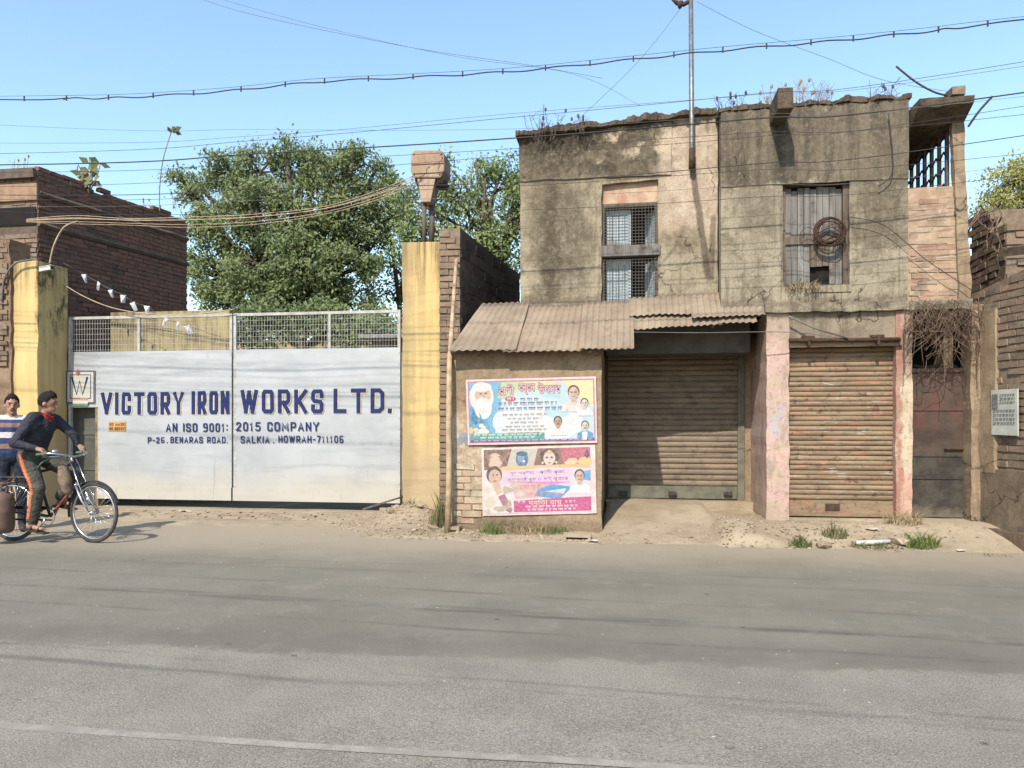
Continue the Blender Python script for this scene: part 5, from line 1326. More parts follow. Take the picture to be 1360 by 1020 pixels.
for pts_, r_, d_ in (([(0, 204), (345, 186), (690, 155), (1000, 125), (1360, 82)], .006, 8.8), ([(0, 190), (345, 180), (690, 150), (1000, 126), (1360, 88)], .005, 8.9),
    ([(0, 166), (345, 172), (690, 171), (1000, 152), (1360, 128)], .004, 8.6), ([(0, 229), (345, 216), (690, 197), (1000, 176), (1360, 152)], .006, 8.9),
    ([(0, 248), (345, 232), (690, 206), (1000, 182), (1360, 141)], .006, 9.0), ([(0, 259), (345, 251), (690, 242), (1000, 218), (1360, 180)], .010, 9.0),
    ([(0, 265), (345, 258), (690, 247), (1000, 226), (1360, 204)], .006, 9.1), ([(0, 274), (345, 266), (690, 262), (1000, 246), (1360, 219)], .005, 9.1),
    ([(0, 281), (345, 282), (690, 279), (1000, 262), (1360, 232)], .006, 9.1)):
    wire(pts_, d_, r_*.5, 'thin street wire, %s from the top at the left edge of the view' % ORD.pop(0), group=WG, mat='wire' if r_ > .0051 else 'wire_grey')
wire([(240, -12), (330, 18), (540, 62), (700, 86), (800, 104)], 12, .0035, 'faint wire falling from the upper left of the sky', 'wire_grey', ext=False)
wire([(270, -8), (420, 34), (600, 74), (760, 98), (850, 140)], 12, .003, 'faint second wire beside the one falling from upper left', 'wire_grey', ext=False)
wire([(925, 2), (1000, 40), (1100, 78), (1172, 106), (1262, 122)], 10.2, .003, 'guy wire running right from the pole top to the roof corner', 'wire_grey', ext=False)
wire([(903, 12), (868, 58), (830, 100), (775, 152), (750, 176)], 10.2, .003, 'guy wire running left from the pole top to the roof', 'wire_grey', ext=False)
tb = thing('cable_bundle', at(300, 291, 10.4), 'bundle of pale tan cables sagging from the lamp box to the left building', 'cable')
M['tan_cable'] = simple('sun_bleached_cable', S(206, 178, 142), S(170, 146, 118), 8, .8, bump=.2)
for k in range(5):
    o = (k-2)*2.3; sg = [0, 1.5, -1, 3, 4.5][k]
    wq = [at(x, y+o*f+sg*math.sin(math.pi*(x-35)/514), d) for x, y, d, f in ((35, 293, 11.6, .4), (100, 291, 11.5, 1), (170, 293, 11.4, .6), (250, 293, 11.3, 1), (340, 289, 11.2, 1), (430, 278, 11.15, .8), (500, 259, 11.1, 1.2), (549, 240, 11.15, 1.4))]
    MB().tube(spline(wq, 10), [.006, .005, .0075, .005, .0045][k], 6).build('cable', M['tan_cable'], tb, smooth=True)
wire([(66, 350), (72, 325), (85, 302), (103, 294)], 11.2, .014, 'stiff pale cable curving up from the left pillar top', 'tan_cable', ext=False, cat='cable', name='looping_cable')
wire([(2, 400), (6, 370), (20, 350), (42, 345)], 10.85, .016, 'grey hose looping over the top of the left yellow pillar', 'wire_grey', ext=False, cat='cable', name='looping_cable')
wire([(79, 374), (110, 393), (150, 409), (200, 417), (260, 417), (310, 411)], 11.5, .009, 'pale cable sagging from the left pillar along the gate top', 'tan_cable', ext=False, cat='cable', name='looping_cable')
bt = thing('paper_bunting', at(150, 395, 12.5), 'string of small white paper flags sagging behind the gate', 'bunting')
fl = ((113, 370), (130, 380), (148, 390), (164, 397), (178, 407), (195, 412), (219, 428), (236, 433), (250, 438), (400, 452), (428, 450), (455, 446))
wq = [at(x, y-5, 12.3) for x, y in ((80, 352),)+fl[:9]]+[at(320, 452, 13.4), at(420, 447, 13.8), at(520, 440, 14)]
MB().tube(spline(wq, 6), .004, 4).build('string', M['wire_grey'], bt)
random.seed(8)
pf = simple('white_paper', S(232, 230, 232), S(206, 206, 210), 12, .8, bump=0)
for i, (x, y) in enumerate(fl[:9]):
    p = at(x, y, 12.3); a = random.uniform(-.5, .5); mt = Matrix.Translation(p) @ Matrix.Rotation(random.uniform(-.7, .7), 4, 'Z') @ Matrix.Rotation(a, 4, 'Y')
    mb = MB(); wd = random.uniform(.04, .055); hh = random.uniform(.07, .085)
    mb.add([mt @ Vector(q) for q in ((-wd, 0, hh), (wd, 0, hh*.9), (wd*random.uniform(.2, 1), .02, -hh), (-wd*random.uniform(.2, 1), .01, -hh*.9), (0, -.02, 0))], [(0, 1, 4), (1, 2, 4), (2, 3, 4), (3, 0, 4)])
    mb.build('paper_flag', pf, bt)
# loose stick and white cloth on the right shutter's roller, electric cables
lp = MB().tube([at(1048, 420, 9.84), at(1082, 436, 9.82), at(1126, 449, 9.82)], .012, 6); tag(lp.build('stick', M['wood_grey'], smooth=True), 'pale bent stick resting on the roller pipe of the right shutter', 'stick')
wire([(842, 441), (930, 442), (1045, 441), (1110, 448)], 9.3, .005, 'thin cord stretched across the front of the shutters', 'wire_grey', ext=False, ds=[9.55, 9.6, 9.7, 9.8], cat='cord', name='thin_cord')
# hanging cable on the wall at the right wing
wire([(1180, 150), (1185, 200), (1184, 232), (1166, 248)], 9.93, .007, 'dark cable hanging down the right wing wall', 'wire', ext=False, cat='cable', name='hanging_cable')
wire([(1128, 288), (1175, 300), (1230, 345), (1290, 385)], 9.9, .005, 'slack wire sloping across the veranda brick panel', 'wire', ext=False, cat='wire', name='slack_wire')
wire([(1190, 88), (1215, 108), (1240, 122), (1262, 128)], 9.9, .012, 'frayed dark cable arching down to the roof corner', 'wire', ext=False, cat='cable', name='frayed_cable')
wire([(1286, 168), (1300, 148), (1318, 128)], 9.9, .014, 'rusty rod sticking out from the veranda roof corner', 'wire', ext=False, cat='rod', name='iron_rod')
# ------------------------------------------------------------------ trees and weeds
def m_leaf(name, a, b, c_, tr=.35):
    n = NT(name)
    c = n.mix(n.step(n.noise(.9, 3, .5), .35, .65), a, b)
    c = n.mix(n.step(n.noise(6, 3, .6), .5, .7), c, c_)
    return n.out(c, .65, None, spec=.3, transl=tr)
M['leaf_dark'] = m_leaf('neem_leaf', (.13, .17, .065, 1), (.175, .215, .085, 1), (.25, .275, .13, 1))
M['leaf_mid'] = m_leaf('fresh_leaf', (.17, .22, .075, 1), (.215, .265, .10, 1), (.28, .32, .15, 1))
M['leaf_gold'] = m_leaf('yellow_olive_leaf', (.28, .28, .075, 1), (.36, .34, .11, 1), (.15, .17, .05, 1))  # yellow-green leaf colour of the right-hand tree
M['leaf_weed'] = m_leaf('weed_leaf', (.12, .14, .055, 1), (.17, .17, .075, 1), (.24, .20, .11, 1))
M['leaf_lawn'] = m_leaf('grass_leaf', (.13, .17, .05, 1), (.17, .20, .07, 1), (.24, .22, .11, 1))
M['leaf_dry'] = m_leaf('dry_grass', (.30, .23, .13, 1), (.22, .17, .10, 1), (.36, .30, .18, 1), .2)
M['bark'] = simple('grey_bark', S(112, 96, 80), S(82, 70, 58), 6, .95, bump=.6, bd=.02)
def leaf_cloud(centres, per, sig, size, r_, up=.5, aspect=.5):
    k = len(centres); c = np.repeat(np.array(centres), per, axis=0)
    p = c+r_.normal(size=c.shape)*np.array([sig, sig, sig*.7])
    nl = len(p)
    d = r_.normal(size=(nl, 3)); d[:, 2] -= .25; d /= np.linalg.norm(d, axis=1)[:, None]
    nn = (p-c)/sig*.9+r_.normal(size=(nl, 3))*.45; nn[:, 2] += up*1.6; nn[:, 1] -= .5
    s = np.cross(d, nn); s /= np.linalg.norm(s, axis=1)[:, None]+1e-9
    L = size*r_.uniform(.6, 1.3, size=(nl, 1)); wd = L*aspect*.5
    v = np.stack([p, p+d*L*.5+s*wd, p+d*L, p+d*L*.5-s*wd], axis=1).reshape(-1, 3)
    return v
def cloud_mesh(name, v, mat, parent=None, o0=None):
    nq = len(v)//4
    me = bpy.data.meshes.new(name); me.vertices.add(len(v)); me.vertices.foreach_set('co', (v-np.array(o0)).astype(np.float32).ravel())
    me.loops.add(nq*4); me.loops.foreach_set('vertex_index', np.arange(nq*4, dtype=np.int32))
    me.polygons.add(nq); me.polygons.foreach_set('loop_start', np.arange(0, nq*4, 4, dtype=np.int32))
    me.update(calc_edges=True); me.materials.append(mat)
    o = bpy.data.objects.new(name, me); COL.objects.link(o); o.parent = parent
    if parent is None: o.location = o0
    return o
def tree(base, blobs, label, mat, seed, dens=26, per=46, leaf=.15, sig=.30, trunk_r=.2, group='trees behind the walls', twig=1.0):
    r_ = np.random.default_rng(seed); random.seed(seed)
    b = Vector(base); t = thing('tree', b, label, 'tree', group)
    trunk = MB(); top = Vector((b.x, b.y, min(q[0].z for q in blobs)-.1)) ; mid = b.lerp(top, .5)+Vector((.15, .1, 0))
    trunk.tube([b, b.lerp(top, .2), mid, top], [trunk_r*1.4, trunk_r*1.1, trunk_r*.9, trunk_r*.75], 9)
    cents = []
    for (c, r3) in blobs:
        c = Vector(c)
        m_ = top.lerp(c, .5)+Vector((r_.normal()*.2, r_.normal()*.2, .25))
        trunk.tube([top+Vector((0, 0, -.2)), m_, c], [trunk_r*.55, trunk_r*.36, trunk_r*.16], 6)
        k = max(3, int(dens*r3[0]*r3[2]))
        for i in range(k):
            d = Vector(r_.normal(size=3)); d.normalize(); f = r_.uniform(.45, 1.05)**.6
            q = c+Vector((d.x*r3[0]*f, d.y*r3[1]*f, d.z*r3[2]*f)); cents.append(q)
            if r_.uniform() < .45*twig: trunk.tube([c+Vector((0, 0, -.1)), c.lerp(q, .55)+Vector((0, 0, .12)), q], [trunk_r*.14, trunk_r*.09, .012], 4)
    trunk.build('trunk', M['bark'], t, smooth=True)
    v = leaf_cloud(cents, per, sig, leaf, r_)
    cloud_mesh('crown', v, mat, t, b)
    return t
def tp(px, py, t_):                                       # a point at ray distance t_
    d = ray(px, py); return Vector((d.x*t_, d.y*t_, CAMZ+d.z*t_))
def blobs_at(lst, t_):
    out = []
    for px, py, rx, rz, dt in lst:
        c = tp(px, py, t_+dt); s_ = (t_+dt)/FPX; out.append((c, (rx*s_, max(.6, rx*s_*.9), rz*s_)))
    return out
T1 = 24.0
big = blobs_at([(300, 250, 38, 30, 0), (262, 245, 18, 16, 1), (345, 225, 40, 28, 0), (400, 225, 40, 26, .5), (440, 235, 36, 26, 0), (470, 222, 26, 16, 1), (285, 305, 34, 32, -.5), (340, 285, 46, 40, -1), (400, 285, 46, 40, -.5), (455, 290, 40, 36, 0), (500, 262, 34, 26, .5), (290, 365, 42, 40, 0), (345, 350, 50, 40, -1.5), (400, 350, 52, 40, -1.5), (455, 360, 46, 38, -.5), (490, 330, 28, 30, .5), (330, 400, 60, 36, -.5), (400, 405, 60, 34, -1), (460, 400, 44, 30, 0), (330, 198, 16, 12, 0), (243, 238, 12, 8, 1), (255, 262, 16, 10, .6), (466, 205, 12, 8, .5), (500, 225, 14, 8, .5), (530, 262, 12, 9, .5), (480, 208, 14, 9, 0), (420, 205, 18, 10, 0), (515, 245, 16, 10, .5), (525, 285, 20, 14, .5), (510, 310, 18, 14, .5), (250, 340, 14, 14, .5), (262, 290, 14, 14, .5), (380, 195, 16, 8, 0), (300, 215, 14, 9, 0)], T1)
tree(tuple(tp(385, 620, T1))[:2]+(-.06,), big, 'big dense dark green tree rising behind the gate', M['leaf_dark'], 11, dens=34, per=120, leaf=.13, sig=.19, trunk_r=.32)
T2 = 21.0
mid = blobs_at([(540, 262, 22, 18, 0), (570, 285, 24, 22, 0), (610, 260, 30, 28, 0), (645, 230, 18, 16, 0), (590, 215, 10, 14, 0), (660, 250, 34, 30, .5), (700, 240, 30, 36, .5), (625, 300, 34, 26, 0), (680, 300, 36, 34, 0), (650, 330, 30, 26, 0), (540, 300, 22, 16, 0), (715, 220, 22, 20, 0), (590, 250, 26, 24, 0), (600, 320, 30, 22, 0), (560, 310, 26, 22, .3), (630, 215, 12, 12, 0), (672, 215, 16, 14, 0), (690, 270, 34, 30, 0), (530, 340, 14, 14, 0), (555, 320, 16, 14, 0), (690, 345, 30, 24, .3)], T2)
tree(tuple(tp(660, 620, T2))[:2]+(-.06,), mid, 'airy lighter green tree between the lamp box and the building', M['leaf_mid'], 12, dens=44, per=62, leaf=.12, sig=.17, trunk_r=.16)
T2b = 27.0
sp_ = blobs_at([(505, 300, 30, 24, 0), (520, 350, 24, 24, 0), (535, 385, 26, 20, 0), (500, 395, 22, 18, 0), (560, 345, 30, 30, 0), (545, 270, 24, 18, 0), (515, 240, 20, 10, 0)], T2b)
tree(tuple(tp(530, 600, T2b))[:2]+(-.06,), sp_, 'sparse thin tree with bare twigs just left of the right pillar', M['leaf_dark'], 13, dens=34, per=26, leaf=.15, sig=.22, trunk_r=.12, twig=2)
T3 = 16.0
gold = blobs_at([(1345, 242, 38, 34, 0), (1385, 232, 36, 40, 0), (1325, 275, 22, 18, -.2), (1370, 275, 40, 26, 0), (1420, 270, 40, 40, 0), (1350, 215, 10, 8, 0), (1375, 320, 34, 30, 0), (1310, 285, 10, 8, 0), (1360, 325, 20, 20, -.3)], T3)
tree(tuple(tp(1395, 640, T3))[:2]+(-.06,), gold, 'yellow-green bushy tree above the ruined wall at right', M['leaf_gold'], 14, dens=150, per=46, leaf=.075, sig=.13, trunk_r=.14)
# shrubs seen through the gate mesh, and a shed
bush = blobs_at([(330, 430, 34, 26, 0), (380, 425, 38, 26, 0), (430, 425, 34, 22, 0), (475, 428, 26, 18, 0), (450, 440, 30, 14, .2), (510, 432, 30, 18, .4), (500, 448, 26, 14, .2), (528, 446, 18, 16, .6), (470, 450, 26, 12, .4), (350, 445, 40, 14, .2)], 18.3)
tree(tuple(tp(400, 600, 18.3))[:2]+(-.06,), bush, 'olive shrub filling the view through the right gate mesh', M['leaf_dark'], 15, dens=60, per=70, leaf=.12, sig=.2, trunk_r=.08, group='shrubs in the yard')
sd = thing('yard_shed', tp(520, 560, 17), 'low shed with pale roof seen through the mesh by the right pillar', 'shed'); q = tp(522, 450, 17)
sd.location.z = -.06; WL[sd.name] = Vector(sd.location)
MB().box(q.x-.55, q.x+1.4, 16.6, 18, -.06, 3.25).build('shed_wall', M['mortar_tan'], sd)
MB().box(q.x-.75, q.x+1.6, 16.3, 18.2, 3.26, 3.34, 0).jit(.02, 3).build('shed_roof', M['steel'], sd)

def tuft(name, base, h, spread, k, mat, label, cat, seed, lean=.5, wid=.008, group=None, kind=None, leaves=0, leafmat=None):
    random.seed(seed); mb = MB(); b = Vector(base)
    for i in range(k):
        a = random.uniform(0, 6.283); rr = spread*math.sqrt(random.random())
        p = b+Vector((rr*math.cos(a), rr*.6*math.sin(a), -.01)); hh = h*(.25+.95*random.random()**1.8)*(1.15-.6*rr/spread)
        d = Vector((random.uniform(-1, 1), random.uniform(-1, 1), 0))*lean*hh
        s = Vector((random.uniform(-1, 1), random.uniform(-1, 1), 0)).normalized()*wid
        m1 = p+d*.35+Vector((0, 0, hh*.6)); e = p+d+Vector((0, 0, hh))
        mb.add([p-s, p+s, m1+s*.8, m1-s*.8, e], [(0, 1, 2, 3), (3, 2, 4)])
    o = mb.build(name, mat, origin=b); tag(o, label, cat, group, kind)
    return o
def vp(px, py, D): p = at(px, py, D); p.z = verge_h(p.x, D); return p
tuft('weed_tuft', vp(585, 690, 9.75), .55, .13, 150, M['leaf_weed'], 'tall dark weeds at the foot of the bamboo pole', 'weed', 31, .35, .007)
tuft('weed_tuft', vp(585, 690, 9.8)+Vector((-.05, .05, 0)), .4, .14, 120, M['leaf_dry'], 'dry stalks among the weeds beside the yellow pillar', 'weed', 32, .3, .005)
tuft('weed_tuft', vp(545, 690, 10.6), .16, .12, 60, M['leaf_weed'], 'small green weed sprouting on the rubble by the yellow pillar', 'weed', 33, .7, .008)
tuft('weed_tuft', vp(652, 703, 9.42), .2, .16, 300, M['leaf_lawn'], 'bright green grass clump below the lower poster', 'weed', 34, .7, .005)
tuft('weed_tuft', vp(700, 705, 9.46), .17, .3, 260, M['leaf_dry'], 'dry brown weeds along the shop wall below the lower poster', 'weed', 35, .8, .006)
tuft('weed_tuft', vp(740, 705, 9.48), .14, .22, 160, M['leaf_weed'], 'sparse olive weeds by the drain hole at the shop wall', 'weed', 36, .8, .006)
tuft('weed_tuft', vp(1063, 720, 9.05), .16, .13, 170, M['leaf_weed'], 'low leafy weed by the kerb below the pink pillar', 'weed', 37, .8, .009)
tuft('weed_tuft', vp(1108, 712, 9.3), .2, .14, 120, M['leaf_weed'], 'spindly weed in front of the right shutter', 'weed', 38, .6, .008)
tuft('weed_tuft', vp(1165, 718, 9.1), .1, .28, 200, M['leaf_weed'], 'flat weeds round the white tube on the verge', 'weed', 39, .9, .008)
tuft('weed_tuft', vp(1222, 716, 9.12), .2, .2, 300, M['leaf_lawn'], 'bushy green weed in front of the cream pillar', 'weed', 40, .7, .009)
tuft('weed_tuft', vp(1200, 690, 9.75), .22, .2, 180, M['leaf_dry'], 'dry straw clump at the foot of the cream pillar', 'weed', 41, .9, .006)
tuft('weed_tuft', vp(1318, 732, 8.8), .08, .2, 170, M['leaf_weed'], 'thin strip of grass at the foot of the right wall', 'weed', 42, .8, .006)
tuft('weed_tuft', at(1066, 377, 9.97)+Vector((0, 0, -.06)), .16, .22, 240, M['leaf_dry'], 'dry brown weed growing on the plank window sill', 'weed', 43, 1.0, .005)
def stems(base, h, k, spread, label, seed, mat=None, r_=.004, seeds=True):
    random.seed(seed); mb = MB(); b = Vector(base)
    for i in range(k):
        p = b+Vector((random.uniform(-spread, spread), random.uniform(-.08, .08), -.05)); hh = h*random.uniform(.4, 1)
        d = Vector((random.uniform(-.5, .5), random.uniform(-.3, .3), 1))*hh
        q = p+d*.6+Vector((random.uniform(-.05, .05), 0, 0)); e = p+d
        mb.tube([p, q, e], [r_, r_*.8, r_*.5], 4)
        for j in range(3):
            s = p.lerp(e, random.uniform(.3, .9)); mb.tube([s, s+Vector((random.uniform(-.15, .15), random.uniform(-.05, .05), random.uniform(.03, .16)))*h*2], [r_*.6, r_*.4], 3)
        if seeds and random.random() < .4: mb.ell(e, (.018, .018, .03), nu=5, nv=4)
    return tag(mb.build('dry_weed', mat or M['leaf_dry'], origin=b), label, 'weed', 'dry weeds on the roofs')
RS = lambda px, py, D=10.2: at(px, py, D)
purple = simple('dry_stem', S(112, 90, 84), S(90, 74, 66), 9, .9, bump=0)
stems(RS(722, 182), .42, 16, .16, 'dark twiggy weeds on the left end of the roof', 51, purple)
stems(RS(770, 172), .25, 8, .05, 'few short dry stems between the roof weeds and the pole', 52, purple)
stems(RS(968, 148, 10.05), .3, 14, .14, 'clump of thin dry stems where the two wings meet', 53, purple)
stems(RS(1022, 142, 10.05), .3, 10, .08, 'pale dry stems left of the beam end', 54)
stems(RS(1080, 140, 10.05), .42, 30, .2, 'reddish dry grass right of the beam end', 55)
stems(RS(1172, 134, 10.05), .35, 12, .14, 'dry twigs near the right end of the roof', 56, purple)
stems(at(215, 278, 14.6), .3, 14, .5, 'thin dry stalks along the left brick parapet', 57)
stems(at(30, 226, 12.0), .25, 6, .3, 'sparse stalks on the far left parapet', 58)
# young peepal sapling and the tall flag stalk on the left building
def sapling(base, h, k, label, seed, size=.14):
    random.seed(seed); b = Vector(base); t = thing('sapling', b, label, 'sapling'); mb = MB(); lf = MB()
    for i in range(k):
        e = b+Vector((random.uniform(-.22, .22), random.uniform(-.1, .1), h*random.uniform(.5, 1))); mb.tube([b, b.lerp(e, .5)+Vector((.04, 0, 0)), e], [.012, .009, .005], 5)
        for j in range(5):
            s = b.lerp(e, random.uniform(.35, 1)); d = Vector((random.uniform(-1, 1), random.uniform(-.6, .6), random.uniform(-.9, .3))).normalized()*size
            sd_ = d.cross(Vector((random.uniform(-.3, .3), -1, .2))).normalized()*size*.32
            lf.add([s, s+d*.4+sd_, s+d, s+d*.4-sd_], [(0, 1, 2, 3)])
    mb.build('stem', M['bark'], t); o = lf.build('leaves', M['leaf_weed'], t)
sapling(at(118, 250, 12.8)+Vector((0, 0, -.1)), .75, 6, 'leafy young sapling growing from the left brick parapet', 61, .2)
sk = thing('tall_stalk', at(212, 280, 14.5), 'single tall stalk with a dry leaf tip on the left building', 'weed')
pts = [at(212, 280, 14.5), at(212, 250, 14.5), at(217, 210, 14.5), at(228, 174, 14.5)]
MB().tube(spline(pts, 6), .011, 5).build('stem', M['leaf_dry'], sk)
lf = MB(); random.seed(5); e = pts[-1]
for i in range(7):
    d = Vector((random.uniform(-.2, 1), random.uniform(-.5, .5), random.uniform(-.9, .6))).normalized()*.16; s_ = d.cross(Vector((0, 1, .3))).normalized()*.05; p = e+Vector((random.uniform(-.02, .06), 0, random.uniform(-.08, .06)))
    lf.add([p, p+d*.5+s_, p+d, p+d*.5-s_], [(0, 1, 2, 3)])
lf.build('leaf_tip', M['leaf_weed'], sk)
# dead creeper over the door and on the ruin
def creeper(x0, x1, y0, y1, D, k, label, seed, r_=.0028):
    random.seed(seed); mb = MB()
    for i in range(k):
        px, py = random.uniform(x0, x1), y0+(y1-y0)*.15*random.random(); ps = [at(px, py, D+random.uniform(-.1, .05))]
        dx, dy = random.uniform(-14, 14), random.uniform(4, 20)
        for j in range(random.randint(3, 6)):
            dx += random.uniform(-14, 14); dy = dy*.8+random.uniform(-2, 8); px += dx*.7; py += dy*.75
            px = min(max(px, x0-6), x1+6); py = min(max(py, y0-6), y1)
            ps.append(at(px, py, D+random.uniform(-.13, .05)))
        mb.tube(spline(ps, 4), [r_*random.uniform(.6, 1.3)]*(4*(len(ps)-1)+1), 4)
    return tag(mb.build('dead_creeper', M['creeper']), label, 'creeper')
M['creeper'] = simple('dead_vine', S(136, 108, 86), S(104, 82, 68), 12, .9, bump=0)
creeper(1208, 1296, 398, 545, 9.82, 170, 'tangle of dead brown creeper hanging over the rusty door', 71)
creeper(1215, 1300, 394, 440, 9.80, 26, 'thick mat of dry vine along the ledge over the door', 72)
creeper(1290, 1330, 270, 400, 10.3, 12, 'pale bare vines trailing down the ruined wall', 73, .009)
# ------------------------------------------------------------------ rubble, litter, drains
n = NT('rubble_stone'); c = n.ramp(n.rnd(), [(0, S(190, 168, 138)), (.5, S(170, 146, 118)), (1, S(206, 188, 160))])
M['stone'] = n.out(n.mix(n.step(n.noise(14, 5, .7), .45, .7), c, S(132, 114, 92)), .95, n.bump(n.noise(30, 5, .7), .6, .01), spec=.1)
def stone_mesh(seed):
    random.seed(seed); bm = bmesh.new(); bmesh.ops.create_icosphere(bm, subdivisions=1, radius=1)
    for v in bm.verts: v.co *= random.uniform(.65, 1.15); v.co.z *= .6
    me = bpy.data.meshes.new('rubble_stone'); bm.to_mesh(me); bm.free(); me.materials.append(M['stone']); return me
sms = [stone_mesh(200+i) for i in range(6)]
random.seed(15)
def scatter(cx, cy, sx, sy, k, s0, s1, zone, big_label=None):
    mb = MB()
    for i in range(k):
        x, y = random.gauss(cx, sx), random.gauss(cy, sy)
        if y > 10.85 or y < 8.85: continue
        s = random.uniform(s0, s1)*random.random()**.6+.006; z = verge_h(x, y)
        me = random.choice(sms); rot = Matrix.Rotation(random.uniform(0, 6.28), 3, 'Z')
        mb.add([rot @ (v.co*s)+Vector((x, y, z+s*.15)) for v in me.vertices], [tuple(p.vertices) for p in me.polygons])
    o = mb.build('gravel', M['stone'], origin=(cx, cy, 0), kind='stuff'); o['label'] = zone; o['category'] = 'gravel'
scatter(-3.0, 10.1, .42, .38, 300, .01, .045, 'loose rubble and grit heaped at the foot of the yellow pillar')
scatter(-3.6, 10.1, .3, .25, 60, .01, .03, 'pale grit spilling left of the rubble heap towards the gate')
scatter(2.2, 9.5, .9, .3, 420, .006, .026, 'grit strewn over the verge before the right shutter')
scatter(-1.3, 9.25, .8, .15, 220, .006, .022, 'grit along the road edge below the posters')
scatter(.4, 9.4, .6, .4, 120, .005, .014, 'fine grit on the ramp of the left shutter')
lt = MB(); random.seed(77)
for i in range(420):
    x = random.choice([random.uniform(-3.4, 4.0), random.gauss(-2.6, .5), random.uniform(1.1, 3.2)]); y = random.uniform(8.85, 9.55)
    if -2.25 < x < -.25 and y > 9.5: continue
    z = verge_h(x, y)+.012; a = random.uniform(0, 6.28); l_ = random.uniform(.012, .035); d = Vector((math.cos(a), math.sin(a), random.uniform(-.2, .3)))*l_; s_ = Vector((-d.y, d.x, random.uniform(-.3, .3)*l_))*.5; p = Vector((x, y, z))
    lt.add([p-d, p+s_, p+d, p-s_], [(0, 1, 2, 3)])
o = lt.build('leaf_litter', M['leaf_dry'], origin=(0, 9.2, 0), kind='stuff'); o['label'] = 'dry leaves and chaff strewn along the verge'; o['category'] = 'leaf litter'
for (px, py, D, s, lb) in ((560, 690, 10.3, .11, 'largest stone lump on the rubble heap by the yellow pillar'), (520, 697, 10.2, .08, 'tilted stone on the left side of the rubble heap'), (575, 706, 9.6, .07, 'flat stone at the foot of the rubble heap near the road'), (1195, 716, 9.15, .12, 'squat earth-coloured stone among the weeds before the cream pillar'), (1095, 722, 9.05, .1, 'rounded stone beside the kerb weeds'), (1217, 714, 9.2, .09, 'upright stone beside the bushy green weed')):
    p = vp(px, py, D); o = inst('rubble_stone', random.choice(sms), p+Vector((0, 0, s*.2)), None, (random.uniform(-.3, .3), random.uniform(-.3, .3), random.uniform(0, 6)), (s*1.3, s, s)); tag(o, lb, 'stone', 'larger stones on the verge')
mb = MB().tube([vp(1137, 722, 9.08)+Vector((0, 0, .035)), vp(1160, 721, 9.1)+Vector((0, 0, .04)), vp(1182, 720, 9.12)+Vector((0, 0, .035))], [.026, .028, .022], 8)
tag(mb.build('paper_tube', flat(226, 222, 224), smooth=True), 'white rolled tube lying on the verge before the right shutter', 'litter')
def scrap(px, py, D, s, label, col, seed):
    random.seed(seed); p = vp(px, py, D); mb = MB(); k = 5
    for j in range(k):
        for i in range(k): mb.v.append((p.x+(i/(k-1)-.5)*s*2+random.uniform(-.1, .1)*s, p.y+(j/(k-1)-.5)*s+random.uniform(-.1, .1)*s, p.z+.012+s*.35*random.random()))
    for j in range(k-1):
        for i in range(k-1): o = j*k+i; mb.f.append((o, o+1, o+k+1, o+k)); mb.m.append(0)
    return tag(mb.build('paper_scrap', flat(*col)), label, 'litter', 'scraps of litter')
scrap(1158, 699, 9.5, .07, 'crumpled cream paper in front of the right shutter', (226, 206, 180), 1)
scrap(787, 724, 9.02, .06, 'torn white paper beside the drain hole', (230, 222, 208), 2)
scrap(1276, 722, 9.0, .04, 'tiny white scrap before the rusty door', (232, 226, 216), 3)
scrap(247, 673, 10.95, .1, 'pale cloth scrap on the paving under the gate', (214, 206, 190), 4)
scrap(457, 722, 9.15, .07, 'flat pale scrap on the road edge before the rubble', (206, 196, 178), 5)
def drain(x0, x1, y0, y1, D, label):
    a, b = at(x0, y1, D), at(x1, y0, D); t = thing('drain_hole', ((a.x+b.x)/2, D, a.z), label, 'drain')
    f = MB(); w_ = .035
    f.box(a.x-w_, b.x+w_, D-.03, D+.12, b.z, b.z+w_*1.2); f.box(a.x-w_, a.x, D-.03, D+.12, a.z-.03, b.z-.001); f.box(b.x, b.x+w_, D-.03, D+.12, a.z-.03, b.z-.001); f.jit(.008, 7).build('surround', M['verge'], t)
    MB().box(a.x, b.x, D+.02, D+.1, a.z-.03, b.z-.002).build('hole', simple('hole_shade_black', (.006, .005, .005, 1), None, 5), t)  # solid block coloured black for the shade inside the hole
drain(592, 607, 704, 712, 9.45, 'small dark drain hole right of the bamboo pole')
drain(752, 781, 714, 720, 9.2, 'dark drain slot in the kerb below the posters')
# plank across the gully
mb = MB().box(-.3, .3, -.05, .05, -.012, .012, 0, Matrix.Translation(vp(508, 690, 10.5)+Vector((0, 0, .11))) @ Matrix.Rotation(R(-18), 4, 'Y')).jit(.008, 5); tag(mb.build('timber_scrap', M['wood_brown']), 'tilted dark timber scrap on the rubble left of the pillar', 'timber')
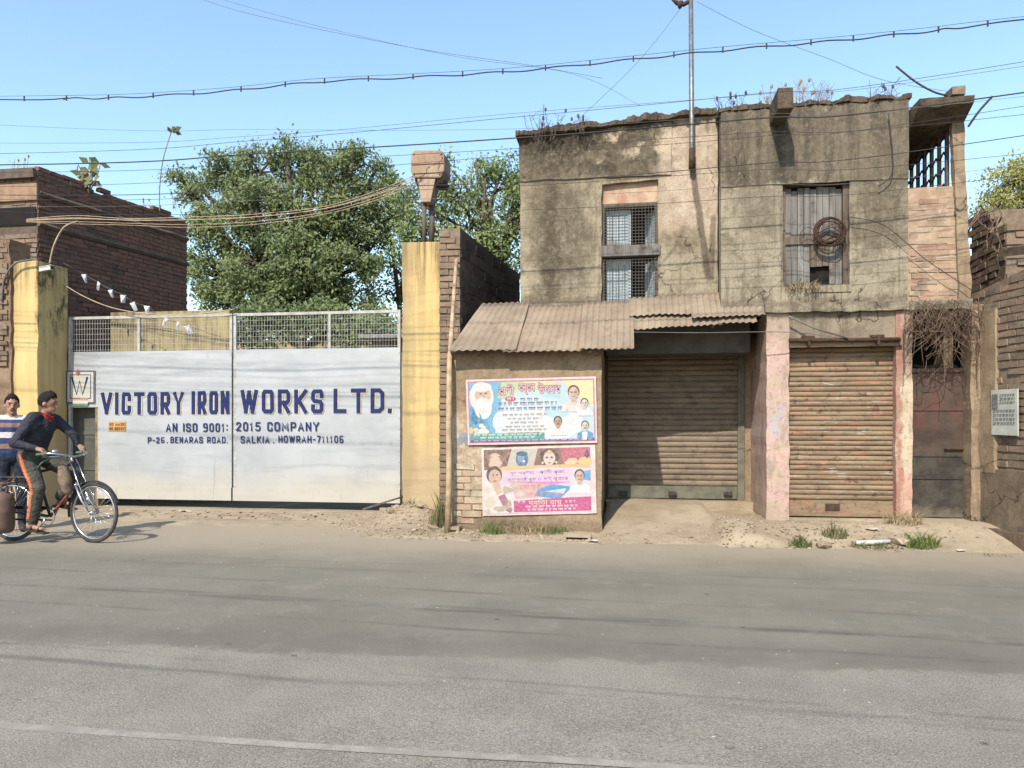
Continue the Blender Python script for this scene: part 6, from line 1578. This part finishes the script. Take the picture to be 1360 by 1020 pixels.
# ------------------------------------------------------------------ bicycle, riders
BO = Vector((-6.17+.0, 8.17, .0))
bk = thing('bicycle', BO, 'black roadster bicycle with chrome fork ridden past the gate', 'bicycle')
M['black_paint'] = simple('black_enamel', S(40, 36, 36), S(58, 50, 46), 9, .45, 0, .1, spec=.5)
M['chrome'] = simple('dull_chrome', S(196, 198, 204, 1), S(170, 172, 178, 1), 9, .22, .9, 0)
M['tyre'] = simple('dusty_tyre', S(84, 78, 70), S(60, 56, 52), 9, .9, 0, .3)
M['red_paint'] = simple('orange_frame_paint', S(166, 84, 60), S(110, 58, 46), 8, .6)
M['green_tape'] = simple('green_tape', S(92, 158, 118), S(60, 120, 84), 8, .6)
def circ(c, r_, k, ry=0, rz=0):
    c = Vector(c); m = Matrix.Rotation(rz, 3, 'Z')
    return [c+m @ Vector((r_*math.cos(a), 0, r_*math.sin(a))) for a in np.linspace(0, 2*math.pi, k+1)[:-1]]
def L(mb, name, mat, parent, smooth=True): return mb.build(name, mat, parent, smooth, local=True)
STEER = R(-9)
def wheel(c, rz):
    c = Vector(c)
    t = sub('wheel', bk)
    L(MB().tube(circ(c, .333, 48, rz=rz), .0195, 8, closed=True), 'tyre', M['tyre'], t)
    L(MB().tube(circ(c, .306, 48, rz=rz), .0125, 6, closed=True), 'rim', M['chrome'], t)
    mb = MB(); m = Matrix.Rotation(rz, 3, 'Z')
    for i in range(32):
        a = 2*math.pi*i/32; s = 1 if i % 2 else -1; off = .35 if (i//2) % 2 else -.35
        mb.tube([c+m @ Vector((.018*math.cos(a+off*4), .03*s, .018*math.sin(a+off*4))), c+m @ Vector((.3*math.cos(a), 0, .3*math.sin(a)))], .0018, 4)
    L(mb, 'spokes', M['chrome'], t)
    L(MB().tube([c+m @ Vector((0, -.05, 0)), c+m @ Vector((0, .05, 0))], .024, 10).tube([c+m @ Vector((0, -.075, 0)), c+m @ Vector((0, .075, 0))], .009, 8), 'hub', M['chrome'], t)
FA, RA, BB = Vector((0, 0, .355)), Vector((-1.06, 0, .355)), Vector((-.57, 0, .30))
ST, HT, HB = Vector((-.74, 0, .84)), Vector((-.275, 0, .92)), Vector((-.20, 0, .70))
wheel(FA, STEER); wheel(RA, 0)
mb = MB(); mb.tube([BB, ST], .016, 8); mb.tube([HT, ST.lerp(Vector((-.28, 0, .90)), 0)+Vector((0, 0, -.02))], .016, 8); mb.tube([HT+Vector((0, 0, .03)), HB+Vector((.005, 0, -.03))], .02, 8)
for s in (-1, 1):
    mb.tube([BB+Vector((0, .03*s, 0)), RA+Vector((0, .06*s, 0))], .010, 6); mb.tube([ST+Vector((0, .02*s, -.03)), RA+Vector((0, .06*s, 0))], .008, 6)
L(mb, 'frame', M['black_paint'], bk)
L(MB().tube([HB+Vector((0, 0, .02)), BB], .0175, 8), 'down_tube', M['red_paint'], bk)
fm = Matrix.Rotation(STEER, 3, 'Z')
mb = MB()
for s in (-1, 1): mb.tube([HB+fm @ Vector((.005, .05*s, -.02)), HB.lerp(FA, .6)+fm @ Vector((-.03, .055*s, 0)), FA+fm @ Vector((0, .06*s, 0))], [.013, .012, .009], 8); mb.tube([HT+fm @ Vector((.0, .045*s, .06)), FA+fm @ Vector((0, .07*s, .01))], .006, 6)
mb.tube([HB+fm @ Vector((0, -.055, -.02)), HB+fm @ Vector((0, .055, -.02))], .016, 8)
L(mb, 'fork', M['chrome'], bk)
hb0 = HT+Vector((-.02, 0, .09))
mb = MB(); mb.tube([HT, hb0], .013, 8)
pts = [Vector(p) for p in ((-.19, -.27, .03), (-.06, -.255, .045), (.03, -.17, .03), (.045, 0, 0), (.03, .17, .03), (-.06, .255, .045), (-.19, .27, .03))]
mb.tube(spline([hb0+fm @ p for p in pts], 5), .011, 8); L(mb, 'handlebar', M['chrome'], bk)
for s in (-1, 1):
    L(MB().tube([hb0+fm @ Vector((-.21, .272*s, .03)), hb0+fm @ Vector((-.07, .257*s, .045))], .017, 8), 'grip', M['green_tape'], bk)
    L(MB().tube([hb0+fm @ Vector((-.16, .25*s, .0)), hb0+fm @ Vector((.02, .17*s, .01))], .006, 6), 'brake_lever', M['chrome'], bk)
L(MB().tube(spline([hb0+Vector((0, -.05, .0)), hb0+Vector((-.12, -.12, .0)), hb0+Vector((-.24, -.16, -.06)), hb0+Vector((-.33, -.14, -.14))], 5), .008, 6), 'brake_cable', M['green_tape'], bk)
L(MB().ell(hb0+fm @ Vector((-.05, -.18, .065)), (.036, .036, .026)), 'bell', M['chrome'], bk)
for c, rz, a0, a1 in ((FA, STEER, 20, 190), (RA, 0, 0, 200)):
    m = Matrix.Rotation(rz, 3, 'Z'); mb = MB(); k = 24
    for i in range(k+1):
        a = R(a0+(a1-a0)*i/k)
        for y, dr in ((-.03, -.008), (-.016, .004), (.016, .004), (.03, -.008)): mb.v.append(tuple(c+m @ Vector(((.372+dr)*math.cos(a), y, (.372+dr)*math.sin(a)))))
    for i in range(k):
        for q in range(3): o = i*4+q; mb.f.append((o, o+1, o+5, o+4)); mb.m.append(0)
    L(mb, 'mudguard', M['black_paint'], bk)
L(MB().ell((-.77, 0, .93), (.13, .085, .045)).ell((-.67, 0, .93), (.1, .04, .03)), 'saddle', simple('black_saddle', S(44, 38, 36), None, 9, .6), bk)
L(MB().tube([ST, (-.765, 0, .92)], .013, 8), 'seat_post', M['chrome'], bk)
mb = MB()
for y in (-.07, 0, .07): mb.tube([(-1.35, y, .76), (-.78, y, .76)], .007, 6)
for x in (-1.35, -1.15, -.95, -.8): mb.tube([(x, -.08, .76), (x, .08, .76)], .006, 6)
for s in (-1, 1): mb.tube([(-1.2, .075*s, .76), RA+Vector((0, .07*s, 0))], .006, 6)
L(mb, 'rear_rack', M['black_paint'], bk)
mb = MB().tube([Vector((BB.x, .045-.09, BB.z))+Vector((.095*math.cos(a), 0, .095*math.sin(a))) for a in np.linspace(0, 6.283, 29)[:-1]], .006, 5, closed=True)
L(mb, 'chainring', M['chrome'], bk)
L(MB().box(-1.12, -.5, -.062, -.05, .385, .425).box(-1.12, -.5, -.062, -.05, .255, .275), 'chain_case', M['black_paint'], bk, False)
pa = R(-115); PN = BB+Vector((.17*math.cos(pa), -.09, .17*math.sin(pa))); PF = BB-Vector((.17*math.cos(pa), -.09, .17*math.sin(pa)))
L(MB().tube([BB+Vector((0, -.07, 0)), PN], .010, 6).tube([BB+Vector((0, .07, 0)), PF], .010, 6), 'crank', M['chrome'], bk)
for p, s in ((PN, -1), (PF, 1)): L(MB().box(p.x-.045, p.x+.045, min(p.y, p.y+.09*s), max(p.y, p.y+.09*s), p.z-.012, p.z+.012), 'pedal', M['black_paint'], bk, False)
# gas cylinder slung beside the rear wheel, and a sack on the frame
gc = BO+Vector((-1.03, -.24, .13)); cy = thing('gas_cylinder', gc, 'rusty red gas cylinder slung beside the rear wheel', 'gas cylinder')
M['cyl'] = simple('rusty_red_cylinder', S(136, 98, 80), S(112, 92, 78), 4, .7, 0, .2)
prof = [(.0, 0), (.12, 0), (.15, .03), (.158, .08), (.158, .24), (.16, .25), (.158, .26), (.158, .38), (.14, .44), (.09, .475), (.03, .485), (0, .486)]
mb = MB(); k = 24
for r_, z in prof:
    for j in range(k): a = 2*math.pi*j/k; mb.v.append((gc.x+r_*math.cos(a), gc.y+r_*math.sin(a), gc.z+z))
for i in range(len(prof)-1):
    for j in range(k): o = i*k; mb.f.append((o+j, o+(j+1) % k, o+k+(j+1) % k, o+k+j)); mb.m.append(0)
mb.build('shell', M['cyl'], cy, smooth=True)
mb = MB().tube([gc+Vector((.1*math.cos(a), .1*math.sin(a), .57)) for a in np.linspace(0, 6.283, 25)[:-1]], .012, 6, closed=True)
for q in range(3): a = q*2.1; mb.tube([gc+Vector((.1*math.cos(a), .1*math.sin(a), .46)), gc+Vector((.1*math.cos(a), .1*math.sin(a), .57))], .012, 6)
mb.build('collar', M['cyl'], cy, smooth=True)
MB().tube([gc+Vector((0, 0, .47)), gc+Vector((0, 0, .54))], .02, 8).build('valve', M['chrome'], cy)
MB().tube(spline([gc+Vector((0, .05, .56)), gc+Vector((.02, .2, .63)), gc+Vector((0, .26, .61))], 5), .012, 6).build('hook', M['rust'], cy)
sk_ = MB(); k = 14
for i in range(9):
    z = .93-.36*i/8; w1 = .045+.025*math.sin(math.pi*i/8)+.012*noise.noise(Vector((i, 1, 1))); w2 = .04+.03*math.sin(math.pi*i/8)
    for j in range(k):
        a = 2*math.pi*j/k; e = 1+.12*noise.noise(Vector((math.cos(a)*2, math.sin(a)*2, i*.6)))
        sk_.v.append((BO.x-.36+w1*e*math.cos(a)+.008*i, BO.y-.06+w2*e*math.sin(a), z))
for i in range(8):
    for j in range(k): o = i*k; sk_.f.append((o+j, o+(j+1) % k, o+k+(j+1) % k, o+k+j)); sk_.m.append(0)
sk_.f += [tuple(range(k)), tuple(range(8*k, 9*k))]; sk_.m += [0, 0]
tag(sk_.build('cloth_bag', simple('brown_sacking', S(150, 126, 98), S(104, 84, 72), 14, .95, bump=.5), smooth=True), 'brown cloth bag hanging from the bicycle frame', 'bag')

# --- bodies: limbs grown together into one surface
def body(name, prims, mats, parent, vox=.0095):
    mb = MB()
    for p in prims:
        if p[0] == 'c': mb.cap(p[1], p[2], p[3], p[4])
        else: mb.ell(p[1], p[2], mat=p[4] if len(p) > 4 else None)
    o = mb.build(name+'_tmp', mats[0], None, origin=(0, 0, 0))
    m = o.modifiers.new('r', 'REMESH'); m.mode = 'VOXEL'; m.voxel_size = vox
    s = o.modifiers.new('s', 'SMOOTH'); s.factor = .5; s.iterations = 4
    dg = bpy.context.evaluated_depsgraph_get(); dg.update()
    me = bpy.data.meshes.new_from_object(o.evaluated_get(dg)); bpy.data.objects.remove(o)
    me.name = name; me.materials.clear()
    for q in mats: me.materials.append(q)
    k = len(me.polygons); cen = np.zeros(k*3, np.float32); me.polygons.foreach_get('center', cen); cen = cen.reshape(-1, 3)
    best = np.full(k, 1e9); idx = np.zeros(k, np.int32)
    for p in prims:
        if p[0] == 'c':
            a, b = np.array(p[1]), np.array(p[2]); ab = b-a; t = np.clip(((cen-a) @ ab)/(ab @ ab), 0, 1)
            d = np.linalg.norm(cen-(a+t[:, None]*ab), axis=1)-(p[3]+(p[4]-p[3])*t); mi = p[5]
        else:
            q = (cen-np.array(p[1]))
            if len(p) > 4 and p[4] is not None: q = q @ np.array(p[4])
            d = (np.linalg.norm(q/np.array(p[2]), axis=1)-1)*min(p[2]); mi = p[3]
        w_ = d < best; best[w_] = d[w_]; idx[w_] = mi
    me.polygons.foreach_set('material_index', idx); me.polygons.foreach_set('use_smooth', [True]*k); me.update()
    ob_ = bpy.data.objects.new(name, me); COL.objects.link(ob_); ob_.parent = parent; WL[ob_.name] = wl(parent).copy()
    return ob_
def hand(prims, w, d, up, side, curl, mi):
    """palm and five fingers: w wrist, d pointing along the palm, up back of hand, side towards the thumb"""
    w, d, up, side = Vector(w), Vector(d).normalized(), Vector(up).normalized(), Vector(side).normalized()
    prims.append(('c', w, w+d*.075, .026, .03, mi)); prims.append(('c', w+d*.05-side*.022, w+d*.085-side*.022, .02, .017, mi)); prims.append(('c', w+d*.05+side*.02, w+d*.085+side*.02, .02, .017, mi))
    for i, ln in enumerate((.075, .085, .08, .062)):
        b = w+d*.085+side*(.03-.02*i); m = b+(d*math.cos(curl*.6)-up*math.sin(curl*.6))*ln*.5; e = m+(d*math.cos(curl*1.5)-up*math.sin(curl*1.5))*ln*.55
        prims.append(('c', b, m, .0095, .009, mi)); prims.append(('c', m, e, .009, .0075, mi))
    b = w+d*.03+side*.03; m = b+(side*.6+d*.8-up*.2).normalized()*.045; e = m+(d*.9-up*.6).normalized()*.035
    prims.append(('c', b, m, .012, .011, mi)); prims.append(('c', m, e, .0105, .0085, mi))
def skin_m(name, r, g, b): return simple(name, S(r, g, b), S(int(r*.9), int(g*.87), int(b*.86)), 20, .55, 0, .1, spec=.35, obj=True)
def head(prims, c, fwd, mi, tilt=0):
    c = Vector(c); f = Vector(fwd).normalized(); s = Vector((f.y, -f.x, 0)).normalized(); u = s.cross(f).normalized()
    if u.z < 0: u = -u
    m = Matrix((s, f, u)).transposed()
    P3 = lambda a, b, z: c+s*a+f*b+u*z
    prims.append(('e', c+u*.02, (.076, .094, .105), mi, m)); prims.append(('e', P3(0, .028, -.06), (.056, .066, .062), mi, m))
    prims.append(('c', P3(0, .088, .005), P3(0, .108, -.03), .010, .015, mi)); prims.append(('c', P3(-.028, .083, .03), P3(.028, .083, .03), .012, .012, mi))
    prims.append(('c', P3(-.018, .088, -.066), P3(.018, .088, -.066), .009, .009, mi)); prims.append(('e', P3(0, .075, -.103), (.024, .022, .02), mi, m))
    for q in (-1, 1): prims.append(('e', P3(q*.08, -.005, -.01), (.010, .022, .032), mi, m))
    return P3, m
def face_bits(P3, m, parent, hairm, moust=False, beard=False, style=0):
    dk = simple('eye_dark', S(40, 30, 28), None, 9, .4, bump=0) if 'eye' not in M else M['eye']; M['eye'] = dk
    for q in (-1, 1):
        MB().ell(P3(q*.032, .088, .012), (.010, .006, .0045), mat=m).build('eye', dk, parent, True, local=True)
        MB().cap(P3(q*.018, .099, .032), P3(q*.05, .088, .034), .004, .003).build('eyebrow', hairm, parent, True, local=True)
    MB().cap(P3(-.024, .096, -.066), P3(.024, .096, -.066), .005, .005).build('mouth', simple('lip', S(132, 76, 66), None, 9, .6, bump=0), parent, True, local=True)
    if moust: MB().cap(P3(-.03, .100, -.053), P3(.0, .106, -.048), .0035, .005).cap(P3(.03, .100, -.053), P3(.0, .106, -.048), .0035, .005).build('moustache', hairm, parent, True, local=True)
    # hair: a cap with a ragged hairline
    mb = MB(); nu, nv = 40, 16
    for i in range(nv+1):
        th = R(2+ (118)*i/nv)
        for j in range(nu):
            ph = 2*math.pi*j/nu; fr = math.sin(ph)
            lim = float(np.interp(fr, [-1, -.3, .05, .35, .6, 1], [126, 120, 108, 86, 66, 54]))
            t2 = min(th, R(lim+18*noise.noise(Vector((math.cos(ph)*9, fr*9, 1)))))
            ed = min(1, th/R(lim)); rr = 1.15-.13*ed**3+.06*noise.noise(Vector((math.cos(ph)*6, fr*6, i*.9)))+(.16*max(0, fr) if i < 10 else 0)*style
            a, b, z = .078*rr*math.sin(t2)*math.cos(ph), .096*rr*math.sin(t2)*fr, .108*rr*math.cos(t2)
            mb.v.append(tuple(P3(a, b-.004, z+.02)))
    for i in range(nv):
        for j in range(nu): o = i*nu; mb.f.append((o+j, o+(j+1) % nu, o+nu+(j+1) % nu, o+nu+j)); mb.m.append(0)
    mb.build('hair', hairm, parent, True, local=True)
M['hair'] = simple('black_hair', (.010, .009, .009, 1), (.02, .017, .016, 1), 60, .85, 0, .3, spec=.12, obj=True)
def cloth(name, a, b, scale=7, bump=.6):
    n = NT(name); v = n.obj(); c = n.mix(n.step(n.noise(scale, 4, .6, v), .35, .65), a, b)
    wr = n.noise(1, 4, .55, n.vs(v, (9, 9, 16)), dist=.8)
    return n.out(c, .9, n.bump(wr, bump*1.5, .05), spec=.15)
# rider (local frame of the bicycle: +X forward, -Y towards the camera)
rd = thing('person', BO, 'man in charcoal jacket and orange-striped trousers riding the bicycle', 'person')
JK, TR, SK, RD = 0, 1, 2, 3
pr = []
hip = Vector((-.80, 0, 1.02)); chest = Vector((-.71, 0, 1.36)); shl = Vector((-.665, 0, 1.465))
pr += [('e', hip, (.155, .17, .13), TR), ('c', hip+Vector((.0, 0, .06)), chest, .145, .165, JK), ('c', hip+Vector((0, -.04, .08)), chest+Vector((0, -.05, 0)), .13, .14, JK), ('c', hip+Vector((0, .04, .08)), chest+Vector((0, .05, 0)), .13, .14, JK), ('c', chest+Vector((.01, -.12, .03)), chest+Vector((.01, .12, .03)), .115, .115, JK), ('c', shl+Vector((-.01, -.14, .0)), shl+Vector((-.01, .14, 0)), .075, .075, JK)]
pr += [('c', shl+Vector((.02, 0, 0)), Vector((-.615, 0, 1.55)), .058, .052, SK)]
gripN, gripF = hb0+fm @ Vector((-.14, -.265, .06)), hb0+fm @ Vector((-.12, .265, .06))
sN, sF = shl+Vector((0, -.185, -.02)), shl+Vector((.02, .185, -.02))
eN, eF = Vector((-.77, -.32, 1.17)), Vector((-.46, .26, 1.25))
wN, wF = gripN+Vector((-.085, -.01, .045)), gripF+Vector((-.06, .0, .07))
pr += [('c', sN, eN, .066, .054, JK), ('c', eN, wN, .054, .038, JK), ('c', sF, eF, .066, .052, JK), ('c', eF, wF, .052, .037, JK)]
hand(pr, wN+Vector((.015, 0, -.004)), (.9, .1, -.25), (.2, 0, 1), (.1, 1, 0), 1.0, SK); hand(pr, wF+Vector((.01, 0, -.008)), (.85, 0, -.45), (.3, 0, 1), (.1, -1, 0), 1.0, SK)
kN, aN = Vector((-.60, -.15, .64)), Vector((-.685, -.14, .25)); kF, aF = Vector((-.36, .15, .80)), Vector((-.54, .14, .50))
pr += [('c', hip+Vector((.0, -.09, -.01)), kN, .105, .078, TR), ('c', kN, aN+Vector((0, 0, .03)), .078, .066, TR), ('c', hip+Vector((.0, .09, -.01)), kF, .105, .08, TR), ('c', kF, aF+Vector((0, 0, .03)), .078, .066, TR)]
for a_, fw in ((aN, Vector((1, 0, -.35))), (aF, Vector((1, 0, -.25)))):
    fw.normalize(); pr += [('c', a_+Vector((0, 0, .05)), a_+Vector((.0, 0, -.035)), .036, .036, SK), ('c', a_+Vector((-.035, 0, -.055)), a_+fw*.13+Vector((0, 0, -.035)), .032, .026, SK)]
    for t in range(5): pr.append(('c', a_+fw*.12+Vector((0, .026-.013*t, -.035)), a_+fw*(.175-.008*t)+Vector((0, .03-.014*t, -.035)), .010, .008, SK))
P3r, mr = head(pr, (-.595, -.01, 1.635), (1, .32, -.14), SK)
body('body', pr, [cloth('charcoal_jacket', S(70, 70, 80), S(58, 58, 68)), cloth('grey_green_trousers', S(96, 92, 80), S(80, 77, 68)), skin_m('skin_tan', 184, 130, 100)], rd)
face_bits(P3r, mr, rd, M['hair'], style=1)
n0 = Vector((-.575, -.03, 1.475)); mb = MB(); k = 10
mb.add([n0+Vector(p) for p in ((-.02, -.07, .035), (.03, -.075, .02), (.055, -.02, -.005), (.062, -.035, -.06), (.045, -.085, -.02), (.06, .04, .01))], [(0, 1, 4), (1, 2, 4), (2, 3, 4), (1, 5, 2), (2, 5, 3)])
mb.tube(spline([n0+Vector(p) for p in ((-.07, -.05, .075), (-.02, -.075, .05), (.05, -.06, .02), (.075, 0, -.03))], 4), .008, 6)
mb.build('scarf', cloth('red_scarf', S(186, 42, 48), S(150, 34, 40)), rd, local=True)
mb = MB()
def stripe(mb, ps, w_, lift):
    sp_ = spline([Vector(p) for p in ps], 6)
    for i in range(len(sp_)-1):
        a, b = sp_[i], sp_[i+1]; mb.add([a+Vector((-w_, -lift, 0)), a+Vector((w_, -lift, 0)), b+Vector((w_, -lift, 0)), b+Vector((-w_, -lift, 0)), a+Vector((-w_*1.2, -lift+.03, 0)), b+Vector((-w_*1.2, -lift+.03, 0)), a+Vector((w_*1.2, -lift+.03, 0)), b+Vector((w_*1.2, -lift+.03, 0))], [(0, 1, 2, 3), (4, 0, 3, 5), (1, 6, 7, 2)])
stripe(mb, [(-.80, -.195, 1.04), (-.77, -.205, .94), (-.71, -.222, .82), (-.635, -.225, .66), (-.635, -.216, .55), (-.665, -.209, .42), (-.69, -.203, .29)], .018, .004)
mb.build('side_stripe', cloth('orange_stripe', S(232, 124, 70), S(214, 108, 60)), rd, smooth=True, local=True)
for a_, nm in ((aN, 0), (aF, 1)):
    mb = MB().box(a_.x-.075, a_.x+.185, a_.y-.048, a_.y+.048, -.02, 0, 0, Matrix.Translation(Vector((0, 0, a_.z-.075))) @ Matrix.Translation(a_*1) @ Matrix.Rotation(R(14), 4, 'Y') @ Matrix.Translation(-a_))
    zs = [v[2] for v in mb.v]
    mb = MB(); q = Matrix.Translation(Vector((a_.x, a_.y, a_.z-.088))) @ Matrix.Rotation(R(10), 4, 'Y')
    mb.box(-.08, .19, -.048, .048, -.018, 0, 0, q); mb.tube([q @ Vector((.09, -.05, 0)), q @ Vector((.10, 0, .06)), q @ Vector((.09, .05, 0))], .012, 6); mb.tube([q @ Vector((.0, -.05, 0)), q @ Vector((.0, 0, .085)), q @ Vector((.0, .05, 0))], .012, 6)
    mb.build('sandal', simple('dark_sandal', S(70, 62, 54), S(54, 48, 42), 12), rd, local=True, bevel=.005)
# standing man behind
so = tp(16, 560, 9.95); so.z = 0
sn = thing('person', so, 'man in blue, white and brown striped sweater standing behind the bicycle', 'person', rz=YAW+R(30))
n = NT('striped_sweater'); x, y, z = n.sep(n.obj())
t = n.mth('DIVIDE', n.mth('SUBTRACT', z, .95), .62)
navy, wh, br = S(58, 74, 120), S(220, 212, 204), S(150, 112, 92)
c = n.ramp(t, [(0, navy), (.17, navy), (.20, br), (.30, navy), (.42, wh), (.54, navy), (.64, br), (.73, navy), (.80, wh), (.92, S(64, 66, 84)), (1, S(64, 66, 84))], True)
M['sweater'] = n.out(c, .95, n.bump(n.noise(1, 4, .55, n.vs(n.obj(), (9, 9, 16)), dist=.8), .6, .03), spec=.1)
pr = []
pr += [('e', (0, 0, .98), (.165, .12, .13), 1), ('c', (0, 0, 1.06), (0, .0, 1.33), .135, .14, 0), ('c', (-.07, 0, 1.05), (-.08, 0, 1.34), .115, .12, 0), ('c', (.07, 0, 1.05), (.08, 0, 1.34), .115, .12, 0), ('c', (-.15, 0, 1.44), (.15, 0, 1.44), .07, .07, 0), ('c', (0, 0, 1.45), (0, -.01, 1.56), .06, .054, 2)]
for s in (-1, 1):
    pr += [('c', (.19*s, 0, 1.43), (.255*s, .03, 1.16), .064, .05, 0), ('c', (.255*s, .03, 1.16), (.26*s, -.05, .93), .05, .037, 0)]
    hand(pr, (.26*s, -.055, .915), (0, -.15, -1), (s, 0, 0), (0, -1, -.1), .5, 2)
    pr += [('c', (.09*s, 0, .96), (.105*s, -.02, .52), .098, .07, 1), ('c', (.105*s, -.02, .52), (.11*s, .02, .1), .068, .05, 1), ('c', (.11*s, .03, .05), (.125*s, -.14, .04), .045, .04, 3)]
P3s, ms = head(pr, (0, -.015, 1.635), (.1, -1, -.05), 2)
body('body', pr, [M['sweater'], cloth('navy_trousers', S(58, 64, 78), S(46, 52, 66)), skin_m('skin_brown', 190, 136, 108), simple('brown_shoe', S(70, 56, 46), None, 9, .6)], sn)
face_bits(P3s, ms, sn, M['hair'], moust=True, style=.7)
